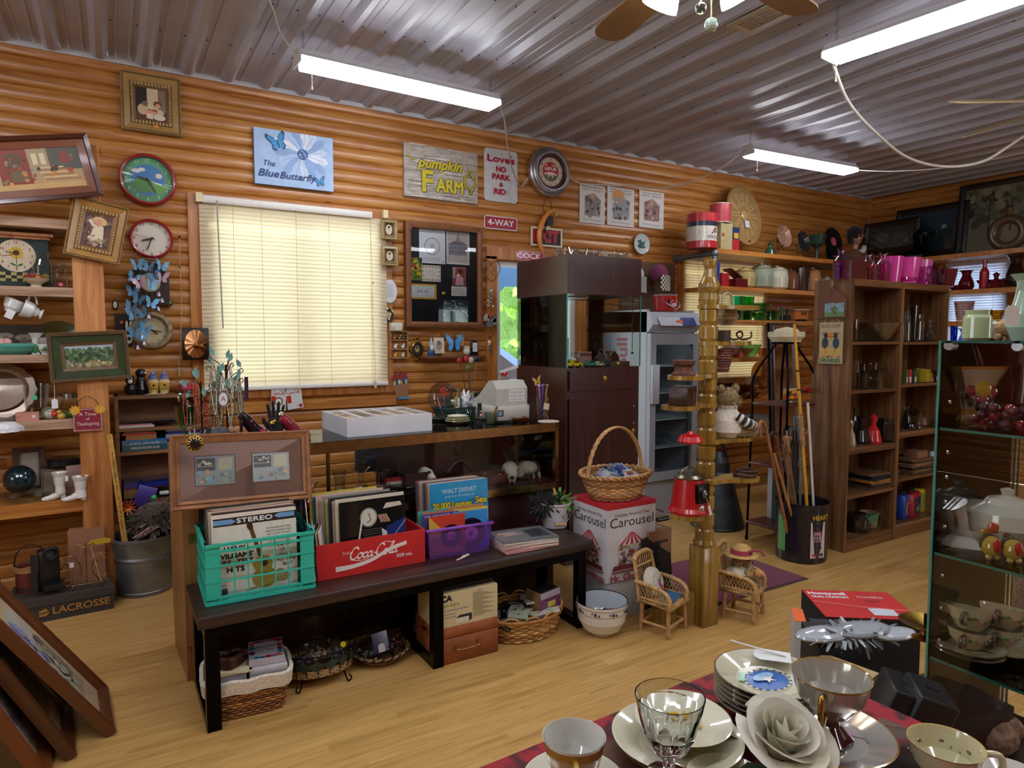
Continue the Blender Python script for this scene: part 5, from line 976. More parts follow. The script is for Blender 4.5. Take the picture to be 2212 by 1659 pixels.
t=T('green_glass_vase','tall green glass footed vase with a spoon on the counter corner','vase',ct(403,944));ob('vase',B('2f9a4a').la([(.03,0),(.028,.006),(.01,.02),(.012,.035),(.036,.06),(.045,.15),(.042,.15),(.033,.065),(0,.045)],16,wave=lambda a,i:1+.03*cos(8*a)),'glass',t);ob('spoon',B('b0b6b8').tu([(.02,0,.06),(-.015,0,.17)],.003,6).ba(-.022,0,.19,.016,sx=.8,sy=.4,sz=1.6),'chrome',t)
t=T('grey_jewel_mount','grey stone and dark pendants lying between the jewellery trees','jewellery',ct(476,950));ob('stone',B('5a5a60').ba(0,0,.03,.03,sx=1.5,sz=1.1),'rust',t);ob('dark_beads',B('1c181c').ba(.04,0,.02,.02).ba(.065,.01,.018,.018).ba(-.05,.03,.03,.03),'gloss',t)
def shoe(label,u,v,c,rz,s=1.0):
 t=T('high_heel_ornament',label,'ornament',ct(u,v),(0,0,rz));t.scale=(s,)*3;b=B(c[0]);P=cat([(0,0,.012),(.03,0,.014),(.06,0,.03),(.1,0,.075),(.125,0,.1)],5);n=len(P)
 b.tu(P,[.012+.012*sin(pi*i/(n-1))+.006*i/n for i in range(n)],10);ob('sole',b,'gloss',t);ob('heel',B(c[1]).tu([(.125,0,.09),(.13,0,0)],[.01,.004],8),'gloss',t)
 f=B(c[2])
 for i in range(6):f.tu([(P[i*2+4].x,-.024,P[i*2+4].z),(P[i*2+4].x,0,P[i*2+4].z+.024),(P[i*2+4].x,.024,P[i*2+4].z)],.007,6,jit(c[2],.3))
 ob('straps',f,'fabric',t);return t
shoe('black and pink high-heeled shoe ring holder on the counter',574,938,('1e1016','2a1018','d8407a'),pi+.5,1.1);shoe('black patterned high-heeled shoe ornament with a red edge on the counter',668,946,('8a1a34','14141a','22222a'),pi+.3,1.1)
one('paper_tag','white price tag lying against the pink shoe','tag',B('dcdee2').pr([(-.02,0),(.02,0),(.02,.05),(.008,.062),(-.008,.062),(-.02,.05)],-.002,0),'paper',ct(545,938)+V((0,-.02,0)),(-.2,.2,0))
t=T('ring_display_hand','black velvet display hand wearing rings and a gold brooch','display hand',ct(597,938),(0,0,-.2));b=B('121214')
b.tu(cat([(0,0,0),(0,0,.03),(.0,0,.06),(0,0,.085)],4),[.036,.035,.034,.033,.033,.034,.036,.037,.038,.038,.037,.034,.03],14)
for x,L_,a,r in((-.026,.062,-.22,.0078),(-.009,.078,-.06,.0082),(.009,.072,.08,.008),(.025,.056,.24,.0068)):b.tu(cat([(x,0,.07),(x+sin(a)*L_*.5,-.002,.07+.02+L_*.5),(x+sin(a)*L_,-.008,.09+L_)],4),[r*1.1]*4+[r,r*.95,r*.9,r*.85,r*.6],8)
b.tu(cat([(-.032,0,.03),(-.052,-.008,.06),(-.06,-.012,.085)],4),[.012,.012,.0115,.011,.0105,.01,.0095,.009,.006],8)
ob('hand',b,'fabric',t);ob('brooch',B('c9a850').ba(-.018,-.036,.06,.014).ba(-.006,-.038,.07,.01).ba(.024,-.034,.1,.016,'d8d0b8'),'brass',t);ob('bracelet',B('23233a').tu([(.04*cos(q),.04*sin(q),.012)for q in CI(20)],.007,6,closed=1),'gloss',t)
for u0,u1,v0,v1,r,lb in((585,618,840,886,.04,'left red and white cola bangle card propped under the window'),(618,653,838,882,-.12,'right red and white cola bangle card propped under the window')):
 t,w,h=hang('bangle_card',lb,'card',u0,v0,u1,v1,-.05,'cola bangle cards',r);a=backing(w,h,'d5d4d2',.002);a.k=40;a.re(-w*.48,-h*.2,-w*.2,h*.15,'c0342c');cola(a,0,h*.3,w*.8,h*.16,'b8584a');a.ell(w*.33,-h*.38,w*.11,col='b8302c')
 if r>0:a.ring(0,-h*.08,w*.22,w*.3,'8a4a38').re(-w*.12,-h*.2,w*.12,h*.02,'e0e0de')
 art(t,a,'film')
for i,lb in enumerate(('lower white card tray on the counter','upper white partitioned card tray full of cards')):
 p=ct(750,945)+V((0,0,.0455*i));w_,d_=.45,.40;t=T('white_card_tray',lb,'tray',p+V((.0,.0,.0005)),.03,'white card trays');b=B('d3d6dc')
 b.box(0,w_,0,.008,0,.045).box(0,w_,d_-.008,d_,0,.045).box(0,.008,.008,d_-.008,0,.045).box(w_-.008,w_,.008,d_-.008,0,.045).box(.008,w_-.008,.008,d_-.008,0,.006);ob('tray',b,'card',t)
 if i:
  for k in range(1,5):ob('divider',B('dde0e4').box(w_*k/5-.006,w_*k/5+.006,.009,d_-.009,.006,.043),'card',t)
  for k in range(5):
   c=B('b09a7a')
   for q in range(26):y=.014+q*.0143;c.box(w_*k/5+.012,w_*(k+1)/5-.012,y,y+.012,.007,.034+RU(-.004,.004),jit(RC_(['b8a080','c9b89c','8a7a60','a88a6a']),.15))
   tag(ob('card_row',c,'paper',t),kind='stuff')
t=T('plastic_basket','dark green plastic basket of pens and bags on the counter','basket',ct(984,905),CR);b=B('14352f');w_,d_,h_=.115,.075,.07
for k,(a0,c0)in enumerate((((-w_,-d_),(w_,-d_)),((w_,-d_),(w_,d_)),((w_,d_),(-w_,d_)),((-w_,d_),(-w_,-d_)))):
 n=16 if k%2==0 else 10
 for i in range(n):
  f0,f1=i/n,(i+.72)/n;q=[V((a0[0]+(c0[0]-a0[0])*f,a0[1]+(c0[1]-a0[1])*f,0))for f in(f0,f1)]
  b.add([q[0]*.8,q[1]*.8,q[1]+V((0,0,h_)),q[0]+V((0,0,h_))],[(0,1,2,3)])
b.box(-w_*.8,w_*.8,-d_*.8,d_*.8,0,.006);b.tu([(-w_,-d_,h_),(w_,-d_,h_),(w_,d_,h_),(-w_,d_,h_)],.006,6,closed=1);ob('slats',b,'plastic',t);ob('handle',B('1d4a42').tu(cat([(-.0,-d_,h_*.8),(0,-d_*.7,.15),(0,0,.18),(0,d_*.7,.15),(0,d_,h_*.8)]),.006,6),'plastic',t);BK=t
for i,(x,y,a,c,nm)in enumerate(((-.09,-.02,-.5,'d8742c','orange'),(-.075,.0,-.4,'2c4a9a','blue'),(-.06,-.03,-.3,'1c1c22','black'),(-.04,.01,-.45,'3a8ac0','light blue'),(-.02,-.01,.3,'c0a82c','yellow'),(.09,.02,.4,'4a3a9a','violet'))):one('pen','%s pen standing in the green counter basket'%nm,'pen',B(c).tu([(0,0,0),(0,0,.12)],.0045,7).la([(.0045,.12),(.001,.135),(0,.136)],7),'plastic',BK.matrix_basis@V((x,y,.012)),(0,a*.6,0),'pens in the green basket')
one('plastic_bag','crumpled clear white plastic bag in the green counter basket','bag',fluff(60,(.05,.04,.04),['d2d6d8','e2e6e8','b8bec2'],4,.05).ba(0,0,0,.045,'d2d6da'),'film',BK.matrix_basis@V((.05,0,.09)))
t=T('scissors','red-handled scissors lying over the green basket','scissors',BK.matrix_basis@V((-.03,.06,.17)),(.3,-.6,0));ob('blades',B('9aa0a4').pr([(0,-.006),(.08,-.002),(.08,.002),(0,.006)],-.002,.002),'chrome',t);ob('grips',B('c0303a').tu([(-.02+.018*cos(q),0,.012+.01*sin(q))for q in CI(12)],.004,6,closed=1).tu([(-.02+.018*cos(q),0,-.012+.01*sin(q))for q in CI(12)],.004,6,closed=1),'plastic',t)
for i,(lb,r)in enumerate((('lowest cream plate on the counter edge',.072),('second cream plate on the counter edge',.066),('top gold-edged cream bowl of the counter pile',.06))):
 one('cream_plate',lb,'plate',B('c9c6ae').la([(r*.6,0),(r*.9,.01),(r,.016),(r*.97,.018),(r*.6,.008),(0,.006)],30,cols=['c9c6ae','c9c6ae','9a8a5a','d2d0ba','c9c6ae'],wave=lambda a,i:1+(.02*cos(12*a)if 1<i<4 else 0)),'china',ct(992,915)+V((0,.02,.0005+.013*i)),0,'plates on the counter')
one('dark_ashtray','flat grey dish behind the counter plates','dish',B('3c4248').la([(.05,0),(.07,.014),(.065,.016),(0,.005)],24),'gloss',ct(950,908)+V((0,0.01,0)))
t=T('utility_lighter','black upright torch with a clear base and pink tag on the counter','torch',ct(1036,918));ob('tube',B('101014').la([(.018,.0),(.018,.03),(.02,.036),(.012,.05),(.012,.12),(.0,.122)],16),'plastic',t);ob('tag',B('d88aa0').box(-.006,.006,-.0135,-.012,.05,.065).box(-.006,.006,-.0135,-.012,.075,.08,'d8c840'),'paper',t)
t=T('drinking_glass','green tinted glass holding a wooden clothes peg beside the register','glass',ct(1060,917));ob('tumbler',B('b8d2c0').la([(.03,0),(.036,.07),(.034,.07),(.028,.006),(0,.006)],14),'glass',t)
one('clothes_peg','wooden peg sticking out of the green tinted glass','peg',B('8a6a4a').box(-.006,.006,-.004,.004,0,.1),'oldwood',ct(1058,917)+V((.0,0,.01)),(0,.5,0))
rp=ct(1110,912);t=T('cash_register','pale grey cash register with a handwritten note taped on its back','cash register',rp,CR);b=B('b9b8b0')
b.box(-.11,.11,0,.3,0.012,.095,bv=.008);b.pr([(.02,.095),(.018,.19),(.06,.235),(.10,.235),(.22,.14),(.3,.11),(.3,.095)],-.105,.105,ax='x');ob('body',b,'plastic',t);ob('feet',B('33353a').la([(.012,0),(.012,.012)],10,c=(-.08,.03,0)).la([(.012,0),(.012,.012)],10,c=(.08,.03,0)),'rubber',t)
a=B('d8d8d4').re(-.055,-.035,.055,.035,'d6d6d2').text('We Do Not',0,.018,.012,'4a5690',.08).text('Accept Cards',0,-.002,.012,'4a5690',.095).text('Cash Only',0,-.022,.012,'4a5690',.075);ob('taped_note',a,'paper',t,(.03,.0165,.15))
a=B('2c3c50').re(-.02,-.018,.02,.018,'2c3c50').re(-.014,-.012,.01,.012,'8a9aa8');ob('rating_label',a,'print',t,(-.09,-.001,.055))
one('scanner_arm','red and white printed flyer standing behind the register','flyer',B('c9ccd0').pr([(-.06,0),(.06,.03),(.06,.045),(-.06,.015)],-.02,0).ba(-.03,0,-.002,.022,'c0202c').box(-.06,0,-.01,.01,-.06,-.02,'8a8078'),'film',oY(1098,805,-1.2))
one('amber_ashtray','amber glass ashtray on the brass counter edge','ashtray',B('c0641a').la([(.034,0),(.045,.008),(.05,.03),(.044,.032),(.034,.012),(0,.008)],10),'glass',ct(1126,913)+V((0,.015,0)))
one('tape_roll','white roll of tape beside the amber ashtray','tape',B('d2d2d0').la([(.012,0),(.025,0),(.025,.018),(.012,.018),(.012,0)],20),'plastic',ct(1122,906)+V((.01,.03,0)))
t=T('pencil_glass','clear glass vase crowded with decorated pencils at the counter end','vase',ct(1170,908));PG=t.location.copy();ob('vase',B('e4eaec').la([(.024,0),(.024,.02),(.03,.06),(.034,.14),(.032,.14),(.022,.03),(0,.024)],20),'glass',t)
for i in range(9):
 a=2*pi*i/9;c=['6a3a9a','c03a8a','3a8a5a','d88a3a','b02c3a','e0c0d0','4a4a9a','2c2c30','c9a050'][i];o=one('novelty_pencil','%s novelty pencil in the counter vase'%['purple','pink','green','orange','red','pale pink','blue','black','gold'][i],'pencil',B(c).tu([(0,0,0),(0,0,.17)],.004,6).ba(0,0,.178,.009,jit(c,.4)),'plastic',PG+V((.008*cos(a),.008*sin(a),.026)),(.13*sin(a)*-1,.13*cos(a),0),'novelty pencils')
t=T('butterfly_pencil','pencil topped with a purple and yellow butterfly in the counter vase','pencil',PG+V((-.012,-.008,.03)),(.05,-.16,0));ob('shaft',B('3a2a6a').tu([(0,0,0),(0,0,.18)],.004,6),'plastic',t);a=B();bfly(a,0,.2,.04,.1,'c9b040','3a2a78');ob('wings',a,'gloss',t)
one('packet_tag','cream seed packet tag hanging on the pencil vase','tag',B('c9c09a').pr([(-.02,-.018),(.02,-.018),(.02,.018),(-.02,.018)],-.002,0).ell(0,0,.009,.012,'4a8a4a'),'paper',PG+V((.004,-.042,.085)),(0,.2,.1))
one('pearl_strand','string of brown pearls draped down the right of the pencil vase','necklace',(lambda b:[b.ba(.036+.004*sin(i),-.004,.135-i*.009,.0042,jit('b8a494',.15),seg=7,rings=5)for i in range(15)]and b)(B('b8a494')),'pearl',PG)
one('lace_doily','pearl-edged doily lying on the counter end','doily',B('cfc4b0').la([(0,.002),(.05,.003),(.06,.004),(.06,0)],30,wave=lambda a,i:1+(.06*cos(18*a)if i>1 else 0)),'fabric',ct(1180,911)+V((.015,.0,0)))
DZ=.86;t=T('work_desk','brown wooden desk behind the counter under the wall shelf','desk',(0,0,0));x0,x1=oY(890,870,-.6).x,oY(1058,870,-.6).x
ob('desk_top',B('7a4a28').box(x0,x1,-.62,-.08,DZ-.03,DZ),'oldwood',t);ob('modesty_panel',B('8a4a22').box(x0+.02,x1-.02,-.6,-.58,.1,DZ-.03),'oldwood',t)
for x in(x0+.03,x1-.03):
 for y in(-.57,-.12):ob('leg',B('6a3a1e').box(x-.025,x+.025,y-.025,y+.025,0,DZ-.03),'oldwood',t)
t=T('office_chair','dark grey padded office chair behind the white trays','chair',(oY(858,870,-.75).x-.05,-.68,0),.1);ob('backrest',B('2c3038').box(-.21,.21,-.035,.035,.62,1.0,bv=.03),'fabric',t);ob('seat',B('2c3038').box(-.2,.2,-.4,-.05,.43,.5,bv=.03),'fabric',t);ob('column',B('1a1a1e').tu([(0,-.22,.07),(0,-.22,.43)],.025,10).tu([(0,-.2,.45),(0,.03,.46),(0,.04,.66)],.015,8),'metal',t)
for k in range(5):a=2*pi*k/5;o=ob('base_arm',B('1a1a1e').tu([(0,-.22,.08),(.22*cos(a),-.22+.22*sin(a),.05)],.016,8),'plastic',t);ob('caster',B('111114').ba(.22*cos(a),-.22+.22*sin(a),.025,.025),'plastic',t)
def dk(u,Y,z=DZ):p=oY(u,800,Y);return V((p.x,Y,z))
one('purple_glass_plate','large lavender pressed glass plate standing on the desk','plate',B('b4a8c4').at(rx=pi/2-.12).la([(0,0),(.07,.0),(.1,.012),(.118,.02),(.115,.024),(.068,.006),(0,.006)],32,wave=lambda a,i:1+(.02*cos(16*a)if 1<i<5 else 0),cap=0),'glass',dk(954,-.3,DZ+.16))
t=T('phone_stand','black folding phone stand on the desk','stand',dk(968,-.5),(0,0,.3));ob('stand',B('1c1e22').pr([(-.02,0),(.06,0),(.06,.006),(0,.006),(.055,.16),(.08,.165),(.08,.172),(.045,.168)],-.035,.035),'plastic',t)
one('white_label_box','white carton behind the phone stand','box',B('d0d4d8').box(-.04,.04,-.02,.02,0,.16),'card',dk(1000,-.35));one('pale_green_vase','tall fluted pale green vase on the desk','vase',B('c4c89a').la([(.03,0),(.026,.02),(.03,.15),(.04,.2),(.037,.2)],20,wave=lambda a,i:1+.05*cos(10*a)),'china',dk(1018,-.42))
VQ=dk(1018,-.42)
for i,(u,v,c,nm)in enumerate(((993,779,'c02430','red'),(1018,778,'d0c9b0','cream'),(1030,776,'2c3440','dark blue'),(1008,775,'c03030','small red'),(1012,795,'6a7a4a','green'))):
 q=oY(u,v,-.44)-VQ;t=T('measuring_spoon','%s enamel spoon standing in the pale green vase'%nm,'spoon',VQ+V((.004*i-.008,0,.05)),0,'spoons in the desk vase');q-=V((.004*i-.008,0,.05));ob('handle',B('b8b0a0').tu([(0,0,0),q],.003,5),'metal',t);ob('bowl',B(c).ba(q.x,q.y,q.z,.022,sy=.4),'gloss',t)
t=T('desk_microphone','black drum-shaped desk lamp on a short post','lamp',dk(1036,-.48));ob('post',B('14141a').tu([(0,0,0),(0,0,.17)],.009,8).la([(.045,0),(.04,.01),(0,.012)],20),'plastic',t);ob('head',B('101016').at(.02,0,.19,ry=1.2).la([(.0,-.05),(.032,-.05),(.034,.05),(.0,.052)],18),'rubber',t)
one('white_plug','white charger with a black lead on the desk','charger',B('d8dadc').box(-.03,.03,-.012,.012,0,.02,bv=.005).tu(cat([(-.03,0,.01),(-.08,-.02,.0),(-.1,-.09,-.08),(-.1,-.1,-.2)]),.003,5,'1c1c20'),'plastic',dk(936,-.55,DZ+.002));one('crystal_ball_dish','clear lumpy glass paperweight on the desk','paperweight',B('dfe4e4').ba(0,0,.03,.035,sx=1.2),'glass',dk(925,-.45));one('green_sticker_box','small clear box with a green sticker before the lavender plate','box',B('c4ccd0').box(-.025,.025,-.015,.015,0,.05).ell(0,.0,.001).box(-.008,.008,-.016,-.015,.008,.024,'3ac878'),'film',dk(950,-.52))
# ==== bench in front of the counter
BP,BRZ,BZ=V((.235,-2.105,0)),.012,.44
def bt(u,v,z=BZ):return oZ(u,v,z)
L,D=1.81,.40
N_=T('long_bench','long low bench with a dark plank top on black steel frames before the counter','bench',BP,BRZ)
ob('plank_top',B().box(0,L,0,D,BZ-.045,BZ,bv=.004),'espresso',N_)
for x in(.02,.93,L-.09):ob('leg_frame',B('17171a').box(x,x+.05,.01,.05,0,BZ-.045).box(x,x+.05,D-.05,D-.01,0,BZ-.045).box(x,x+.05,.05,D-.05,0,.04).box(x,x+.05,.05,D-.05,BZ-.085,BZ-.045),'metal',N_)
ob('front_rail',B('17171a').box(.07,L-.09,.012,.048,BZ-.085,BZ-.045),'metal',N_);ob('back_rail',B('17171a').box(.07,L-.09,D-.048,D-.012,BZ-.085,BZ-.045),'metal',N_)
one('paper_scrap','torn white scrap of paper stuck on the bench edge','paper',B('d8d4cc').pr([(-.03,0),(-.01,.004),(.0,.012),(.03,.016),(.035,.01),(.01,.002),(-.028,-.006)],-.0012,0),'paper',V((oY(1000,1206,BP.y).x,BP.y+.003,oY(1000,1206,BP.y).z)))
cp=bt(447,1312);t=T('plastic_crate','turquoise lattice crate full of records at the left of the bench','crate',cp+V((0,.004,.001)),-.02);W_,D_,H_=.40,.335,.235;c1='2fb39c'
def lattice(b,L_,f,n,ends=.05):
 for z0,z1,o in((0,.012,.006),(.022,.03,.003),(.085,.091,.004),(.145,.151,.004),(.198,.208,.003),(H_-.012,H_,.008)):f(b,0,L_,z0,z1,o)
 for i in range(n+1):x=ends+(L_-2*ends)*i/n;f(b,x-.0025,x+.0025,0,H_,.003)
 for a,c in((0,ends),(L_-ends,L_)):f(b,a,c,.022,H_,.0015)
fb=B(c1);lattice(fb,W_,lambda b,a,c,z0,z1,o:b.box(a,c,-o,.004,z0,z1),6);ob('front_wall',fb,'plastic',t)
fb=B(c1);lattice(fb,W_,lambda b,a,c,z0,z1,o:b.box(a,c,D_-.004,D_+o,z0,z1),6);ob('back_wall',fb,'plastic',t)
for x,s in((0,-1),(W_,1)):fb=B(c1);lattice(fb,D_,lambda b,a,c,z0,z1,o:b.box(min(x,x+s*o)-(.004 if s>0 else 0),max(x,x+s*o)+(.004 if s<0 else 0),a,c,z0,z1),5,.04);ob('side_wall',fb,'plastic',t)
ob('floor_grid',B(c1).box(0,W_,0,D_,0,.008),'plastic',t)
RC=['c9bda4','d8cfb8','2c2c30','b0a48c','d2c6ae','4a5a7a','a89a80','e0d8c4','8a3a30','6a6458','c4b498','3a3a40','d9d0bc','7a6a54']
def record(label,loc,rot,col,group,s=.315,th=.0042,artf=None,mat='card'):
 t=T('record_album',label,'record',loc,rot,group);ob('sleeve',B(col).box(-s/2,s/2,0,th,0,s),mat,t)
 if artf:a=B();a.k=2;artf(a,s);ob('cover_art',a,'film',t,(0,0,s/2))
 return t
def hank(a,s):
 a.re(-s/2,-s/2,s/2,s/2,'d6d2c4').re(-s*.48,s*.36,s*.5,s*.46,'1c1c20').text('STEREO',0,s*.41,s*.055,'d6dce0',s*.42,bold=.001)
 a.lay([(-s*.48,s*.38),(-s*.27,s*.38),(-s*.22,s*.41),(-s*.27,s*.44),(-s*.48,s*.44)],'6a9ac8').lay([(s*.48,s*.39),(s*.28,s*.39),(s*.23,s*.42),(s*.28,s*.45),(s*.48,s*.45)],'6a9ac8')
 for i,w in enumerate((.3,.33,.28,.3,.26,.3,.3)):a.text(['TAKE THESE CHAINS FROM MY HEART',"THERE'LL BE NO TEARDROPS TONIGHT",'HEY, GOOD LOOKIN',"I CAN'T HELP IT  COLD COLD HEART",'HONKY TONKIN','YOU WIN AGAIN  HALF AS MUCH','SETTIN THE WOODS ON FIRE'][i],s*.28,s*(.27-i*.038),s*.022,'2a2a2c',s*w)
 for i,(q,w)in enumerate((('HANK',.25),("WILLIAMS'",.42),('GREATEST',.42),('HITS',.2))):a.text(q,-s*.24,s*(.07-i*.085),s*.06,'1a1a1c',s*w,bold=.0014)
 for i,q in enumerate(('14','OF',"HANK'S",'ALL-TIME','BEST')):a.text(q,s*(.3+.02*i),s*(.04-i*.062),s*(.06 if i==0 else .04),'2a2a2c')
 g='9a8438';a.line([(-s*.05,s*.3),(s*.06,-s*.08)],s*.045,'5a3c24').ell(-s*.06,s*.33,s*.035,s*.05,'3a2418',a=.3).ell(s*.08,-s*.16,s*.12,s*.1,g).ell(s*.1,-s*.34,s*.15,s*.13,g).ell(s*.09,-s*.25,s*.1,s*.1,g).ell(s*.1,-s*.16,s*.04,col='2a1a10').line([(s*.05,-s*.28),(s*.18,-s*.31)],s*.02,'3a2414').ell(s*.3,-s*.36,s*.11,s*.06,'8a8054').ell(s*.28,-s*.31,s*.06,s*.05,'9a9064').line([(-s*.12,-s*.47),(s*.1,-s*.42)],s*.02,'a89a60').text('MGM',-s*.4,-s*.37,s*.03,'2a2a2c').re(-s*.45,-s*.48,-s*.34,-s*.4,'3a4a5a')
for i in range(20):
 y=D_-.018-i*.0148;p=MX.Translation(t.location)@MX.Rotation(-.02,4,'Z')@V((W_*.47+RU(-.01,.012),y,.010+RU(0,.006)))
 o=record('record sleeve %s behind the front album in the turquoise crate'%['with a dark spine','in cream card','with a blue edge','in worn tan card','with a grey spine'][i%5]if i<19 else 'country greatest hits album with a guitar cover, front of the turquoise crate',p,(-.05,0,-.02),RC_(RC)if i<19 else 'd6d2c4','records in the turquoise crate',artf=hank if i==19 else None)
for i in range(3):
 p=MX.Translation(cp)@V((W_+.012+.012*i,.16-.03*i,.002));record(['black album slanting between the crate and the red box','cream album slanting between the crate and the red box','pale boxed set standing upright beside the red box'][i],p+V((.03,.1,0)),(-.08,0,1.35),['1c1c20','c9b898','d8d2c6'][i],'loose albums by the crate',.3 if i<2 else .2)
kp=bt(682,1258);w_,d_,h_=.49,.24,.15;t=T('soda_case','bright red cardboard cola case holding records on the bench','box',kp+V((.004,.0,.001)),.012);b=B('bf1f1c')
b.box(0,w_,0,.006,0,h_).box(0,w_,d_-.006,d_,0,h_).box(0,.006,.006,d_-.006,0,h_).box(w_-.006,w_,.006,d_-.006,0,h_).box(.006,w_-.006,.006,d_-.006,0,.006);ob('carton',b,'card',t);a=B()
a.text('Enjoy',.135,.10,.012,'e2c8c0',.045);cola(a,.25,.09,.22,.05,'e6dcd4')
a.lay([(p.x,p.y)for p in cat([(.08,.048,0),(.16,.048,0),(.24,.062,0),(.32,.095,0),(.4,.112,0)],5)]+[(p.x,p.y)for p in cat([(.4,.095,0),(.32,.078,0),(.24,.045,0),(.16,.03,0),(.08,.026,0)],5)],'e0d4cc').text('500 mL',.39,.05,.015,'e2d8d0',.075,bold=.0006);art(t,a,'card','lettering',y=-.0006);KT=t
def moto(a,s):
 a.re(-s/2,-s/2,s/2,s/2,'141416').lay([(s*.1,-s*.42),(s*.5,-s*.3),(s*.5,s*.18),(s*.2,.02)],'22306a').lay([(s*.15,-s*.5),(s*.5,-s*.5),(s*.5,-s*.34)],'1a1a20').line([(s*.2,-.06),(s*.5,.04)],.003,'b0b4c0').line([(s*.2,-.07),(s*.5,-.05)],.003,'9aa0b0').ell(-s*.07,s*.24,s*.13,s*.14,'8d8a84',n=28).ell(-s*.07,s*.24,s*.11,s*.12,'c9c6ba',n=28).line([(-s*.1,s*.16),(-s*.04,s*.2),(-s*.07,s*.3)],.006,'7a6a58')
 a.line([(-s*.17,s*.22),(-s*.24,-s*.15)],.008,'c9c9c4')
 for i in range(7):a.line([(-s*.17+i*.002,s*(.06-i*.035)),(s*.12,s*(.06-i*.035))],.004,'4a4a4c').line([(s*.08+i*s*.035,s*.26),(s*.13+i*s*.04,s*.14)],.008,'b08a7a')if i<4 else None
 a.lay([(s*.12,s*.06),(s*.2,0),(s*.23,-s*.2),(s*.15,-s*.3),(s*.13,-s*.05)],'c6c6bc').lay([(s*.15,s*.34),(s*.2,s*.42),(s*.42,s*.42),(s*.45,s*.36)],'c9bfb0').lay([(-s*.2,-s*.5)]+[(-s*.02+s*.22*cos(q),-s*.5+s*.32*sin(q))for q in(pi*k/12 for k in range(13))],'0c0c0e',).ell(-s*.02,-s*.5,s*.001).bl(34,-s*.45,-s*.35,-s*.26,-s*.05,.002,.005,['8a8a5a','b0aa7a'])
KM=MX.Translation(KT.location)@MX.Rotation(.012,4,'Z')
for i in range(14):
 s=.30 if i%3 else .312;p=KM@V((.262-.006*(13-i)*.9,d_-.03-i*.0142,.008));f=i==13
 record('motorbike headlamp album cover at the front of the red case' if f else 'record sleeve %s inside the red case'%['with a yellow top','with a blue top','in black card','in faded pink card','with a tan edge','in cream card','with a grey edge'][i%7],p,(-.06,0,.012),'161618' if f else['c9b44a','3a7aa0','22222a','c0a498','b8a488','cfc4ac','8a8478'][i%7],'records in the red case',s,artf=moto if f else None)
for i,c in enumerate(('d4cfc4','1c1c20','b89a80','e0dcd2')):record(['white','black','tan','pale'][i]+' slim boxed recording leaning at the left of the red case',KM@V((.025+.016*i,.07+.012*i,.008)),(-.1,0,1.2),c,'slim recordings in the red case',.19)
def leag(a,s):
 a.re(-s/2,-s/2,s/2,s/2,'2a8fc0').bl(8,-s*.48,-s*.48,-s*.4,-s*.1,.006,.014,['c9d2d0','7ab8d0']).text('WALT DISNEY',0,s*.36,s*.07,'c9dce4',s*.6).text('presents the story of',0,s*.28,s*.04,'b0d0e0',s*.5)
 a.line([(s*.1+s*.25*cos(q),s*.05+s*.2*sin(q))for q in(pi*1.05+pi*1.0*k/14 for k in range(15))],.012,'1c3a48')
 for c,o in(('22303a',.003),('d8c22c',0)):a.text('20,000 Leagues',-s*.13,s*.14,s*.095,c,s*.66,bold=.0016+o).text('Sea',s*.37,s*.17,s*.1,c,s*.2,bold=.0016+o)
 a.text('UNDER',s*.23,s*.19,s*.03,'22303a').text('THE',s*.23,s*.14,s*.03,'22303a')
lg=bt(975,1170)
for i in range(10):f=i==9;record('sky blue sea adventure story album in front of the children\'s records' if f else 'children\'s record sleeve %s behind the sea story album'%['with a maroon edge','with a blue edge','with an orange edge','with a cream edge','with a teal edge'][i%5],V((lg.x+.02-.003*(9-i),-1.695-i*.0125,BZ+.002)),(-.06,0,-.02),'2a8fc0' if f else['7a3a34','5a6a8a','c98a5a','cfc6b4','6a9a94'][i%5],'children\'s albums behind the purple bin',.31,artf=leag if f else None)
bp=bt(925,1212);w_,d_,h_=.325,.13,.135;t=T('plastic_bin','translucent purple plastic bin of small records on the bench','bin',bp+V((.0,.004,.001)),-.05)
tr=NT('purple_plastic');a_=tr.n('Attribute',{'attribute_name':'Col'});pb=tr.n('BsdfPrincipled',Base_Color=a_.outputs[0],Roughness=.25);tp_=tr.n('BsdfTransparent',Color=a_.outputs[0]);MATS['purple_plastic']=tr.end(tr.n('MixShader',i0=.8,i1=pb.outputs[0],i2=tp_.outputs[0]))
b=B('b07ad8');r0=[(.012,.008),(w_-.012,.008),(w_-.012,d_-.008),(.012,d_-.008)];r1=[(0,0),(w_,0),(w_,d_),(0,d_)]
vs=[(x,y,0)for x,y in r0]+[(x,y,h_)for x,y in r1];b.add(vs,[(3,2,1,0)]+[(i,(i+1)%4,4+(i+1)%4,4+i)for i in range(4)]);ob('tub',b,'purple_plastic',t);ob('rim',B('8a4abc').tu([(-.004,-.004,h_),(w_+.004,-.004,h_),(w_+.004,d_+.004,h_),(-.004,d_+.004,h_)],.007,6,closed=1),'plastic',t);BM_=MX.Translation(t.location)@MX.Rotation(-.05,4,'Z')
def rec45(c1,c2):
 def f(a,s):a.re(-s/2,-s/2,s/2,s/2,c1).lay([(-s/2,-s/2),(s/2,-s/2),(-s/2,s/2)],c2).ell(s*.1,-.01,s*.3,col='161618',n=30).ell(s*.1,-.01,s*.12,col='d8a0b0').ell(s*.1,-.01,s*.03,col='161618')
 return f
def rec45b(a,s):a.re(-s/2,-s/2,s/2,s/2,'3a8ac8').ell(0,-.02,s*.42,col='141416',n=30).ell(0,-.02,s*.2,col='d890b0').ell(0,-.02,s*.06,col='3a2a50')
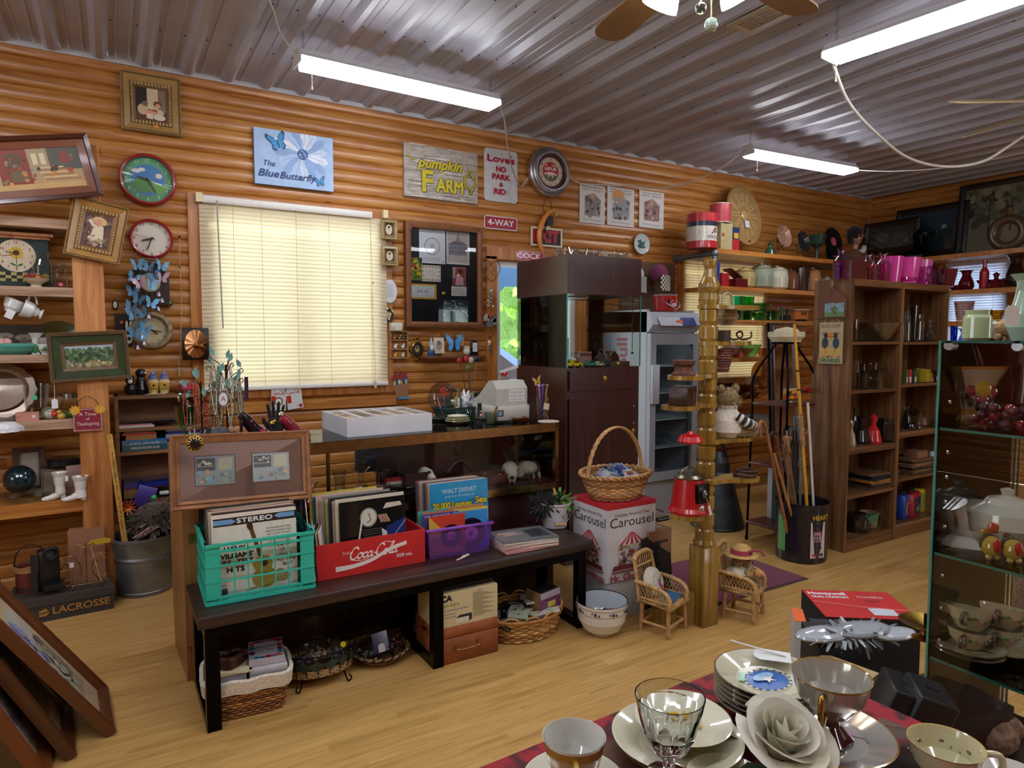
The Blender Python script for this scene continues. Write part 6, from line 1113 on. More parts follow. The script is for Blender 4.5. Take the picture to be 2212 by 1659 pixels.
def dland(a,s):a.re(-s/2,-s/2,s/2,s/2,'4a4a8a').text('45 RPM',-s*.38,s*.44,s*.05,'d8d8e0',s*.16).text('A DISNEYLAND RECORD',0,s*.44,s*.045,'d0d0dc',s*.5).text('99¢',s*.4,s*.44,s*.06,'d8d8e0')
for i,(x,lb,c,f,lift)in enumerate(((.085,'teal edged small record at the back of the purple bin','4a9a94',None,.05),(.24,'tan envelope of small records in the purple bin','b07a4a',None,.07),(.1,'orange small record sleeve in the purple bin','c06a3a',None,.045),(.25,'yellow small record sleeve in the purple bin','d0b03a',None,.045),(.09,'navy storybook single with a price corner in the purple bin','3c3c7a',dland,.04),(.235,'blue nursery single with a black disc in the purple bin','3a8ac8',rec45b,.03),(.11,'red and yellow read-along single at the front of the purple bin','c0402c',rec45('c0402c','d0a83a'),.02))):record(lb,BM_@V((x,d_-.022-i*.0135,.003+lift*.3)),(-.04,0,-.05),c,'singles in the purple bin',.18,.004,f)
RS(11);mp=bt(1135,1185)
for i in range(8):one('plastic_magazine',['lowest bagged magazine of the bench pile','second bagged magazine of the bench pile','pink-edged magazine low in the bench pile','fourth bagged magazine of the bench pile','red-edged magazine mid bench pile','sixth bagged magazine of the bench pile','seventh bagged magazine of the bench pile','grey song folio topping the magazine pile'][i],'magazine',(B(RC_(['c9c2b8','d2ccc0','b8b0a8','c08a84'])if i<7 else '6a6a6c').box(-.145,.145,-.1,.1,0,.0065))if i<7 else B('6a6c70').box(-.145,.145,-.1,.1,0,.006).box(-.12,-.02,.03,.05,.006,.0064,'b89a98').box(-.1,.0,0,.02,.006,.0064,'a89090').box(.02,.12,-.06,.06,.006,.0064,'3a3c40'),'film',mp+V((.02,.055,.001+i*.0068)),-.1+RU(-.08,.08),'bagged magazines')
def bucket(t,r0,r1,h,col,mat,hcol,bail,seg=30,print_=None):
 ob('pail',B(col).la([(r0,0),(r0+.003,.004),(r1,h),(r1+.004,h),(r1+.004,h-.008),(r1-.003,h),(r0-.003,.006),(0,.006)],seg),mat,t);ob('bail_handle',B(hcol).tu(cat(bail,6),.0022,5),'metal',t)
t=T('white_pail','small white metal pail with a wooden grip at the right of the bench','pail',bt(1205,1140)+V((.0,.03,.001)),-.3);bucket(t,.062,.085,.135,'d3d2d6','china','9a9a9c',[(-.085,0,.12),(-.06,-.08,.07),(0,-.1,.035),(.06,-.08,.07),(.085,0,.12)]);ob('grip',B('c9a060').tu([(-.03,-.102,.036),(.03,-.102,.036)],.008,8),'oldwood',t);a=B();a.text('Grove',0,0,.016,'6a6a6c',shear=.2);ob('lettering',a,'print',t,(.045,-.068,.075),(.1,0,.65));WP=t.location.copy()
t=T('feather_mask','green and gold feathered mask lying in the white pail','mask',WP+V((.02,0,.135)));fb=fluff(90,(.06,.05,.02),['3a9a3c','6ab84a','c9b060','1c4a24','d8d4c0'],8,.06);ob('green_feathers',fb,'petal',t);fb=fluff(110,(.032,.032,.025),['0c0c0e','16161a','1c1a20'],9,.06);ob('black_feathers',fb,'fur',t,(-.1,-.01,.0))
def weave(b,prof,n,cols,amp=.004,r=.004,sx=1,sy=1,sq=0):
 for k,(R,z)in enumerate(prof):
  pts=[]
  for i in range(n):
   a=2*pi*i/n;q=1.0
   if sq:q=1/max(abs(cos(a))**sq+abs(sin(a))**sq,1e-6)**(1/sq)
   w=amp*(1 if(i+k)%2 else-1);pts.append(((R+w)*q*cos(a)*sx,(R+w)*q*sin(a)*sy,z))
  b.tu(pts,r,5,jit(RC_(cols),.2),closed=1)
 return b
WC=['a8763c','b8854a','8f5f2c','c49558','9a6a34']
p=oZ(548,1554);t=T('lined_basket','square wicker basket with a white cloth lining at the left under the bench','basket',p+V((0,.135,0)),-.1);LB=t
b=B('8a5a2c');weave(b,[(.105+.018*k/12,.008+.0105*k)for k in range(13)],56,['8a5a2c','a8733c','7a4a22','9a6832'],.003,.0048,1.25,.98,6);b.box(-.12,.12,-.095,.095,0,.008);ob('weave',b,'wicker',t)
def sqring(b,R0,z0,R1,z1,sx,sy,col,sq=6,n=48):
 f=lambda a:1/(abs(cos(a))**sq+abs(sin(a))**sq)**(1/sq)
 vs=[(R*f(2*pi*i/n)*cos(2*pi*i/n)*sx,R*f(2*pi*i/n)*sin(2*pi*i/n)*sy,z+.004*sin(9*2*pi*i/n))for R,z in((R0,z0),(R1,z1))for i in range(n)]
 return b.add(vs,[(i,(i+1)%n,n+(i+1)%n,n+i)for i in range(n)],col,True)
b=B('cfc6b2');sqring(b,.132,.105,.136,.155,1.25,.98,'cfc6b2');sqring(b,.136,.155,.125,.16,1.25,.98,'d8cfbc');sqring(b,.125,.16,.118,.12,1.25,.98,'c4bba8');ob('cloth_lining',b,'fabric',t)
LM=MX.Translation(LB.location)@MX.Rotation(-.1,4,'Z')
for i,(x,y,z,c,lb,w,d)in enumerate(((-.07,-.01,.12,'b4b4b8','foil-wrapped book on the left of the lined basket',.13,.19),(-.07,0,.150,'a8a8ae','second foil-wrapped book under the heart box',.13,.19),(.075,.0,.12,'b0b0b6','foil-wrapped book on the right of the lined basket',.14,.2),(.075,.0,.150,'bcbcc0','second foil-wrapped book under the floral book',.14,.19))):one('wrapped_book',lb,'book',B(c).box(-w/2,w/2,-d/2,d/2,0,.028,bv=.003),'film',LM@V((x,y,z)),-.1,'foil-wrapped books')
t=T('floral_book','book with a red and blue floral cover on top of the lined basket','book',LM@V((.075,.01,.18)),-.15);ob('cover',B('b0a8b0').box(-.065,.065,-.09,.09,0,.022),'film',t);a=B().re(-.065,-.09,.065,.09,'c9c4cc');RS(3)
for k in range(46):q=RC_([(-1,0),(1,0),(0,1),(0,-1)]);x=q[0]*.052 if q[0]else RU(-.055,.055);z=q[1]*.072 if q[1]else RU(-.075,.075);a.ell(x,z,RU(.008,.014),RU(.006,.012),RC_(['a82040','2a6a94','c03a5a','7a2a5a','3a8a9a','d07a3a']),9)
a.text('Journey',0,.02,.018,'4a4450',shear=.3).text('to You',0,-.01,.016,'4a4450',shear=.3);ob('cover_art',a,'film',t,(0,0,.0225),(-pi/2,0,0))
t=T('heart_box','brown heart-shaped wooden box with a glass window in the lined basket','box',LM@V((-.065,-.02,.182)),(-.12,0,0));H2=cat([(0,-.065,0),(.05,-.02,0),(.07,.025,0),(.045,.055,0),(.015,.05,0),(0,.033,0),(-.015,.05,0),(-.045,.055,0),(-.07,.025,0),(-.05,-.02,0)],4,True)
ob('body',B('3c2016').pr([(q.x,q.y)for q in H2],0,.03,ax='z'),'darkwood',t);ob('raised_rim',B('4a281c').tu([(q.x*.86,q.y*.86,.034)for q in H2],.011,8,closed=1),'darkwood',t);ob('window',B('1a1c20').pr([(q.x*.72,q.y*.72)for q in H2],.03,.034,ax='z'),'film',t)
for i in range(2):one('paper_napkins',['cream card pack under the heart box','folded cream card beneath the heart box'][i],'paper',B('cdbf9c').box(-.075,.075,-.07,.07,0,.0045),'paper',LM@V((-.06,-.03,.1785-.005*i)),.2*i-.3)
p=oZ(705,1490);t=T('wire_basket','oval black wire and cane basket on looped feet under the bench','basket',p+V((0,.1,0)),-.03);ob('cane_band',weave(B('a8865a'),[(.098,.05+.008*k)for k in range(5)],50,['a8865a','8f6f45','bd9a6c'],.003,.0042,1.35,.8).la([(0,.05),(.095,.05)],40,sx=1.35,sy=.8),'wicker',t);b=B('15181a')
for i in range(18):q=2*pi*i/18;b.tu([(.1*1.35*cos(q),.08*sin(q),.05),(.112*1.35*cos(q),.09*sin(q),.14)],.0022,5)
for z,k in((.14,1.12),(.085,1.03)):b.tu([(.1*k*1.35*cos(q),.08*k*sin(q),z)for q in CI(36)],.0028,5,closed=1)
for x in(-.085,.085):
 for y in(-.065,.065):b.tu(cat([(x,y,.05),(x*1.1,y*1.15,.02),(x*1.2,y*1.2,.003),(x*1.35,y*1.2,.015),(x*1.25,y*1.15,.03)]),.0032,5)
ob('wire',b,'metal',t);b=B('22382a')
for i in range(8):q=pi+pi*(i+.5)/8;b.at(.108*1.38*cos(q),.088*sin(q),.1,rz=q+pi/2).pr([(0,-.024),(.02,-.012),(.028,.01),(.01,.012),(0,.03),(-.01,.012),(-.028,.01),(-.02,-.012)],-.001,.001)
ob('ivy_leaves',b,'leaf',t);WB=t.location.copy();RS(21)
def bagblob(label,loc,r,cols,seed,grp):
 t=T('bagged_jewellery',label,'bag',loc,RU(-1,1),grp);RS(seed);b=B(cols[0])
 for _ in range(34):b.ba(RG(0,r*.35),RG(0,r*.3),RU(.006,r*.5),RU(.004,.009),jit(RC_(cols),.3),seg=6,rings=4)
 ob('beads',b,'gloss',t);c=B('e2e4e8');vs=[];
 for i in range(7):
  for j in range(10):a=2*pi*j/10;q=r*sin(pi*(i+.5)/7.5)*RU(.8,1.2);vs.append((q*cos(a),q*sin(a)*.8,r*.85*(1-cos(pi*(i+.5)/7.5))*.6+RU(0,.008)))
 c.add(vs,[(i*10+j,i*10+(j+1)%10,(i+1)*10+(j+1)%10,(i+1)*10+j)for i in range(6)for j in range(10)]);ob('plastic_bag',c,'glass',t);return t
for i,(x,y,c,lb)in enumerate(((-.075,.0,['6a5a70','8a7a8a','3a3444'],'bag of violet beads at the left of the wire basket'),(-.01,-.02,['b8aca0','d0c4b4','8a7a6a'],'bag of pearl beads at the front of the wire basket'),(.06,.0,['7a7a8a','a8a8b0','c9c0a8'],'bag of silver beads at the right of the wire basket'),(.0,.04,['5a4a3a','9a8a6a','3c3440'],'bag of dark beads at the back of the wire basket'))):bagblob(lb,WB+V((x,y,.085+.02*(i%2))),.06,c,30+i,'bags of jewellery in the wire basket')
one('yellow_price_dot','round yellow price sticker on the bag at the right of the wire basket','sticker',B('d8c81c').at(rx=pi/2-.4).la([(.012,0),(.012,.001),(0,.001)],18),'paper',WB+V((.09,-.045,.15)))
p=oZ(838,1442);t=T('round_basket','shallow round dark coiled basket of bagged oddments under the bench','basket',p+V((0,.1,0)));b=B('7a5a40')
weave(b,[(.06+.012*k,.006+.004*k*k*.4)for k in range(6)],44,['5a3c28','8a6848','3a2618'],.002,.0065);b.la([(0,.004),(.07,.006)],30)
for i in range(40):q=2*pi*i/40;b.tu([(.12*cos(q),.12*sin(q),.04),(.132*cos(q+.12),.132*sin(q+.12),.055)],.004,5,'a8865c' if i%2 else '3a2a1c')
ob('coils',b,'wicker',t);RB=t.location.copy()
for i,(x,y,c,lb)in enumerate(((-.05,.0,['b8c4b0','4a5a5a','8aa0a0'],'bag of pale green cards in the round basket'),(.04,.02,['8a2a30','c9c9cc','4a5a8a'],'crumpled clear bag at the right of the round basket'),(-.0,.05,['3a3a44','6a7a8a','2c3440'],'bag of dark trinkets at the back of the round basket'))):bagblob(lb,RB+V((x,y,.02+.012*i)),.075,c,50+i,'bags in the round basket')
t=T('purple_booklet','small purple booklet with a white price tag standing in the round basket','booklet',RB+V((-.01,-.055,.055)),(-.35,0,.15));ob('cover',B('2c1c4a').box(-.038,.038,0,.006,0,.085),'film',t);ob('price_tag',B('d8dade').pr([(-.016,.0),(.016,.0),(.016,.028),(.006,.036),(-.006,.036),(-.016,.028)],-.004,-.002),'paper',t)
p0,p1=oZ(938,1440),oZ(1072,1410);cw=.312;t=T('wooden_chest','two-tier honey-coloured wooden case with a brass handle under the bench','chest',V((1.18,-2.075,0)),-.02);zt=oY(1000,1348,-2.07).z
ob('lower_case',B('8a4a22').box(0,cw,0,.24,0,.115,bv=.002),'oldwood',t);ob('upper_case',B('93522a').box(0,cw,0.003,.24,.117,zt,bv=.002),'oldwood',t);ob('handle',B('a88a50').tu(cat([(.1,0,.07),(.1,-.018,.066),(.15,-.02,.064),(.205,-.02,.07),(.21,0,.078)]),.004,6).box(.09,.11,-.004,0,.062,.078).box(.2,.22,-.004,0,.07,.086),'brass',t);ob('side_clasp',B('8a7a5a').box(-.006,0,.1,.14,.13,.14),'brass',t)
ry=-2.07;h2=oY(1000,1270,ry).z-zt;t=T('radio_carton','cream scanning radio carton on top of the wooden case','box',V((1.18,ry+.0,zt+.001)),-.02);ob('carton',B('c4b48a').box(0,.312,0,.2,0,h2*.93),'card',t);a=B()
a.text('RCA',.045,h2*.78,.026,'16161a',.07,bold=.0028).text('Scan-Aire',.065,h2*.6,.02,'6a8a2a',.105)
for i,q in enumerate(('Home and Mobile Scanning Radio','8-channel 3 band','VHF Hi VHF Lo UHF')):a.text(q,.012,h2*(.46-.1*i),.008,'4a6a94',al='l',w=(.15,.09,.09)[i])
a.lay([(.1,.01),(.165,.01),(.165,.034),(.1,.034)],'c9c4b4').lay([(.1,.034),(.165,.034),(.18,.046),(.118,.046)],'1c1c1e').lay([(.165,.01),(.18,.018),(.18,.046),(.165,.034)],'2a2a2c').text('Features',.22,h2*.86,.006,'6a6450')
for i in range(16):a.line([(.185,h2*(.8-i*.042)),(.24+.05*(i%3)/2,h2*(.8-i*.042))],.0022,'6a644c')
art(t,a,'card','lettering',y=-.0006);one('black_receiver','flat black receiver lying on the radio carton','radio',B('16171a').box(.0,.3,.03,.19,0,.035,bv=.004),'plastic',V((1.185,ry,zt+h2*.93+.002)),-.02)
p=oZ(1160,1391);t=T('willow_basket','wide oval willow basket heaped with cassette tapes under the bench','basket',p+V((0.01,.165,0)),-.06);RS(8);b=B('b08044')
weave(b,[(.15+.02*k/7,.01+.0125*k)for k in range(8)],40,['b08044','c49858','96682f','a8783c'],.005,.0072,1.2,.95)
for i in range(13):
 a0=2*pi*i/13;b.tu(cat([(.172*1.2*cos(a0),.172*.95*sin(a0),.085),(.18*1.2*cos(a0+.12),.18*.95*sin(a0+.12),.13),(.18*1.2*cos(a0+.36),.18*.95*sin(a0+.36),.13),(.172*1.2*cos(a0+.48),.172*.95*sin(a0+.48),.085)],4),.0055,5,jit('b8894a',.2))
b.tu([(.178*1.2*cos(q),.178*.95*sin(q),.112)for q in CI(36)],.009,6,'a8713a',closed=1).la([(0,.006),(.145,.008)],36,'7a5a34',sx=1.2,sy=.95);ob('willow_weave',b,'wicker',t);WL=MX.Translation(t.location)@MX.Rotation(-.06,4,'Z')
def cassette(label,M_,rot,c,case=False):
 t=T('cassette_tape',label,'cassette',M_,rot,'cassettes in the willow basket');ob('shell',B(c).box(-.05,.05,-.032,.032,0,.011,bv=.002),'plastic',t);a=B().re(-.042,-.016,.042,.022,jit(c,.3)).re(-.02,-.004,.02,.006,'2a2c30').ell(-.012,.001,.005,col='b8b8b4').ell(.012,.001,.005,col='b8b8b4');ob('label',a,'print',t,(0,0,.0112),(-pi/2,0,0))
 if case:ob('case',B('e6eaec').box(-.055,.055,-.035,.035,-.003,.014),'pane',t)
for i in range(16):
 x,y=[(-.13,-.03),(-.08,.05),(-.04,-.05),(.0,.07),(.01,-.01),(-.1,.1),(.06,-.08),(.08,.0),(-.12,-.09),(-.05,-.11),(.03,-.12),(.1,.09),(-.02,.02),(.05,.05),(-.15,.04),(.11,-.1)][i]
 cassette(['grey','black cased','pale green','smoky cased','cream','dark cased','ivory','white labelled','black','clear cased','charcoal','silver grey','pale grey','black labelled','slate','dusty white'][i]+' cassette in the willow basket',WL@V((x,y,.075+.012*(i%4)+(.02 if i in(4,7,12)else 0))),(RU(-.35,.35),RU(-.3,.3),RU(-.7,.7)),['7a8288','1c1c20','a0a890','4a4a4c','c0bc9c','26262a','b8b49a','c9c8b8','18181c','5a5c60','303236','9a9ca0','a8a8a4','222226','5f666e','c2c0b4'][i],i in(1,3,5,9))
t=T('cassette_rack','small wooden cassette rack with a purple gift bag front on the willow basket','rack',WL@V((.13,-.01,.10)),(0,-.08,.1));ob('rack',B('a07a54').box(-.065,.065,-.05,.055,0,.012).box(-.065,-.057,-.05,.055,0,.1).box(.057,.065,-.05,.055,0,.1),'oldwood',t)
for k in range(5):ob('cassette_case',B('1a1a1e').box(-.055,.055,-.045+.018*k,-.031+.018*k,.013,.105),'plastic',t)
ob('printed_front',B('6a3058').box(-.063,.063,-.055,-.051,.0,.09).box(-.063,.063,-.056,-.05,.07,.1,'a89aa4').box(-.02,.03,-.0565,-.055,.02,.05,'c9b050'),'film',t)
t=T('enamel_bowl','deep white enamel bowl with a dark rim and plum flower band on the floor','bowl',oZ(1308,1370)+V((0,.03,0)));r=.128;ob('bowl',B('cfcdc6').la([(.05,0),(.06,.0),(.095,.03),(.118,.075),(.124,.12),(r,.165),(r,.168),(r-.005,.165),(.115,.075),(.06,.012),(0,.01)],44,cols=['d2d0c8']*5+['2c2420','2c2420','bcc4cc','bcc4cc','bcc4cc']),'china',t);b=B('3a2440')
for z in(.118,.148):b.la([(.1245+(.0035 if z>.13 else 0),z),(.125+(.0035 if z>.13 else 0),z+.002)],44,'3c3430',cap=0)
for q in range(9):
 for o,zz,rr in((0,.134,.009),(.14,.131,.006),(-.13,.136,.005)):a0=2*pi*q/9+o+.3;b.ba(.1268*cos(a0),.1268*sin(a0),zz,rr,'2e1c3c',sx=.3+.7*abs(sin(a0)),sy=.3+.7*abs(cos(a0)),seg=7,rings=5)
ob('flower_band',b,'gloss',t);ob('green_sticker',B('3ab85a').at(.075,-.085,.06,rx=pi/2+.4,rz=.6).la([(.008,0),(.008,.001),(0,.001)],12),'paper',t);EB=t.location.copy()
for i in range(5):one('bead_lump',['plum','black','dark brown','navy','dark red'][i]+' rounded bead lying in the enamel bowl','bead',B(['4a2a30','1a1a20','2a2024','1c2030','5a2a2c'][i]).ba(0,0,.02,.02,sx=1.4),'gloss',EB+V((-.04+.022*i,.02*(i%2)-.01,.065+.002*i)),0,'beads in the enamel bowl')
fp=V((.235,-1.72,.665));t=T('framed_prints','oak-framed pair of small kitchen still-life prints propped against the counter','picture',oY(526,1012,-1.75),(-.2,.035,.03));w,h=.55,.30
ob('moulding',B('8a5a34').fr(w-.07,h-.07,[(0,.0),(0,.01),(.012,.016),(.018,.012),(.03,.02),(.035,.016),(.035,-.01)],['7a4c2a','95643c','7a4c2a','95643c','8a5a34']),'oldwood',t);a=backing(w-.07,h-.07,'c9a89a',.004);a.k=80
for x in(-.11,.11):
 a.re(x-.078,-.062,x+.078,.062,'6a5f5c').re(x-.074,-.058,x+.074,.058,'9aa2a2').re(x-.07,.0,x+.0,.05,'5a6468').re(x+.012,.0,x+.066,.05,'b8b8a0').line([(x-.07,.018),(x-.005,.018)],.003,'b0b0a4').bl(26,x-.065,-.05,x+.065,-.005,.004,.011,['6a90a4','b08a6a','8a9a88','c0a890','7a8a94']).bl(12,x-.066,.02,x-.01,.045,.003,.006,['a8a89c','8a7a6a','c9c4b4'])
art(t,a,'paper',y=-.002);ob('glazing',B('f4f6f6').box(-(w-.07)/2,(w-.07)/2,-.008,-.006,-(h-.07)/2,(h-.07)/2),'pane',t)
t=T('lion_brooch','round gold and black brooch hanging over the corner of the framed prints','brooch',oY(421,958,-1.82));ob('medallion',B('14120e').ba(0,0,0,.028,sy=.4).box(-.002,.002,-.001,.001,.02,.06,'c9a850'),'gloss',t);b=B('c9a850')
for k in range(14):q=2*pi*k/14;b.tu([(.018*cos(q),-.011,.018*sin(q)),(.028*cos(q),-.006,.028*sin(q))],.0028,5)
ob('gold_rays',b.tu([(.029*cos(q),0,.029*sin(q))for q in CI(24)],.003,6,closed=1),'brass',t)
# ==== tall cabinet with a glass box
X0,X1,Y0,Y1=2.434,3.035,-1.3,-.70
t=T('display_cabinet','tall dark mahogany cabinet with a glass display box and hood','cabinet',(0,0,0));GZ,HZ,TP=1.265,1.727,1.972
ob('cupboard_body',B().box(X0,X1,Y0+.012,Y1,0,GZ),'mahogany',t);ob('door',B().box(X0+.02,X1-.03,Y0-.004,Y0+.012,.06,1.07),'mahogany',t);dr=ob('drawer',B().box(X0+.02,X1-.03,Y0-.004,Y0+.012,1.12,GZ-.02),'mahogany',t)
def lock(x,z):return B('b09050').at(x,Y0-.004,z,rx=pi/2).la([(.019,0),(.019,.004),(.013,.006),(.012,.01),(0,.011)],18).box(-.002,.002,-.006,.006,.011,.0115,'2a2010')
ob('drawer_lock',lock((X0+X1)/2,1.19),'brass',dr);ob('door_lock',lock(X1-.055,.83),'brass',t)
for z in(1.0,.885):ob('screw',B('a8a8a8').ba(X1-.055,Y0-.005,z,.006,sy=.5),'metal',t)
ob('hood',B().box(X0,X1,Y0,Y1,HZ,TP),'mahogany',t);g=B('e9f7f2')
for a in((X0,X0+.006,Y0,Y1),(X1-.006,X1,Y0,Y1),(X0,X1,Y0,Y0+.006),(X0,X1,Y1-.006,Y1)):g.box(*a,GZ,HZ)
ob('glass_box',g,'pane',t);[ob('glass_edge',B('2f9c86').box(x-.003,x+.003,Y0-.001,Y0+.005,GZ,HZ),'gloss',t)for x in(X0+.002,X1-.002)];ob('recessed_lamp',B('c9ccd0').la([(.1,-.004),(.11,-.006),(.115,0)],28,c=((X0+X1)/2-.05,-1.0,HZ)),'metal',t)
def juicer(lb,x,y,r,rz):t=T('glass_juicer',lb,'juicer',(x,y,TP),rz,'glass juicers');ob('bowl',B('e8eeee').la([(r*.7,0),(r*.8,.008),(r,.04),(r*1.03,.05),(r*.95,.045),(r*.6,.01),(r*.38,.015),(r*.2,.06),(0,.075)],28,wave=lambda a,i:1+(.06*cos(14*a)if i>4 else .02*cos(20*a))),'glass',t);ob('handle',B('e8eeee').tu(cat([(r,0,.045),(r+.035,0,.045),(r+.04,0,.02),(r*.95,0,.015)]),.006,7),'glass',t)
juicer('clear glass juicer with a pointed cone, left on the cabinet hood',2.52,-1.17,.075,2.6);juicer('largest fluted glass juicer, middle of the cabinet hood',2.68,-1.19,.09,-.2);juicer('clear ribbed glass juicer with a loop handle, right on the cabinet hood',2.90,-1.2,.082,0)
one('blue_rim_saucer','white saucer with a blue rim behind the glass juicers','saucer',B('c9d2e6').la([(.04,0),(.07,.02),(.068,.022),(0,.006)],24,cols=['d9dce6','4a6ac0','d9dce6']),'china',(2.60,-1.03,TP));one('seashell','pale seashell at the right corner of the cabinet hood','shell',B('c9b8a4').ba(0,0,.02,.025,sx=1.5),'rust',(2.97,-1.05,TP))
def toycar(lb,x,y,rz,c,z=GZ,s=1.0,cat_='toy car',grp='toy cars in the cabinet'):
 t=T('toy_car',lb,'toy car',(x,y,z),rz,grp);t.scale=(s,)*3;ob('body',B(c).pr([(-.04,.008),(-.04,.02),(-.022,.023),(-.012,.036),(.016,.036),(.026,.023),(.04,.02),(.04,.008)],-.015,.015),'gloss',t);ob('windows',B('1a1e24').pr([(-.016,.024),(-.01,.034),(.014,.034),(.021,.024)],-.0155,.0155),'gloss',t)
 for q in(-.022,.024):ob('wheel',B('18181a').at(q,0,.008,rx=pi/2).la([(0,-.0165),(.008,-.0165),(.008,.0165),(0,.0165)],12),'rubber',t)
for q in(('yellow toy taxi at the glass corner of the cabinet',2.53,-1.25,.1,'d8b81c',1.3),('teal toy coupe beside the toy taxi',2.65,-1.25,.2,'3a8a80',1.2),('pale green toy saloon behind the toy taxi',2.53,-1.17,0,'9ab88a',1.2),('red toy car by the left glass of the cabinet',2.48,-1.02,1.5,'b8402c',1.2),('orange toy car by the left glass of the cabinet',2.48,-.9,1.5,'c9682c',1.2),('cream toy roadster behind the teal coupe',2.74,-1.23,.2,'c2b890',1.0)):toycar(q[0],q[1],q[2],q[3],q[4],s=q[5])
t=T('vintage_camera','open black bellows camera beside the toy cars in the cabinet','camera',(2.8,-1.2,GZ));ob('case',B('17171a').box(-.03,.04,-.03,.03,0,.05,bv=.006).box(-.055,-.03,-.025,.025,.012,.055),'rubber',t);ob('handle',B('2a2420').tu(cat([(-.03,0,.05),(-.04,0,.1),(0,0,.11)]),.005,6),'rubber',t)
t=T('wooden_tool_tray','brown wooden tool tray with rounded ends in the cabinet','tray',(2.92,-1.15,GZ));ob('tray',B('3c241a').box(-.1,.1,-.06,.06,0,.03).pr([(-.1,.03),(-.1,.06),(-.06,.09),(-.02,.06),(-.02,.03)],.05,.06).pr([(.02,.03),(.02,.06),(.06,.1),(.1,.06),(.1,.03)],.05,.06),'darkwood',t);ob('price_sticker',B('d8c82c').box(-.012,.012,-.0615,-.0605,.012,.028),'paper',t)
one('wood_reel','small red-brown wooden reel on the tool tray in the cabinet','reel',B('5a2c20').la([(.022,0),(.022,.008),(.008,.012),(.008,.05),(.022,.054),(.022,.07),(0,.07)],16),'darkwood',(2.91,-1.12,GZ+.031));one('jar_lantern','small clear glass jar behind the cars in the cabinet','jar',B('d2d8d4').la([(.03,0),(.034,.01),(.034,.08),(.028,.09),(.028,.1)],18),'glass',(2.72,-1.0,GZ));one('navy_carton','dark blue carton standing in the back of the cabinet','box',B('1c2a3c').box(-.045,.045,-.02,.02,0,.19),'card',(2.76,-.78,GZ));one('striped_box','pink and brown cardboard box at the back right of the cabinet','box',B('a87a70').box(-.05,.05,-.03,.03,0,.09).box(-.05,.05,-.031,-.03,.06,.08,'6a3a34'),'card',(2.9,-.85,GZ));one('white_feather_toy','white and grey plastic toy plane behind the yellow taxi','toy',B('c9ced0').ba(0,0,.05,.03,sx=1.6,sz=.6).box(-.02,.02,-.06,.06,.045,.055),'gloss',(2.6,-1.08,GZ))
one('wooden_board','dark carved plank standing in the glass cabinet','board',B('3a2420').pr([(0,0),(.05,0),(.03,.22),(.01,.42),(-.03,.43),(-.01,.2)],0,.02),'darkwood',(2.62,-.78,GZ));t=T('insect_card','yellowed spotted card fixed to the grey slatted panel seen through the cabinet','card',oY(1190,748,.36));a=backing(.15,.26,'c2b07c',.006);a.k=100;a.bl(12,-.05,-.1,.05,.1,.006,.011,['9a8a58','a89464','8a7a50']);ob('card',a,'paper',t)
b=B('8f8a80');[b.box(-.13,.13,0,.02,.03*i,.03*i+.026,jit('98948a',.06))for i in range(54)];one('slatted_panel','tall grey slatted panel standing on the porch behind the cabinet glass','panel',b.box(-.13,.13,.004,.024,0,1.62,'7a766e'),'oldwood',(oY(1180,748,.38).x,.38,-.12))
b=B('14141a');[b.ba(0,0,-.012*i,.0045,seg=6,rings=4)for i in range(30)];one('bead_necklace','black bead strand hanging inside the right glass of the cabinet','necklace',b.ba(0,0,-.37,.009),'gloss',(2.99,-1.27,HZ-.004))
FX0,FX1,FY0,FY1=3.66,4.19,-.72,-.06;t=T('drinks_fridge','tall grey glass-door drinks fridge behind the turned pole stand','fridge',(0,0,0));b=B('a9b0ba')
b.box(FX0,FX0+.03,FY0+.05,FY1,0,1.68).box(FX1-.03,FX1,FY0+.05,FY1,0,1.68).box(FX0,FX1,FY1-.03,FY1,0,1.68,'c2ccd4').box(FX0+.03,FX1-.03,FY0+.05,FY1,0,.3).pr([(FY0+.03,1.5),(FY0-.02,1.56),(FY0+.02,1.66),(FY1,1.68),(FY1,1.5)],FX0,FX1,ax='x');ob('cabinet_body',b,'plastic',t)
b=B('9aa0aa').box(FX0,FX0+.06,FY0,FY0+.045,.3,1.49).box(FX1-.06,FX1,FY0,FY0+.045,.3,1.49).box(FX0+.06,FX1-.06,FY0,FY0+.045,1.40,1.49).box(FX0+.06,FX1-.06,FY0,FY0+.045,.3,.37);dr=ob('door',b,'plastic',t);ob('glass_pane',B('e0eeee').box(FX0+.06,FX1-.06,FY0+.01,FY0+.02,.37,1.40),'pane',dr);ob('handle',B('b8bec8').box(FX0+.0,FX0+.07,FY0-.035,FY0,.93,1.24,bv=.006),'plastic',dr);a=B().ring(0,0,.022,.028,'1c2026').ring(0,0,.012,.015,'2a2e34');ob('round_sticker',a,'print',dr,(FX0+.1,FY0+.009,1.33))
glow('fridge_glow','e6f4f2',1.6);ob('lamp_strip',B().box(FX0+.1,FX1-.1,FY0+.08,FY0+.11,1.47,1.49),'fridge_glow',t)
for z in(.55,.78,1.0,1.22):ob('wire_shelf',B('b8c4c6').box(FX0+.032,FX1-.032,FY0+.06,FY1-.04,z,z+.008),'plastic',t)
a=B('c9ccd2').re(-.2,-.04,.2,.04,'b8bcc4').re(.04,-.04,.2,.04,'2a3a7a').ell(.03,0,.03,.018,'d8682c').ell(-.0,0,.02,.01,'c02c3a');ob('header_label',a,'film',t,((FX0+FX1)/2,FY0-.0215,1.585),(-.55,0,0));a=B();a.text('Red Bull',0,0,.13,'c0445a',.6,bold=.004,rot=pi/2);ob('lettering',a,'print',t,(FX0-.001,-.38,1.15),(0,0,-pi/2))
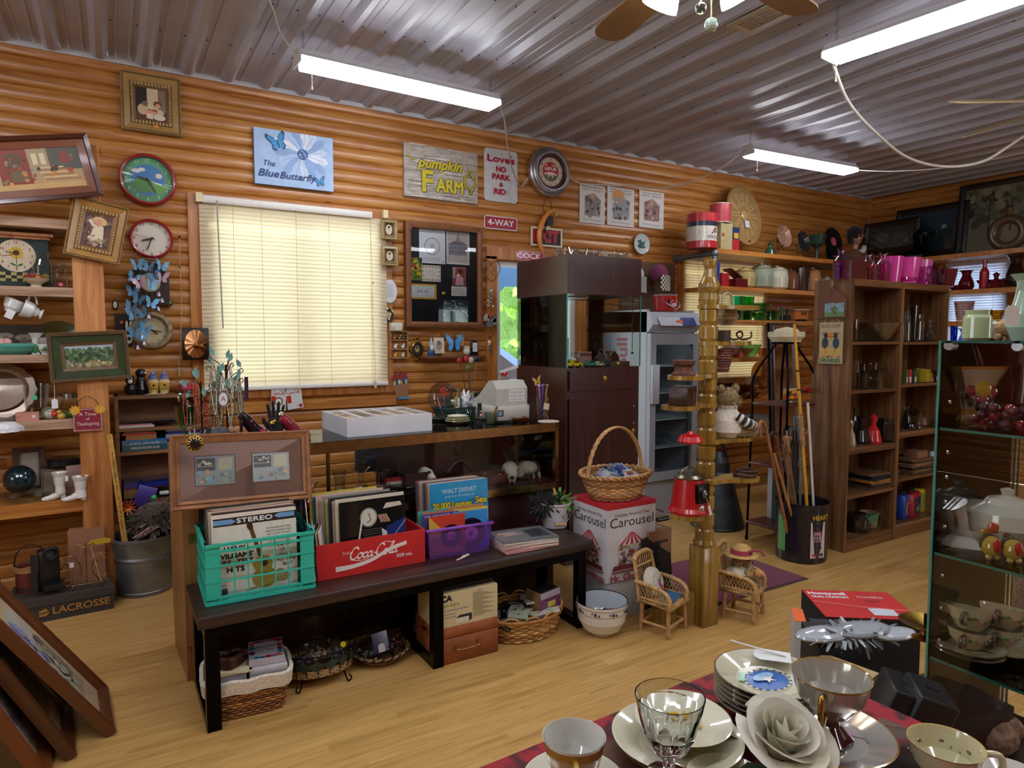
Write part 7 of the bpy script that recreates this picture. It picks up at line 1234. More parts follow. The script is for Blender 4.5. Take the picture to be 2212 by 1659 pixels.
for i in range(6):one('water_bottle','clear plastic water bottle lying low in the drinks fridge, %s'%['front left','front centre','front right','upper left','upper centre','topmost'][i],'bottle',B('cfe0e6').at(0,0,.032,rx=pi/2).la([(0,0),(.03,.002),(.03,.12),(.012,.16),(.012,.18),(0,.18)],14),'glass',(FX0+.14+.1*(i%3)+(.05 if i>2 else 0)-(.1 if i==5 else 0),FY0+.25,.558+(.055 if i>2 else 0)+(.05 if i==5 else 0)),0,'bottles in the fridge')
t=T('cola_bucket','red cola ice bucket with a wire handle on top of the fridge','bucket',oY(1436,684,-.5));t.location.z=1.675;ob('pail',B('b01c20').la([(.085,0),(.09,.004),(.1,.13),(.103,.14),(.098,.138),(.085,.006)],36,cols=['b01c20','b01c20','9a9ca0','9a9ca0','8a8c90']),'gloss',t);ob('bail_handle',B('b0b2b6').tu(cat([(-.1,0,.12),(-.07,-.1,.06),(.02,-.115,.02),(.08,-.09,.06),(.1,0,.12)]),.003,5),'metal',t)
a=B();cola(a,.03,.065,.12,.045,'e6dcd8');a.v=[V((p.x,-sqrt(max(1e-4,.0985**2-p.x**2))+p.y,p.z))for p in a.v];ob('lettering',a,'print',t);a=B('1e1214').box(-.045,-.03,-.092,-.088,.03,.10);ob('bottle_emblem',a,'print',t)
PX,PY=2.545,-2.345;t=T('spiral_pole_stand','tall honey-brown turned pole stand with leaf-shaped shelves in a spiral','stand',(PX,PY,0));pr=[(.05,.40),(.056,.42),(.05,.44)];z=.44
while z<1.56:pr+=[(.046,z),(.047,z+.045),(.038,z+.055),(.046,z+.075)];z+=.085
pr+=[(.046,1.6),(.05,1.64),(.046,1.67),(.054,1.7),(.05,1.72),(.034,1.75),(.024,1.79),(.03,1.81),(.032,1.83),(.024,1.838),(0,1.838)];ob('turned_column',B().la(pr,28),'honey_turned',t);ob('square_base',B().box(-.052,.052,-.052,.052,0,.405,bv=.003),'honey_turned',t)
for a0 in(.55,2.6):ob('foot',B().at(rz=a0).pr([(.05,0),(.32,0),(.31,.05),(.22,.09),(.16,.15),(.05,.17)],-.02,.02),'honey_turned',t)
LV=[(1.615,-.1),(1.435,.1),(1.275,pi+.25),(1.13,pi+.1),(.945,.0),(.745,-.25),(.615,pi+.35)]
for z,a0 in LV:
 P=cat([(.03,.045,0),(.1,.03,0),(.17,.075,0),(.27,.085,0),(.32,.03,0),(.31,-.05,0),(.23,-.08,0),(.15,-.05,0),(.08,-.045,0),(.0,-.055,0),(-.05,-.02,0),(-.05,.03,0)],4,True);ob('leaf_shelf',B().at(rz=a0).pr([(p.x*.92,p.y)for p in P],z-.02,z,ax='z'),'honey_turned',t)
def pole(i,r=.23):z,a=LV[i];return V((PX+r*cos(a),PY+r*sin(a),z))
one('rusty_spool','rusty iron spool on the upper left leaf shelf of the pole','spool',B('6a4534').la([(.055,0),(.056,.01),(.042,.02),(.04,.04),(.052,.055),(.056,.07),(.03,.075),(0,.072)],26),'rust',pole(2));t=T('wood_cigar_box','dark brown two-tone wooden box on the lower left leaf shelf of the pole','box',pole(3,.19),.5);ob('box',B('3a2018').box(-.075,.075,-.045,.045,0,.085,bv=.002),'darkwood',t);ob('lid',B('4a2a1c').box(.0,.078,-.047,.047,.001,.09),'darkwood',t)
for i,(x,y,r,a)in enumerate(((.0,0,.05,0),(.02,.01,.048,.8))):one('horseshoe',['lower','upper'][i]+' rusty horseshoe on the right-hand leaf shelf of the pole','horseshoe',B('4a3024').tu(cat([(r*1.1*cos(q),r*sin(q),.01+.016*i)for q in(radians(40+28*k)for k in range(11))],2),.009,7).ba(r*.7,r*.7,.012+.016*i,.013),'rust',pole(5)+V((x,y,.0)),a+1.2,'horseshoes on the pole')
t=T('driftwood_piece','coiled rusty wire and iron pieces on the second right leaf shelf','ironwork',pole(1,.2));ob('iron_block',B('4a3c34').box(-.1,-.05,-.03,.03,0,.055),'rust',t);ob('coil',B('5a4438').tu(cat([(-.02+.017*k,.035*sin(k*1.5),.03+.022*cos(k*1.5))for k in range(9)],4),.005,6),'rust',t)
one('woven_purse','small pale woven basket with a handle hanging by the pole','basket',weave(B('b5a284'),[(.028+.024*sin(pi*k/8),.01*k)for k in range(9)],24,['b5a284','a8926e','c9b898'],.003,.006).la([(0,.0),(.03,.004),(.05,.04),(.048,.08)],18,'a8926e').tu(cat([(-.045,0,.07),(-.035,0,.14),(0,0,.16),(.035,0,.14),(.045,0,.07)]),.006,6),'wicker',pole(0,.22)+V((0,.1,-.09)));one('red_woven_pouch','dusty red woven basket hanging under the second right shelf','basket',weave(B('7a4444'),[(.05+.003*k,.013*k)for k in range(9)],28,['7a4444','6a3a3c','8a5450'],.003,.007).la([(.0,0),(.05,.002)],18),'wicker',pole(1,.14)+V((0,.05,-.15)))
def bear(t,c,s=1.0,sw=None):
 b=fluff(800,(.055*s,.05*s,.05*s),c,5,.014);b.ba(0,0,0,.05*s);ob('head',b,'fur',t,(0,0,.17*s));b=fluff(160,(.02*s,.012*s,.02*s),c,6,.01).ba(0,0,0,.018*s)
 for x in(-.04,.04):ob('ear',b,'fur',t,(x*s,.0,.215*s))
 for x in(-.035,.045):bb=fluff(420,(.065*s,.032*s,.03*s),c,7,.012);bb.tu([(-.05*s,0,0),(.06*s,0,-.01)],.028*s,8);ob('leg',bb,'fur',t,(.06*s,x*s,.03*s))
 ob('muzzle',B(c[1]).ba(.05*s,0,.16*s,.022*s),'fur',t);ob('nose',B('2a1c16').ba(.071*s,0,.165*s,.008*s),'gloss',t)
t=T('teddy_bear','tan teddy bear in a cream sweater sitting on the middle right leaf shelf','teddy bear',pole(4,.15)+V((0,0,.002)),-.15);bear(t,['8a744c','a08a60','75603c'],1.15);b=B('cfc8ba').la([(.05,0),(.075,.03),(.07,.09),(.045,.145),(.05,.165),(.04,.15)],24,wave=lambda a,i:1+.02*cos(24*a));ob('sweater',b,'fabric',t);P=cat([(.0,-.055,.115),(.05,-.085,.08),(.11,-.06,.06)],5);b=B('1c1c24')
for k in range(len(P)-1):b.tu([P[k],P[k+1]],.026,10,'1c1c24' if k%2 else 'd0cabd')
ob('striped_sleeve',b,'fabric',t);ob('paw',B('9a8458').ba(.125,-.055,.058,.022),'fur',t)
t=T('gumball_machine','red gumball machine without its globe on the lower left leaf shelf','gumball machine',pole(6,.19)+V((0,0,.001)));ob('body',B('a8141c').la([(.098,0),(.1,.012),(.088,.03),(.072,.15),(.07,.165),(0,.165)],36),'gloss',t);ob('collar',B('7a7460').la([(.072,.165),(.076,.172),(.06,.185),(0,.185)],30).tu([(.05*cos(q),.01,.18+.035*sin(q))for q in(pi*i/12 for i in range(13))],.006,6),'metal',t);ob('rod',B('8a8c90').tu([(0,0,.18),(0,0,.34)],.004,8),'chrome',t);ob('lid',B('b8161c').la([(0,.33),(.055,.335),(.06,.345),(.05,.368),(.02,.38),(.014,.39),(0,.392)],30),'gloss',t);ob('coin_plate',B('2c2c2e').box(-.036,.036,-.094,-.07,.06,.15,bv=.003),'metal',t);ob('coin_knob',B('6a6c70').at(0,-.095,.105,rx=pi/2).la([(.02,0),(.02,.006),(.006,.01),(0,.02)],18),'metal',t);ob('chute',B('b0a8a0').ba(0,-.085,.028,.022,sy=.4),'metal',t);ob('price_tag',B('d2d0c8').pr([(.03,0),(.044,.004),(.03,.05),(.016,.045)],-.104,-.102).tu([(0,-.1,.1),(.025,-.103,.05)],.0012,4),'paper',t)
t=T('plain_carton','plain grey-white carton under the carousel box','box',(2.14,-2.085,0));ob('carton',B('b9b9bc').box(0,.34,0,.28,0,.2),'card',t);CBX=V((2.125,-2.09,.201));cw,cd,ch=.325,.29,.4
t=T('carousel_carton','white and red holiday carousel carton beside the bench','box',CBX);ob('carton',B('c9c8cc').box(0,cw,0,cd,0,ch),'card',t);ob('red_lid',B('b8202a').box(-.001,cw+.001,-.001,cd+.001,ch-.022,ch+.002),'card',t)
def carou(a,w):
 a.text('Holiday Around The',0,ch*.86,.018,'6a6660',w*.7).text('Carousel',0,ch*.76,.05,'3a3634',w*.9);z0=ch*.46
 a.lay([(-w*.3,z0),(w*.3,z0),(w*.2,z0+.035),(.01,z0+.06),(0,z0+.075),(-.01,z0+.06),(-w*.2,z0+.035)],'d2ccc6')
 for i in range(5):x=-w*.3+w*.6*(i+.25)/5;a.lay([(x,z0),(x+w*.06,z0),(.004*(i-2)+.003,z0+.062),(.004*(i-2)-.003,z0+.062)],'b02c34')
 a.re(-w*.3,z0-.018,w*.3,z0,'b8b09a').bl(16,-w*.28,z0-.016,w*.28,z0-.002,.006,.01,['7a9a8a','c9b890','8a4a40'])
 for i in range(9):a.line([(-w*.27+i*w*.0675,z0-.018),(-w*.27+i*w*.0675,ch*.2)],.0016,'8a6a4a')
 a.bl(60,-w*.26,ch*.2,w*.26,ch*.38,.005,.011,['5a2c2a','8a5a40','b0a090','3a2a2a','a03a38','6a4a3a']).lay([(-w*.42,ch*.12),(w*.42,ch*.12),(w*.38,ch*.21),(-w*.38,ch*.21)],'6a2224').line([(-w*.42,ch*.14),(w*.42,ch*.14)],.005,'b8a898').text('Mr. Christmas',0,ch*.045,.032,'a02028',w*.88,bold=.0012)
a=B();carou(a,cw);ob('front_print',a,'card',t,(cw/2,-.0015,0));a=B();carou(a,cd);ob('side_print',a,'card',t,(-.0015,cd/2,0),(0,0,-pi/2))
t=T('handled_basket','honey wicker basket with a tall twisted handle on the carousel carton','basket',CBX+V((cw/2,cd/2-.01,ch+.003)),.1);b=B('b98a56');RS(12);weave(b,[(.125+.05*(k/11)**.8,.008+.0105*k)for k in range(12)],40,['b98a56','c99a64','a87844','d0a878'],.004,.0058,1.12,.9);b.la([(0,.004),(.12,.006)],30,'a87844',sx=1.12,sy=.9)
for o in(0,.5):b.tu([((.182+.008*sin(18*q+o*6))*1.12*cos(q),(.182+.008*sin(18*q+o*6))*.9*sin(q),.134+.008*cos(18*q+o*6))for q in CI(90)],.0068,6,'bd8f5a',closed=1)
ob('weave',b,'wicker',t);b=B('c09860')
for o in range(3):b.tu([(-.2*cos(q)+.008*cos(14*q+o*2.1)*sin(q),.008*sin(14*q+o*2.1),.12+.255*sin(q))for q in(pi*i/60 for i in range(61))],.0062,6)
ob('handle',b,'wicker',t);HB=t.location.copy()
for x,y,z,r,c,lb in((.06,0,.12,.075,'1c2f8a','blue crocheted pot holder with a pale blue ruffled edge in the handled basket'),(.08,-.05,.105,.055,'8a1c28','red crocheted piece with white edging in the handled basket')):
 t=T('crochet_piece',lb,'crochet',HB+V((x,y,z)),(.5,.25,0),'crochet pieces');ob('centre',B(c).la([(0,.012),(r*.6,.01),(r,0)],24,wave=lambda a,i:1+.08*cos(5*a)),'fabric',t);ob('ruffled_edge',B('7aa8d8' if r>.06 else 'd8d4cc').tu([(r*(1+.1*cos(5*q))*cos(q),r*(1+.1*cos(5*q))*sin(q),.008*sin(16*q))for q in CI(64)],.008,6,closed=1),'fabric',t)
t=T('bagged_soap','white roll with gold script in a clear bag in the handled basket','bag',HB+V((-.06,-.02,.1)),(.2,.5,.3));ob('roll',B('c9ccd2').tu([(-.05,0,0),(.06,0,.02)],.038,16),'paper',t);ob('bag',B('dfe4ea').pr([(-.1,-.02),(.08,-.03),(.1,.03),(.03,.1),(-.06,.05)],-.03,.03),'pane',t);one('lavender_sachet','pale lilac sachet at the left of the handled basket','sachet',B('8a80b8').ba(0,0,0,.04,sz=.6),'fabric',HB+V((-.12,-.02,.105)));one('blue_white_edging','blue and white crocheted strip over the basket rim','crochet',B('9ab4d0').tu(cat([(-.05,-.13,.13),(-.02,-.15,.135),(.02,-.14,.135),(.05,-.15,.13)]),.012,6),'fabric',HB)
def wchair(lb,loc,rz):
 t=T('wicker_doll_chair',lb,'chair',loc,rz,'wicker doll chairs');hw=.085;sz=.15
 for x in(-hw,hw):
  for y in(-.085,.07):
   b=B('b38a56');b.tu([(x*1.0,y*1.0,0),(x*.92,y*.92,sz)],.0105,8)
   for k in range(7):b.tu([(x*(1-.08*k/7)+.0115*cos(q),y*(1-.08*k/7)+.0115*sin(q),.02+.018*k)for q in(pi*.5*i for i in range(4))],.002,4,'9a7040',closed=1)
   ob('leg',b,'wicker',t)
 for s in((-hw,-.08,hw,-.08),(-hw,-.08,-hw,.07),(hw,-.08,hw,.07),(-hw,.07,hw,.07)):ob('stretcher',B('b38a56').tu([(s[0]*.97,s[1]*.97,.05),(s[2]*.97,s[3]*.97,.05)],.008,7),'wicker',t)
 ob('seat',weave(B('b8925c'),[(.012*k,sz+.005)for k in range(1,8)],24,['b8925c','c4a06c'],.0,.007,1,1,5).la([(0,sz),(.09,sz)],20).tu([(hw*c0*1.08,.09*s0-.005,sz)for c0,s0 in((-1,-1),(1,-1),(1,1),(-1,1))],.009,6,closed=1),'wicker',t)
 b=B('c49e66')
 for x in(-hw,hw):b.tu(cat([(x,.08,sz),(x,.095,.26),(x*.95,.115,.345)]),.009,7)
 b.tu(cat([(-hw,.115,.345),(-hw*.6,.12,.365),(0,.12,.37),(hw*.6,.12,.365),(hw,.115,.345)]),.012,7).tu([(-hw,.105,.31),(hw,.105,.31)],.006,6)
 for i in range(9):x=-hw+2*hw*(i+.5)/9;b.tu([(x,.085,sz),(x,.105,.31)],.0028,4).tu([(x,.108,.31),(x,.118,.36)],.0035,4)
 for i in range(8):x=-hw+2*hw*i/8;b.tu([(x,.085,sz+.02),(min(hw,x+.05),.1,.27)],.002,4).tu([(x,.085,sz+.02),(max(-hw,x-.05),.1,.27)],.002,4)
 ob('backrest',b,'wicker',t)
 for s in(-1,1):
  b=B('c09a62');x=s*hw*1.05;b.tu(cat([(x,.1,.245),(x*1.04,.02,.24),(x*1.02,-.06,.225),(x*.98,-.09,.19),(x*.95,-.085,sz)]),.0105,7)
  for i in range(9):y=-.08+.16*i/9;b.tu([(x,y,sz),(x,min(.09,y+.04),.232)],.0024,4).tu([(x,y,sz),(x,max(-.085,y-.04),.225)],.0024,4)
  ob('armrest',b.tu([(x,-.085,sz+.02),(x,.08,sz+.02)],.005,5),'wicker',t)
 return t
c1_=wchair('wicker doll chair holding a flowered cushion and a blue book',(2.315,-2.29,0),.3);M1_=MX.Translation(c1_.location)@MX.Rotation(.3,4,'Z')
t=T('round_cushion','cream cushion embroidered with flowers on the doll chair','cushion',M1_@V((-.01,.045,.235)),(-.35,.15,.3));ob('cushion',B('cfcab8').at(rx=pi/2).la([(0,-.03),(.05,-.028),(.07,-.012),(.072,0),(.07,.012),(.05,.028),(0,.03)],26),'fabric',t);ob('embroidery',B().bl(8,-.0,-.04,.04,.02,.006,.012,['a02c6a','3f8a4a','d07a2c','b04a7a']),'fabric',t,(0,-.0315,0))
book('blue-topped book lying on the seat of the doll chair',-.055,.055,-.035,.035,0,.022,'2c6a9a',None,nm='chair_book',group='doll chair books').matrix_basis=M1_@MX.Translation((.01,-.04,.158))@MX.Rotation(.1,4,'Z');book('brown book under the blue-topped book on the doll chair',-.05,.05,-.03,.03,0,.001,'5a2c1c',None,nm='chair_book',group='doll chair books').matrix_basis=M1_@MX.Translation((.01,-.04,.1565))
c2_=wchair('wicker doll chair with a straw-hatted bear seated in it',(2.79,-2.385,0),.42);M2_=MX.Translation(c2_.location)@MX.Rotation(.42,4,'Z')
t=T('hat_bear','shaggy toy bear in a straw hat with a rose band, seated on the doll chair','teddy bear',M2_@V((0,.01,.16)),.42-pi/2);bear(t,['a8875a','bfa070','8f7048'],.8);ob('torso',fluff(300,(.05,.045,.06),['a8875a','9a7a50'],14,.014).ba(0,0,0,.045),'fur',t,(-.01,0,.06));ob('lace_collar',B('d0c8b4').la([(.03,.11),(.06,.09),(.075,.075)],24,wave=lambda a,i:1+.06*cos(9*a)*(i>1)),'fabric',t);h=ob('straw_hat',B('c09a54').la([(.085,.165),(.055,.172),(.048,.2),(.03,.215),(0,.218)],26),'wicker',t);ob('rose_band',B('a0344e').la([(.057,.172),(.052,.195)],26,cap=0).tu(cat([(.05,.02,.185),(.09,.03,.19),(.11,.03,.165)]),.006,6).ba(.052,-.015,.186,.011,'6a1a3c'),'fabric',t);ob('arm',fluff(200,(.03,.02,.045),['b8965f','a8875a'],15,.014).ba(0,0,0,.025),'fur',t,(.05,-.035,.08));ob('cup_ornament',B('c98a50').ba(.09,-.01,.085,.022),'fabric',t)
t=T('boot_tray','black ribbed rubber floor mat standing folded before the brown carton','mat',(2.46,-2.13,0),(-.08,0,.15));b=B('17181a').pr([(-.11,0),(.11,0),(.11,.4),(.05,.41),(.02,.37),(-.03,.37),(-.055,.41),(-.11,.4)],0,.02)
for i in range(9):b.box(-.018,.018,-.006,0,.03+.04*i,.05+.04*i,'222326')
for i in range(8):b.tu([(-.09+.008*i,-.001,.12+.03*i),(-.025,-.001,.2+.024*i)],.0022,4)
ob('mat',b,'rubber',t);ob('price_tag',B('ccccc4').pr([(-.015,0),(.015,0),(.015,.05),(.006,.06),(-.006,.06),(-.015,.05)],-.003,0),'paper',t,(.095,-.012,.12));one('brown_carton','tall brown cardboard carton behind the black mat','box',B('8f6a4a').box(-.09,.09,-.08,.08,0,.43).box(-.05,.06,-.081,-.08,.36,.375,'4a3424').box(.0,.06,-.04,.02,.43,.436,'b8aca0'),'card',(2.47,-2.02,0),.1);one('pink_tube','pink and blue packets standing beside the brown carton','packet',B('b83a7a').box(-.02,.01,-.03,.03,0,.40).box(.01,.02,-.03,.03,0,.37,'3a5a7a'),'film',(2.355,-2.05,0));t=T('kitchen_beater','chrome kitchen tool with black wooden handles on the brown carton','tool',(2.46,-2.03,.445));ob('handle',B('1c1a1a').tu([(-.07,0,.09),(.0,-.01,.1)],.014,8).tu([(-.1,0,.03),(-.05,0,.035)],.018,8).tu([(.03,-.03,.03),(.1,-.04,.035)],.015,8),'gloss',t);ob('shaft',B('a0a2a6').tu([(0,0,.1),(.05,0,.08),(.1,0,.06)],.005,6).tu([(-.08,0,.08),(-.06,0,.01)],.006,6),'chrome',t)
one('maroon_mat','maroon entrance mat with a dark edge lying on the floor','mat',B('6a1a3c').box(2.75,3.55,-2.215,-1.62,.001,.008).box(2.735,3.565,-2.23,-1.605,0,.004,'2a1418'),'fabric');E_=V((3.9,-1.80,0));t=T('etagere','black wrought-iron stand with three reddish shelves and a pointed top','stand',E_)
for x in(0,.34):
 for y in(0,.31):ob('leg',B('15181f').tu(cat([(x,y,0),(x*.96+.007,y*.96+.006,.5),(x*.92+.014,y*.92+.012,1.0),(x*.9+.017,y*.9+.015,1.18),(.17+(x-.17)*.25,.155+(y-.155)*.25,1.42)],3),.0085,7).la([(.012,0),(.012,.02),(.009,.03)],8,c=(x,y,0)),'metal',t)
ob('finial',B('15181f').box(.11,.23,.09,.22,1.41,1.425),'metal',t)
for z,g in((.14,.0),(.57,.01),(1.0,.018)):ob('shelf',B('5a2a26').box(-.01+g,.35-g,-.01+g,.32-g,z-.018,z,bv=.004),'darkwood',t)
t=T('sailor_hat','cream canvas sailor hat on the black iron stand','hat',E_+V((.17,.15,1.426)),.3);ob('crown',B('c9bf9c').la([(.1,.0),(.1,.05),(.07,.09),(.0,.105)],30),'fabric',t);ob('brim',B('cfc6a4').la([(.104,.0),(.14,.035),(.142,.07),(.136,.07),(.104,.03)],34,sy=.85),'fabric',t)
for i,(x,z,c,lb)in enumerate(((.08,0,'4a4c50','grey flat toy rail wagon at the bottom of the toy trains'),(.09,.03,'c0481c','orange, red and lime toy wagon'),(.07,.065,'c9902c','orange toy passenger carriage with windows'),(.24,.065,'a01c24','small red toy caboose'))):one('toy_train',lb+' on the iron stand','toy train',(B(c).box(-.08,.08,-.018,.018,.004,.028)if i<2 else B(c).box(-.065 if i==2 else-.03,.065 if i==2 else .04,-.016,.016,.004,.032).box(-.06 if i==2 else-.02,.06 if i==2 else .02,-.014,.014,.032,.04,'b8a890' if i==2 else c)).box(-.05,-.02,-.019,.019,.008,.024,['c9a02c','b8c02c','3a2a20','3a1418'][i]).ba(-.04,-.016,.005,.006,'1c1c1e').ba(.03,-.016,.005,.006,'1c1c1e'),'plastic',E_+V((x+.03,.05,1.001+z)),.06,'toy trains on the stand')
t=T('iron_mortar','dark iron pestle ornament on a wooden plinth on the iron stand','ornament',E_+V((.15,.1,.571)));ob('plinth',B('4a2c24').la([(.05,0),(.05,.03),(.04,.05),(0,.052)],8),'darkwood',t);ob('spike',B('1c1c1e').la([(.02,.05),(.02,.1),(.03,.12),(.03,.24),(.02,.26),(0,.27)],14),'metal',t)
t=T('green_canister','dark green lidded tin with a goose painting on the iron stand','tin',E_+V((.19,.13,.141)));ob('body',B('22402f').la([(.085,0),(.085,.26),(.09,.262),(.09,.3),(.08,.305),(0,.306)],30),'gloss',t);ob('bail_handle',B('2c2e2c').tu([(-.05,0,.305),(-.04,0,.335),(.04,0,.335),(.05,0,.305)],.004,6),'metal',t);ob('painted_goose',B('c9ccc8').ba(-.075,-.035,.16,.02,sz=2.5,sx=.5).ba(-.073,-.038,.1,.016,'b0542c',sx=.5),'gloss',t);one('white_carton','white carton hidden behind the green canister','box',B('b8bcc8').box(-.06,.06,-.02,.02,0,.4),'card',E_+V((.25,.27,.141)))
t=T('oil_can','large conical galvanised can with a strap handle behind the pole','can',(4.0,-1.13,0));ob('cone',B('45484a').la([(.2,0),(.205,.012),(.2,.02),(.1,.4),(.085,.43),(.08,.5),(.05,.54),(.03,.58),(0,.585)],36),'zinc',t);ob('strap_handle',B('4a4e50').tu(cat([(-.09,0,.42),(-.12,0,.58),(-.06,0,.66),(.03,0,.64),(.08,0,.52),(.09,0,.42)]),.014,5),'zinc',t);ob('wire_bail',B('2c2c2e').tu([(.105*cos(q),.105*sin(q),.41+.01*sin(3*q))for q in CI(30)],.003,5,closed=1),'metal',t);ob('price_tag',B('c9c9c4').box(.0,.03,-.112,-.11,.39,.42),'paper',t)
CT=V((3.885,-1.945,0));t=T('popcorn_tin','dark navy round tin with a snow scene label holding canes','tin',CT);ob('drum',B('14141f').la([(.15,0),(.158,.01),(.165,.35),(.168,.37),(.172,.38),(.172,.388),(.162,.386),(.15,.02),(0,.015)],44),'gloss',t);a=B().re(-.055,-.12,.055,.12,'8a2430').re(-.052,-.117,.052,.117,'c6c4be').re(-.03,-.01,.02,.05,'b88a9a').lay([(-.035,.05),(.025,.05),(.018,.062),(-.028,.062)],'7a3a48')
for x in(-.018,.0):a.re(x-.006,.02,x+.006,.036,'3a3a44').re(x-.006,-.005,x+.006,.012,'3a3a44')
for i in range(4):a.lay([(-.035+.012*i,.085),(-.025+.012*i,.085),(-.03+.012*i,.105)],'22302c')
a.bl(8,-.02,-.06,.03,-.04,.002,.005,['2a2a30','5a2a2a']).lay([(-.035,-.1),(-.005,-.1),(.0,-.085),(-.04,-.088)],'a02c34').ell(.025,-.092,.016,.008,'2c2226').line([(.015,-.095),(.013,-.11)],.003,'2c2226').line([(.034,-.095),(.036,-.11)],.003,'2c2226').text('HEART',.02,.145,.03,'c9a02c',.12,bold=.001)
a.v=[V((.166*sin(p.x/.166),-.166*cos(p.x/.166)+p.y*1.0,p.z))for p in a.v];ob('label',a,'print',t,(0,0,.16),(0,0,-.3));ob('side_label',B('5a9a5a').la([(.165,.07),(.1665,.3)],8,a0=2.75,a1=3.15,cap=0),'print',t);b=B('3a3a44').tu([(.1665*sin(q/.166),-.1668*cos(q/.166),z)for q,z in((-.11,.27),(-.03,.27),(-.03,.31),(-.11,.31))],.002,5,closed=1);ob('slot_handle',b,'metal',t,None,-.6)
CN=[('orange bamboo crook-handled cane','a8622c',-.11,-.02,1655,925,1),('black crook-handled cane','17171a',-.09,.03,1662,950,1),('pale straight walking stick','9a7a54',-.04,.05,1700,930,0),('knobbly brown stick','6a4a30',-.02,-.02,1690,960,0),('honey-coloured stick','a8763c',-.05,-.06,1672,980,0),('dark umbrella with a leather grip','1c1a1c',.0,.04,1720,900,2),('tan leather-handled cane','8a5a34',.02,.0,1698,945,2),('yellow fishing rod with a cork grip','c9962c',.03,-.05,1716,700,3),('white golf club with a green head','d0d0c8',.12,-.03,1745,870,4),('grey rod with a silver ferrule','7a7a7c',.06,.05,1730,915,0),('camouflage patterned stick','3a3c30',.08,-.01,1728,925,2),('reddish wooden cane','6a3a24',-.07,.0,1678,940,0),('dark wood cane with a rounded knob','2c1c16',.04,.08,1712,925,2)]
for i,(lb,c,x,y,u,v,k)in enumerate(CN):
 p=CT+V((x,y,.018));e=oY(u,v,CT.y+y+.06)-p;t=T('walking_cane',lb+' standing in the navy tin','fishing rod' if k==3 else('golf club' if k==4 else 'cane'),p,0,'canes and rods in the navy tin')
 ob('shaft',B(c).tu([(0,0,0),e*.5,e],[.009,.0085,.008]if k!=3 else[.012,.011,.009],8),'oldwood' if k<3 else 'plastic',t);d=e.normalized()
 if k==1:s_=V((-.085 if i==0 else .07,-.02,0));ob('crook_handle',B(c).tu(cat([e,e+d*.03+s_*.2,e+d*.05+s_*.55,e+d*.02+s_*.95,e-d*.05+s_*1.05]),.0095,8),'oldwood',t)
 if k==2:ob('grip',B(c).tu([e-d*.1,e,e+d*.012],[.018,.02,.012],10).ba(*(e+V((.03,0,-.01))),.022),'gloss',t)
 if k==3:ob('cork_grip',B('a8845c').tu([e*.48,e*.62],.016,10),'rust',t);ob('ferrule',B('2a2420').tu([e*.72,e*.725],.0125,8).tu([e*.8,e*.805],.0125,8),'metal',t)
 if k==4:ob('rubber_grip',B('16161a').tu([V((0,0,0)),e*.3],.012,8),'rubber',t);ob('green_sleeve',B('2fae7a').tu([e*.12,e*.24],.022,8),'plastic',t)
# ==== pipe shelves in front of the far window
SFY=-.47
PF={'bottle':[(.8,0),(.9,.03),(.9,.6),(.4,.75),(.36,.92),(.45,.94),(.45,1)],'jar':[(.8,0),(1,.08),(1,.75),(.85,.85),(.88,1)],'can':[(1,0),(1,.04),(1,.96),(.96,1),(0,1)],'tumbler':[(.7,0),(1,1),(.96,.99),(.66,.05),(0,.05)],'bowl':[(.4,0),(.6,.1),(1,1),(.95,.98),(.5,.15),(0,.12)],'vase':[(.7,0),(.95,.2),(.9,.4),(.5,.75),(.6,.9),(.9,1),(.85,.99)],'compote':[(.6,0),(.2,.1),(.18,.45),(.8,.65),(1,1),(.95,.97),(.3,.55)],'crock':[(.7,0),(.95,.1),(1,.5),(.9,.75),(.95,.8),(.5,.92),(.2,.94),(.2,1),(0,1)],'decanter':[(.9,0),(1,.1),(.7,.45),(.3,.6),(.3,.7),(.5,.85),(0,1)],'plate':[(.5,0),(.9,.5),(1,1),(.96,1),(.5,.3),(0,.3)]}
def vs(name,label,cat_,prof,u0,u1,v0,z,Y,col,mat='china',grp=None,cols=None,seg=18,wave=None,hz=None):
 a,c,tp=oY(u0,v0,Y),oY(u1,v0,Y),oY((u0+u1)/2,v0,Y);r=(c.x-a.x)/2*.92;h=hz or max(.015,tp.z-z)
 return one(name,label,cat_,B(col).la([(q*r,w*h)for q,w in PF[prof]],seg,cols=cols,wave=wave),mat,((a.x+c.x)/2,Y,z),0,grp)
t=T('pipe_shelving','plank shelves on galvanised pipe across the far window','shelves',(0,0,0));SZ=[2.25,1.92,1.62,1.27,.88,.52]
for i,z in enumerate(SZ):ob('plank',B().box(4.66,7.1 if i<2 else 6.35,SFY,-.08,z-.04,z),'pineshelf',t)
for x in(4.61,6.4):ob('pipe',B('8a9098').tu([(x,-.02,2.2),(x,SFY-.02,2.2)],.024,10).tu([(x,SFY-.02,2.22),(x,SFY-.02,0)],.024,10).tu([(x,-.06,2.2),(x,-.012,2.2)],.04,10).ba(x,SFY-.02,2.2,.034),'zinc',t)
yA=-.36
def tin(lb,u0,u1,v0,z,Y,cols,g='tins on the top shelf'):return vs('round_tin',lb,'tin','can',u0,u1,v0,z,Y,cols[0],'gloss',g,cols+['b8b4ac'],30)
t=tin('large red and white potato chip tin at the left end of the top plank shelf',1491,1541,464,SZ[0],yA,['a8222c','c9c4b4','a8222c','b03038']);a=B();r=.5*(oY(1541,464,yA).x-oY(1491,464,yA).x)*.92;h=oY(1516,464,yA).z-SZ[0]
for z0,z1,c in((.0,.2,'b8242c'),(.2,.62,'cfcabb'),(.62,.76,'1c2238'),(.76,1,'b8242c')):a.la([(r*1.004,z0*h),(r*1.004,z1*h)],30,c,cap=0)
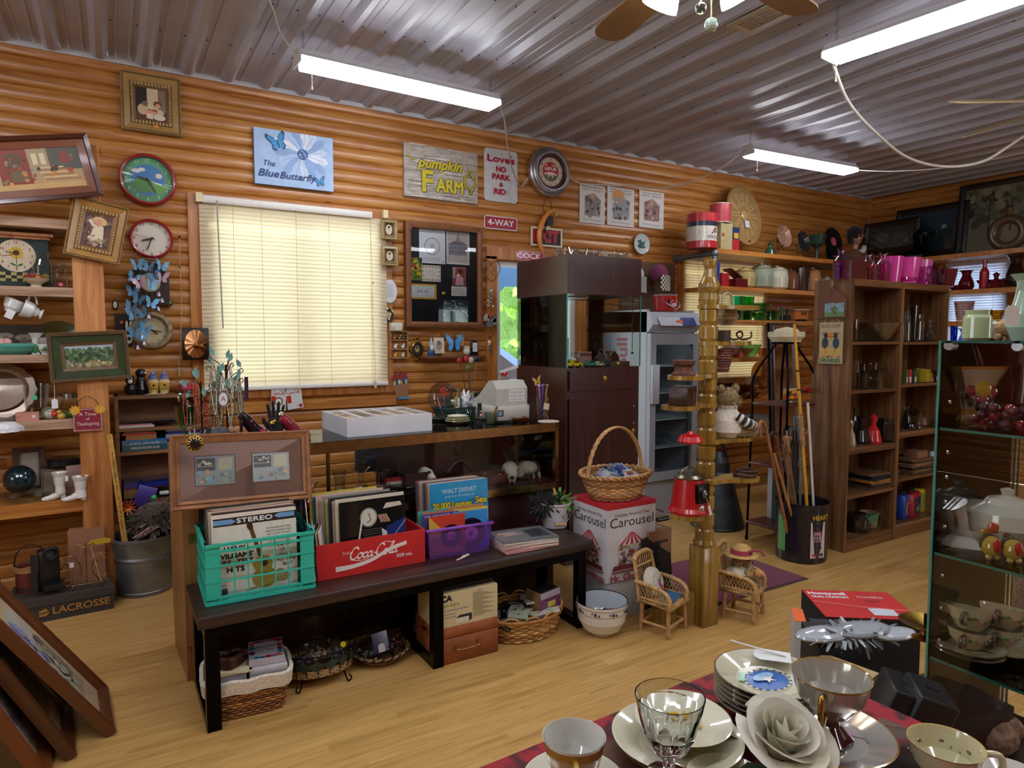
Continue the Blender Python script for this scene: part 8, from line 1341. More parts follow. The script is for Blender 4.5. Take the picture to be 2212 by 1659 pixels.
b2=B();b2.text('POTATO CHIPS',.02,h*.3,.03,'2a2a30',.15).bl(10,-.02,h*.42,.06,h*.56,.008,.014,['3a2a30','b03038']);b2.v=[V((r*1.01*sin(p.x/r),-r*1.01*cos(p.x/r)+p.y,p.z))for p in b2.v];ob('painted_bands',a,'gloss',t);ob('lettering',b2,'print',t)
xb=oY(1557,500,yA);zb=oY(1557,483,yA).z
one('square_tin','beige square tin under the round striped tin on the top shelf','tin',B('a89c74').box(-.075,.075,-.07,.07,0,zb-SZ[0]-.002).box(-.06,-.03,-.071,-.07,.12,.15,'a83c2c'),'gloss',(xb.x,yA,SZ[0]))
t=tin('white and red round tin stacked on the beige square tin',1539,1573,441,zb,yA,['c9c4c0','b03a40','c9c4c0','d2cfc8']);one('cracker_tin','blue and red rectangular tin with a yellow picture on the top shelf','tin',B('a82c34').box(-.045,.045,-.04,.04,0,.11).box(-.045,.045,-.04,.04,.11,.22,'26355c').box(-.03,.03,-.042,-.04,.12,.17,'c9a030'),'gloss',(oY(1583,500,yA).x,yA,SZ[0]))
t=T('wheat_roundel','large round copper tray embossed with wheat ears on a brass stand','tray',oY(1606,466,-.2),(-.2,0,0));rr=.36*.62;ob('disc',B('9a7c4c').at(rx=pi/2).la([(0,.01),(rr,.01),(rr*1.02,.02),(rr*1.05,.012),(rr*1.04,-.005),(0,-.005)],48,sy=1.28),'gloss',t);b=B('b5935c').ba(0,-.012,0,.055,sy=.3)
for k in range(12):
 q=2*pi*k/12
 for j in range(7):
  d=.075+.017*j
  for s in(-1,1):b.ba(d*cos(q)-s*.012*sin(q),-.012,(d*sin(q)+s*.012*cos(q))*1.25,.012,sy=.5,seg=7,rings=4)
ob('embossing',b,'gloss',t);ob('stand',B('b8a060').tu(cat([(-.06,.02,-.29),(0,-.03,-.25),(.06,.02,-.29)]),.005,5),'brass',t);ob('price_tag',B('c8ccd4').box(-.03,.03,-.03,-.028,-.13,-.06),'paper',t)
vs('green_vase','small dark green vase with pink cherries on the top shelf','vase','decanter',1655,1673,522,SZ[0],yA,'1c4a34')
def stplate(lb,u,v,r,c,mat,tilt=-.2):t=T('display_plate',lb,'plate',oY(u,v,yA),(tilt,0,0));ob('plate',B(c).at(rx=pi/2).la([(0,0),(r*.5,.0),(r*.8,.02),(r,.03),(r*.98,.035),(r*.5,.008),(0,.008)],32,sy=1.15,wave=lambda a,i:1+(.05*cos(10*a)if 1<i<5 else 0),cap=0),mat,t);ob('easel',B('6a6050').tu([(-r*.5,-.04,-r*1.0),(-r*.4,.03,-r*1.15),(0,.06,0)],.004,5).tu([(r*.5,-.04,-r*1.0),(r*.4,.03,-r*1.15),(0,.06,0)],.004,5),'brass',t)
stplate('marigold carnival glass plate with a ruffled rim on the top shelf',1689,512,.10,'b08a70','pearl');stplate('black ribbed carnival glass plate on the top shelf',1731,524,.095,'1c2022','china');vs('glass_compote','dark green footed glass compote on the top shelf','compote','compote',1752,1778,508,SZ[0],yA,'0f3a30','china')
for u,v,lb in((1800,522,'upper black vinyl record with a pink label leaning by the bust'),(1803,548,'lower black vinyl record half hidden behind the pink bottle')):t=T('vinyl_record',lb,'record',oY(u,v,yA+.04),(-.15,0,0),'loose vinyl records');ob('disc',B('121214').at(rx=pi/2).la([(0,0),(.15,0),(.15,.003),(0,.003)],40),'gloss',t);ob('label',B('c05068').at(0,-.0045,0,rx=pi/2).la([(0,0),(.045,0),(.045,.001),(0,.001)],24),'paper',t)
t=T('portrait_bust','painted bust of a person with dark hair, tinted glasses and a white scarf','bust',(oY(1848,520,yA).x,yA,SZ[0]));hd=B('9a705a');hd.la([(.03,.14),(.032,.2),(.045,.215),(.06,.25),(.066,.3),(.06,.34),(.03,.37),(0,.375)],22,sy=1.15).ba(0,-.07,.272,.011,sz=1.5).ba(-.063,0,.27,.012,sz=1.5,sx=.5).ba(.063,0,.27,.012,sz=1.5,sx=.5);ob('head',hd,'gloss',t);ob('lips',B('8a4a44').ba(0,-.063,.243,.016,sy=.4,sz=.4),'gloss',t);ob('hair',B('15130f').la([(.072,.26),(.078,.31),(.074,.36),(.04,.395),(0,.4)],22,sy=1.1,c=(0,.012,0)).box(-.08,-.06,-.02,.04,.21,.3).box(.06,.08,-.02,.04,.21,.3),'fur',t);ob('glasses',B('6a2a30').box(-.055,-.006,-.082,-.07,.275,.31,bv=.006).box(.006,.055,-.082,-.07,.275,.31,bv=.006).box(-.01,.01,-.08,-.074,.293,.298,'c9a860'),'gloss',t);ob('shoulders',B('6a4a3c').la([(.09,0),(.12,.06),(.1,.12),(.04,.15)],22,sx=1.2),'gloss',t);ob('scarf',B('c9c9c6').tu(cat([(-.05,-.05,.1),(0,-.09,.13),(.06,-.06,.17),(.1,-.03,.12),(.12,-.04,.05)]),.028,8),'matte',t)
Q='jars on the crock shelf'
for a in(('tall blue and yellow biscuit tin behind the pole',1527,1551,567,'2c3c8a','can'),('small red tin box with a tag on the crock shelf',1552,1572,590,'a81c24','can'),('tan and blue owl-shaped cookie jar',1592,1626,577,'b09a64','crock'),('grey-green lidded stoneware crock',1626,1664,569,'8f9882','crock'),('cream cookie jar with a wooden lid',1661,1696,574,'c2bfa4','crock'),('brown-shouldered stoneware crock on the shelf',1697,1720,582,'6a4028','crock'),('dark brown ribbed pottery stein',1718,1743,578,'2c1410','can'),('terracotta basket-shaped jar on the shelf',1743,1768,578,'a8754c','crock')):vs('cookie_jar' if a[5]=='crock' else 'storage_tin',a[0],'jar' if a[5]=='crock' else 'tin',a[5],a[1],a[2],a[3],SZ[1],yA,a[4],'china',Q)
t=T('red_lacquer_box','red lacquer box with its lid propped open on the crock shelf','box',(oY(1588,600,yA).x,yA-.03,SZ[1]));ob('box',B('5a1418').box(-.08,.08,-.05,.05,0,.08),'gloss',t);ob('lid',B('4a1014').box(-.08,.1,-.05,.05,0,.012),'gloss',t,(-.04,.03,.13),(0,.45,0))
t=T('cottage_jar','white cottage-shaped cookie jar with a tiled roof','jar',(oY(1785,600,yA).x,yA,SZ[1]));ob('walls',B('b8b4a6').box(-.075,.075,-.05,.05,0,.09).box(-.03,.01,-.052,-.05,.01,.05,'6a5a4a'),'china',t);ob('roof',B('a8a69c').pr([(-.09,.085),(.09,.085),(.05,.14),(-.05,.14)],-.06,.06).box(.0,.025,-.02,.02,.13,.17),'china',t)
G='green glass on the window shelf'
for a in(('tall teal ribbed glass vase',1581,1604,640,'3ac090','tumbler'),('tall bright green ribbed glass vase',1603,1625,641,'1fb03c','tumbler'),('wide pale green scalloped glass compote',1626,1660,655,'5aa068','compote'),('dark green glass bowl under the tall vases',1580,1626,668,'0a6a2c','bowl'),('low green leaf glass dish',1628,1652,676,'1f8a44','bowl'),('clear green glass dish beside the tag',1652,1682,672,'3aa85a','bowl'),('small blue-green glass insulator',1683,1692,664,'3a7a80','jar'),('green glass cream jug at the left end',1548,1570,668,'2c8a4a','bowl')):vs('green_glassware',a[0]+' on the window shelf','glassware',a[5],a[1],a[2],a[3],SZ[2],-.38 if 'bowl under' not in a[0]else-.30,a[4],'glass',G,seg=16,wave=lambda q,i:1+.04*cos(8*q)*(i>0))
t=T('toy_caboose','orange wooden caboose with dark window openings on the window shelf','toy train',(oY(1731,675,-.40).x,-.4,SZ[2]));ob('body',B('b8682c').box(-.06,.06,-.035,.035,.02,.11).box(-.045,-.02,-.036,-.035,.06,.095,'2c1810').box(.0,.025,-.036,-.035,.06,.095,'2c1810'),'matte',t);ob('roof',B('a8a49c').box(-.07,.07,-.045,.045,.11,.122),'matte',t);ob('wheels',B('1c1c1c').box(-.05,.05,-.03,.03,0,.02),'metal',t);one('toy_engine','dark wooden toy engine beside the orange caboose','toy train',B('241a16').box(-.05,.03,-.025,.025,0,.06).la([(.012,.06),(.018,.12),(0,.12)],12,c=(.0,0,0)),'matte',(oY(1700,675,-.40).x,-.4,SZ[2]))
G='glass on the lower window shelves'
for a in(('pink pressed glass bowl',1565,1618,752,'c97a60','bowl',3),('pile of pale shells in the pink bowl place',1562,1600,742,'c9c2a8','bowl',3),('pale green glass basket',1604,1638,744,'8ac08a','bowl',3),('peach glass sugar bowl',1638,1660,752,'c98a6a','bowl',3),('large amber glass bowl at the left',1548,1586,828,'6a3010','bowl',4),('amber oval glass bowl',1588,1632,832,'7a3c14','bowl',4),('low amber glass ashtray',1572,1612,846,'8a4a18','plate',4),('amber glass saucer',1612,1645,850,'a0602c','plate',4),('white scalloped milk glass bowl',1580,1612,895,'b8babc','bowl',5),('second white scalloped milk glass bowl',1618,1662,898,'b0b4b8','bowl',5)):vs('glass_bowl',a[0]+' on the lower window shelves','bowl',a[5],a[1],a[2],a[3],SZ[a[6]],-.38 if 'pile' not in a[0]else-.25,a[4],'china' if a[6]==5 or 'pile' in a[0]else 'glass',G,seg=20,wave=lambda q,i:1+.05*cos(10*q)*(i>1))
t=T('amber_platter','amber glass plate standing upright on the lower window shelf','plate',oY(1640,812,-.3),(-.15,0,0));ob('plate',B('9a5a18').at(rx=pi/2).la([(0,0),(.1,0),(.14,.02),(.135,.024),(0,.01)],30,cap=0),'glass',t)
t=T('silver_mirror','tall silver-framed mirror standing behind the iron stand','mirror',(oY(1711,700,-.95).x,-.95,0),(-.06,0,0));w,z0,z1=.36,.62,oY(1711,697,-.95).z;ob('frame',B('b0b4b8').at(0,0,(z0+z1)/2).fr(w-.1,z1-z0-.1,[(0,.0),(0,.012),(.03,.02),(.05,.012),(.05,-.015)],['b0b4b8','c9ccd0','9a9ea4','b0b4b8']),'metal',t);ob('glass',B('c9d0d4').box(-w/2+.05,w/2-.05,-.003,0,z0+.05,z1-.05),'chrome',t);ob('stand',B('3a3028').box(-w/2,-w/2+.03,.0,.03,0,z1).box(w/2-.03,w/2,.0,.03,0,z1),'darkwood',t)
BX=[4.205,4.80,5.42];BY0,BD,BHt=-2.046,.28,1.848
def bz_(v):return oY(1890,v,BY0).z
LV2=[[bz_(738),bz_(842),bz_(963),bz_(1062),bz_(1152)],[bz_(739),bz_(835),bz_(942),bz_(1046),bz_(1148)]]
for k,lb in enumerate(('left-hand tall walnut laminate bookcase','right-hand tall walnut laminate bookcase behind the glass tower')):
 x0,x1=BX[k],BX[k+1];t=T('tall_bookcase',lb,'bookcase',(0,0,0),0,'walnut bookcases')
 for x in(x0,x1-.02):ob('side_board',B().box(x,x+.018,BY0,BY0+BD,0,BHt),'walnut_v',t)
 ob('back_board',B().box(x0+.018,x1-.02,BY0+BD-.008,BY0+BD,0,BHt),'walnut_v',t);ob('top_board',B().box(x0+.018,x1-.02,BY0,BY0+BD-.008,BHt-.05,BHt-.004),'walnut_h',t);ob('plinth',B().box(x0+.018,x1-.02,BY0+.003,BY0+.02,0,LV2[k][4]-.02),'walnut_h',t)
 for i,z in enumerate(LV2[k]):ob('shelf_board',B().box(x0+.018,x1-.02,BY0+.004,BY0+BD-.008,z-(.04 if i==2 else .02),z),'walnut_h',t)
def bc(name,label,cat_,prof,u0,u1,v0,k,i,col,mat='glass',grp=None,dy=.1,**kw):return vs(name,label,cat_,prof,u0,u1,v0,LV2[k][i]if i>=0 else BHt-.003,BY0+dy,col,mat,grp,**kw)
g='pink glass on the bookcases'
for a in(('tall purple lidded glass bottle at the left end',1806,1829,537,'a03ab0','bottle'),('pink bottle with string tied round its neck',1866,1887,547,'d07ab0','bottle'),('slim pink bottle behind the stringed ones',1884,1900,550,'c86aa8','bottle'),('tall pink bottle with a string bow',1898,1920,545,'d070b4','bottle'),('tall magenta frosted tumbler',1914,1942,555,'d03a98','tumbler'),('second magenta frosted tumbler',1940,1976,558,'d84aa4','tumbler'),('third pink frosted tumbler at the back',1972,2002,563,'d86ab4','tumbler'),('squat pink vase with string',1942,1972,576,'c03a9c','vase'),('pink vase with a raffia bow',1980,2003,577,'b83a9a','vase'),('violet glass vase near the right end',2010,2033,575,'9a2ab0','vase'),('ruby flared vase at the right end',2030,2056,582,'5a0c24','tumbler')):bc('pink_bottle' if a[5]=='bottle' else 'pink_vase',a[0]+' on top of the bookcases','bottle' if a[5]=='bottle' else 'vase',a[5],a[1],a[2],a[3],0,-1,a[4],'glass' if a[5]!='tumbler' else 'china',g,.18 if 'back' in a[0]or 'behind' in a[0]else .08)
one('ruby_glass_box','dark ruby glass block between the pink bottles','box',B('4a0c1c').box(-.09,.07,-.04,.04,0,.13),'china',(oY(1848,580,BY0+.1).x,BY0+.1,BHt-.003))
SX=BX[0]-.004
def side(u,v):return oX(u,v,SX)
t=T('envelope_plaque','brown wooden envelope plaque with a painted schoolhouse on the bookcase side','plaque',side(1799,655),(0,0,-pi/2));ob('board',B('6a3c2a').pr([(-.105,-.1),(.105,-.1),(.105,.03),(.05,.07),(0,.115),(-.05,.07),(-.105,.03)],-.012,0),'oldwood',t);a=B().re(-.05,-.09,.09,0,'7a9ab0').re(-.05,-.09,.09,-.06,'5a8a4a').re(0,-.075,.045,-.03,'6a4a4a').lay([(-.005,-.03),(.05,-.03),(.022,-.008)],'b0b0a8').bl(10,-.05,-.06,.09,-.02,.006,.012,['4a7a44','5f8f58']).line([(-.1,.03),(0,-.02),(.1,.03)],.003,'4a281c');art(t,a,y=-.0125);ob('cord',B('c9b898').tu([(0,-.006,.115),(0,-.006,.15)],.003,5).tu([(-.04,-.004,-.1),(-.07,-.004,-.16)],.002,4).tu([(.04,-.004,-.1),(.07,-.004,-.16)],.002,4),'fabric',t)
t=T('seed_sign','small Black Crow sunflower seeds sign hanging below the envelope plaque','sign',side(1796,741),(0,0,-pi/2));ob('board',B('b5a884').box(-.085,.085,-.01,0,-.14,.14),'matte',t);a=B().text('BLACK CROW',0,.115,.024,'2c241c',.14).text('SUNFLOWER SEEDS',0,-.12,.026,'2a6a44',.15,bold=.001).re(-.08,-.09,.08,-.03,'c9a860').ell(.0,.05,.02,col='d8782c')
for x,s in((-.04,1),(.04,-1)):a.ell(x,0,.024,.038,'3a4452').ell(x+s*.006,.05,.018,.015,'2c3440').line([(x+s*.016,.05),(x+s*.036,.055)],.008,'d8a02c').line([(x,-.04),(x+s*.01,-.07)],.005,'c86a2c').ell(x,.066,.024,.005,'6a4a2a')
a.bl(14,-.07,-.095,.07,-.085,.004,.007,['3a3420','d07a3a']);art(t,a,'matte',y=-.0105)
g='bookcase glass and bottles'
for a in(('clear cut glass tumbler',1838,1851,690,0,0,'cfd6d2','tumbler',.06),('wide clear pressed glass bowl',1852,1921,698,0,0,'c4ccc4','bowl',.12),('slim clear bottle',1848,1857,780,0,1,'b8c4c0','bottle',.08),('dark brown medicine bottle with a white cap',1856,1873,786,0,1,'14100c','bottle',.08),('clear domed bottle with a yellow tag',1876,1899,784,0,1,'c0ccc8','bottle',.1),('small clear jar with a blue lid',1880,1900,815,0,1,'c9d2ce','jar',.05),('tall clear round-shouldered bottle',1902,1925,780,0,1,'c4d0cc','bottle',.1),('gold-topped perfume bottle',1833,1847,905,0,2,'8a7a5a','decanter',.06),('dark square-shouldered scent bottle',1848,1876,893,0,2,'1a1614','decanter',.12),('red lantern-shaped bottle',1877,1899,893,0,2,'b01c24','decanter',.07),('black coffee-mill bottle with a red disc',1902,1926,902,0,2,'141416','jar',.08),('brass-topped dark bottle at the back',1842,1852,880,0,2,'3a3a30','bottle',.2),('small clear stoppered bottle with a tag',1953,1965,672,1,0,'c0ccca','bottle',.06),('pair of clear cruets',1965,1988,680,1,0,'c0ccca','jar',.1),('white frosted candle lamp',1990,2013,698,1,0,'b8bcbc','vase',.08),('tall smoky bottle with a tag',2008,2037,660,1,0,'7a746c','bottle',.12),('clear chimney glass at the back',1966,1980,660,1,0,'b8c0be','tumbler',.2),('yellow oil bottle with a label',1982,2004,797,1,1,'8a7c1c','jar',.07),('black glass ball bottle',1958,1974,912,1,2,'141214','crock',.07),('white and blue grooming jar',1970,1987,908,1,2,'c9ccd0','vase',.05),('tall clear decanter at the back of the third shelf',1950,1966,868,1,2,'9aa8a4','decanter',.15),('amber horse-shaped bottle',1975,2000,880,1,2,'5a3a20','decanter',.15),('cream sleeping cat bottle',2004,2031,905,1,2,'c9c6b4','decanter',.07)):bc('glass_bottle',a[0]+' in the '+('left' if a[4]==0 else 'right')+' bookcase','bottle',a[7],a[1],a[2],a[3],a[4],a[5],a[6],'glass' if hx(a[6])[1]>.3 else 'china',g,a[8])
for i,(u,v,c,w,nm)in enumerate(((1956,800,'5a6a3a',.02,'green spice'),(1963,798,'a82c34',.035,'red and white spice'),(1974,800,'3a4a44',.03,'dark spice'),(2010,808,'8a2c30',.035,'red cocoa'),(2022,800,'4a1c1c',.045,'maroon'))):z=LV2[1][1];p=oY(u,v,BY0+.06);one('spice_tin',nm+' tin in the second right-hand bookcase shelf','tin',B(c).box(-w/2,w/2,-.015,.015,0,p.z-z).box(-w*.4,w*.4,-.0155,-.015,.01,(p.z-z)*.5,'c9c4b4'),'gloss',(p.x,BY0+.06,z),0,'spice tins')
for k,i,u,cols,lb in((0,3,1888,['5a4028','3a2a1c','8a6a48','a8742c','26282c','1c2638','6a4a30'],'left'),(1,3,1975,['5a4630','8a6a4a','3a2c20','6a5438','a07a58','4a3826','7a5034'],'right')):
 z=LV2[k][i]+.001;x=oY(u,1000,BY0+.12).x
 for j,c in enumerate(cols):one('ledger',['bottom','second','third','middle','fifth','sixth','top'][j]+' old leather folder of the %s bookcase pile'%lb,'folder',B(c).box(-.19+.02*(j%3),.17-.02*(j%2),-.1,.1,0,.015),'rust',(x,BY0+.13,z+j*.016),.08*sin(j*2),'old folders')
z=LV2[1][3]+.114;one('cigar_carton','tan cigar carton on the right bookcase folders','box',B('8a6244').box(-.07,.07,-.05,.05,0,.05),'card',(oY(1978,985,BY0+.1).x,BY0+.1,z));t=T('toy_robot','white toy figure with a black visor on the right bookcase','toy',(oY(2016,1020,BY0+.06).x,BY0+.06,LV2[1][3]));ob('body',B('c9cacc').ba(0,0,.05,.03,sz=1.2).ba(-.015,-.005,.01,.014).ba(.018,-.005,.01,.014).ba(0,0,.115,.04),'gloss',t);ob('visor',B('17181a').ba(-.008,-.022,.118,.028,sz=.7),'gloss',t)
t=T('cream_pail','small cream pail with a wire bail at the bottom of the left bookcase','pail',(oY(1882,1150,BY0+.1).x,BY0+.12,LV2[0][4]));bucket(t,.05,.062,.11,'9a8460','gloss','4a4a48',[(.06,0,.1),(.09,-.06,.04),(0,-.1,.01),(-.07,-.06,.04),(-.06,0,.1)]);one('bagged_pot','dark pot covered by a green-edged plastic bag in the left bookcase','pot',B('241c18').la([(.07,0),(.09,.05),(.09,.1),(.06,.13),(0,.13)],22).box(.0,.1,-.09,-.06,.07,.13,'2c6a54'),'film',(oY(1842,1150,BY0+.1).x+.05,BY0+.1,LV2[0][4]))
for lb,u,c,c2,w in(('blue plastic lunch box',1950,'1f3f9a','2c4a8a',.07),('red lunch box with a violet picture',1970,'a01c2c','3a2050',.11),('yellow lunch box with a meadow picture',2005,'c9b01c','7a9a4a',.13)):x=oY(u,1100,BY0+.09).x;t=T('lunch_box',lb+' on the bottom right bookcase shelf','lunch box',(x,BY0+.09+(.05 if u>2000 else 0),LV2[1][4]),.2 if u<2000 else .05,'lunch boxes');ob('case',B(c).box(-w*.9,w*.9,-.035,.035,0,.185,bv=.02),'plastic',t);ob('picture',B(c2).re(-w*.68,.03,w*.68,.155,c2).bl(14,-w*.5,.05,w*.5,.13,.008,.018,['c9b02c','1c1c20','c0583a','5a8a4a']),'print',t,(0,-.0355,0));ob('handle',B('2a2a2c').tu(cat([(-.03,0,.18),(-.025,0,.205),(.025,0,.205),(.03,0,.18)]),.006,6),'plastic',t)
t=T('wall_shelving','long pine shelves along the right wall','shelves',(0,0,0));RZ=[2.29,1.93,1.62,1.33,.9]
for z in RZ:ob('plank',B().at(0,0,0).box(7.25,7.7,-3.2,-.5,z-.045,z),'pineshelf',t)
for y in(-.52,-1.9,-3.1):ob('bracket_post',B().box(7.62,7.69,y-.04,y,0,2.3),'pinetrim',t)
RXP=7.4
def rw(u,z,x=RXP):d=ray(u,560);k=(x-EYE.x)/d.x;return V((x,EYE.y+d.y*k,z))
def wallpic(lb,u,v,w,h,col,fn,x=7.6,fr='1c1612'):t=T('dark_painting',lb,'painting',oX(u,v,x),(-.1,0,-pi/2),'paintings on the right wall shelf');ob('frame',B(fr).fr(w-.12,h-.12,[(0,0),(0,.015),(.03,.03),(.06,.02),(.06,-.01)],[fr,'2c221a',fr,fr]),'darkwood',t);a=backing(w-.1,h-.1,col,.003);a.k=60;fn(a,w-.12,h-.12);art(t,a,'film')
def p1(a,w,h):a.re(-w*.5,-h*.5,w*.5,-h*.1,'2c3430').re(-w*.35,-h*.2,-w*.05,h*.2,'4a4c48').re(w*.05,-h*.15,w*.35,h*.15,'3c4448').bl(14,-w*.4,-h*.4,w*.4,0,.01,.03,['5a5a50','3a4038'])
def p2(a,w,h):a.re(-w*.5,0,w*.5,h*.5,'2c4454').bl(30,-w*.45,-h*.4,w*.45,h*.1,.02,.04,['2c3a38','3c4c48','8a9a98','1f2a2c'])
def p3(a,w,h):
 a.re(-w/2,-h/2,w/2,h/2,'7a7868').bl(90,-w*.48,-h*.1,w*.48,h*.48,.02,.05,['4a5240','5f644e','8f8c78','3a4034','6a6c58']).lay([(-w*.1,-h*.5),(w*.4,-h*.5),(w*.1,-h*.05),(0,-h*.05)],'a8a08c')
 for x in(-.2,.05):a.line([(x*w,-h*.2),(x*w,h*.3),(x*w-.06,h*.36),(x*w-.1,h*.3)],.012,'3c4448')
wallpic('dark low landscape painting at the corner end of the right wall shelf',1925,512,.62,.36,'2a302e',p1,7.45);wallpic('dark seascape painting standing behind the bronze horses',2010,500,.75,.55,'26343c',p2,7.62);wallpic('large framed painting of a park path with lamps at the right edge',2175,470,.9,.78,'6a6858',p3,7.62,'2a241e')
t=T('bronze_statue','dark bronze statue of rearing horses and a rider on the right wall shelf','statue',rw(1985,RZ[0]),.3);b=B('1e1814');RS(4)
for s in(-1,1):b.tu(cat([(s*.03,0,.1),(s*.1,0,.13),(s*.17,0,.19),(s*.2,0,.24)]),[.04,.045,.05,.05,.05,.045,.045,.04,.04,.035,.035,.03,.03,.03,.03,.03,.03,.025,.02],10).tu([(s*.08,.02,.1),(s*.1,.02,0)],.014,6).tu([(s*.05,-.02,.1),(s*.03,-.02,0)],.014,6).tu([(s*.15,-.02,.15),(s*.2,-.03,.1)],.013,6).ba(s*.22,-.01,.23,.03,sx=1.5)
b.tu([(0,0,.1),(0,0,.24)],.045,10).ba(0,0,.29,.035).tu([(0,0,.22),(.08,-.03,.26)],.015,6).box(-.2,.2,-.07,.07,0,.025);ob('bronze',b,'metal',t)
t=T('ring_flask','brown ring-shaped pottery flask on the right wall shelf','flask',rw(2180,RZ[0])+V((-.05,0,0)),-pi/2);ob('ring',B('5a4630').tu([(.13*cos(q),0,.16+.13*sin(q))for q in CI(30)],.045,12,closed=1).la([(.03,.3),(.025,.34),(.045,.39),(.04,.39)],16),'gloss',t)
g='ruby glass on the right wall shelf'
for i,(u,h,r,pf,c,lb)in enumerate(((2072,.05,.09,'bowl','5a0a1c','low ruby glass bowl'),(2090,.2,.075,'vase','6a0c1e','flared ruby glass vase on a dark dish'),(2128,.28,.045,'bottle','a02034','tall slim ruby decanter with a tag'),(2132,.09,.08,'compote','5a0a1a','squat ruby candle holder'),(2154,.16,.06,'decanter','6a0c20','stoppered ruby scent bottle'),(2172,.1,.08,'crock','5a0a1c','round ruby sugar bowl'),(2195,.3,.085,'vase','1a0c10','large dark vase at the end'))):one('ruby_glass',lb+' on the right wall shelf','glassware',B(c).la([(q*r,w*h)for q,w in PF[pf]],18),'china',rw(u,RZ[1],7.34+.06*(i%2)),0,g)
for i,(u,h,r,pf,c,lb,z)in enumerate(((2088,.2,.09,'tumbler','b08a7a','rose-tinted glass pitcher',2),(2108,.09,.05,'bowl','b07a6a','small pink glass cup',2),(2135,.11,.055,'tumbler','a86a1c','amber glass tumbler',2),(2160,.1,.06,'bowl','b8802c','amber slag glass dish',2),(2068,.25,.035,'tumbler','1c3fa0','tall cobalt blue glass vase',3),(2092,.22,.07,'vase','2a4a9a','cobalt blue glass figure',3),(2125,.22,.08,'bottle','1a2438','dark blue bottle',3),(2165,.1,.12,'bowl','2c3834','dark green glass bowl',3))):one('coloured_glass',lb+' on the right wall lower shelf','glassware',B(c).la([(q*r,w*h)for q,w in PF[pf]],18),'china' if i>5 else 'glass',rw(u,RZ[z],7.34),0,'coloured glass on the right wall')
# ==== ceiling fans, vent, cords
def fan(lb,c,ang,rl,blade,tilt=.15,n=5):
 t=T('ceiling_fan',lb,'ceiling fan',c,ang,'ceiling fans');ob('motor',B('b08a50').la([(.0,-.06),(.09,-.05),(.12,0),(.1,.06),(.03,.08),(.02,.09),(.02,CZ-c[2]-.03),(.07,CZ-c[2]-.02),(.07,CZ-c[2])],28),'brass',t)
 for k in range(n):
  a=2*pi*k/n;b=B(blade);P=cat([(.16,-.045,0),(.3,-.06,0),(.55,-.07,0),(.64,-.05,0),(.66,0,0),(.64,.05,0),(.55,.07,0),(.3,.06,0),(.16,.045,0)],3,True)
  b.at(rz=a);m=b.m.copy();b.m=m@MX.Rotation(tilt,4,'X');b.pr([(p.x,p.y)for p in P],-.004,.004,ax='z');ob('blade',b,'canvas',t);ob('blade_iron',B('b08a50').at(rz=a).box(.08,.2,-.02,.02,-.012,-.005),'brass',t)
 return t
fp_=oZ(1516,-105,2.68);F=fan('brass ceiling fan with tan blades and lit shades at the top of the picture',fp_,atan2(oZ(1330,60,2.68).y-fp_.y,oZ(1330,60,2.68).x-fp_.x),.66,'8a6c48')
ob('light_kit',B('b08a50').la([(0,-.12),(.06,-.1),(.08,-.06),(.05,-.05)],20),'brass',F);glow('shade_glow','fff0d8',9)
for k in range(3):a=2*pi*k/3+.5;ob('lamp_shade',B().at(.12*cos(a),.12*sin(a),-.075,rz=a,ry=-.5).la([(.02,.03),(.045,0),(.058,-.04),(.062,-.06)],18,cap=0),'shade_glow',F)
q=oZ(1536,40,fp_.z-.32)-fp_;iv=F.matrix_basis.to_3x3().inverted()
for k,(u,v,dz,bl)in enumerate(((1536,38,-.30,.02),(1514,5,-.24,.017))):q=iv@(oZ(u,v,fp_.z+dz)-fp_);ob('pull_chain',B('c9b890').tu([(q.x,q.y,-.1),(q.x,q.y,dz)],.0025,5),'brass',F);ob('pull_knob',B('a8c0b4').ba(q.x,q.y,dz-bl,bl),'glass' if k else 'china',F)
fan('second ceiling fan with pale blades at the right edge',oZ(2330,215,2.72),2.55,.66,'b09a72',-.4)
vp=oZ(1650,22,CZ);t=T('ceiling_vent','beige metal air vent in the ribbed ceiling by the fan','vent',(vp.x,vp.y,CZ-.031));b=B('a89c88').fr(.12,.26,[(0,.003),(0,.01),(.03,.008),(.03,0)],['a89c88']);b.v=[V((p.x,p.z,p.y))for p in b.v];ob('frame',b,'gloss',t);b=B('8a8072').box(-.06,.06,-.13,.13,.0,.004);[b.box(-.055,.055,-.12+.02*i,-.112+.02*i,-.006,0,'b0a490')for i in range(13)];ob('louvres',b,'gloss',t)
def cable(lb,pts,r=.0055,c='c9c6c0'):P=[V(p)for p in pts];o=one('extension_cable',lb,'cable',B(c).tu(cat([p-P[0]for p in P],6),r,6),'plastic',P[0],0,'white lamp cables')
cable('white cable rising from the counter shop light to the ceiling',[(.9,-1.02,2.92),oY(608,75,-1.06),oY(590,20,-1.15),oZ(572,-20,3.06)]);cable('white cable hanging from the counter shop light down to the chrome clock',[(2.1,-.98,2.92),oY(1088,250,-.9),oY(1096,310,-.6),oY(1108,370,-.2),oY(1125,402,-.04),oY(1140,385,-.06)])
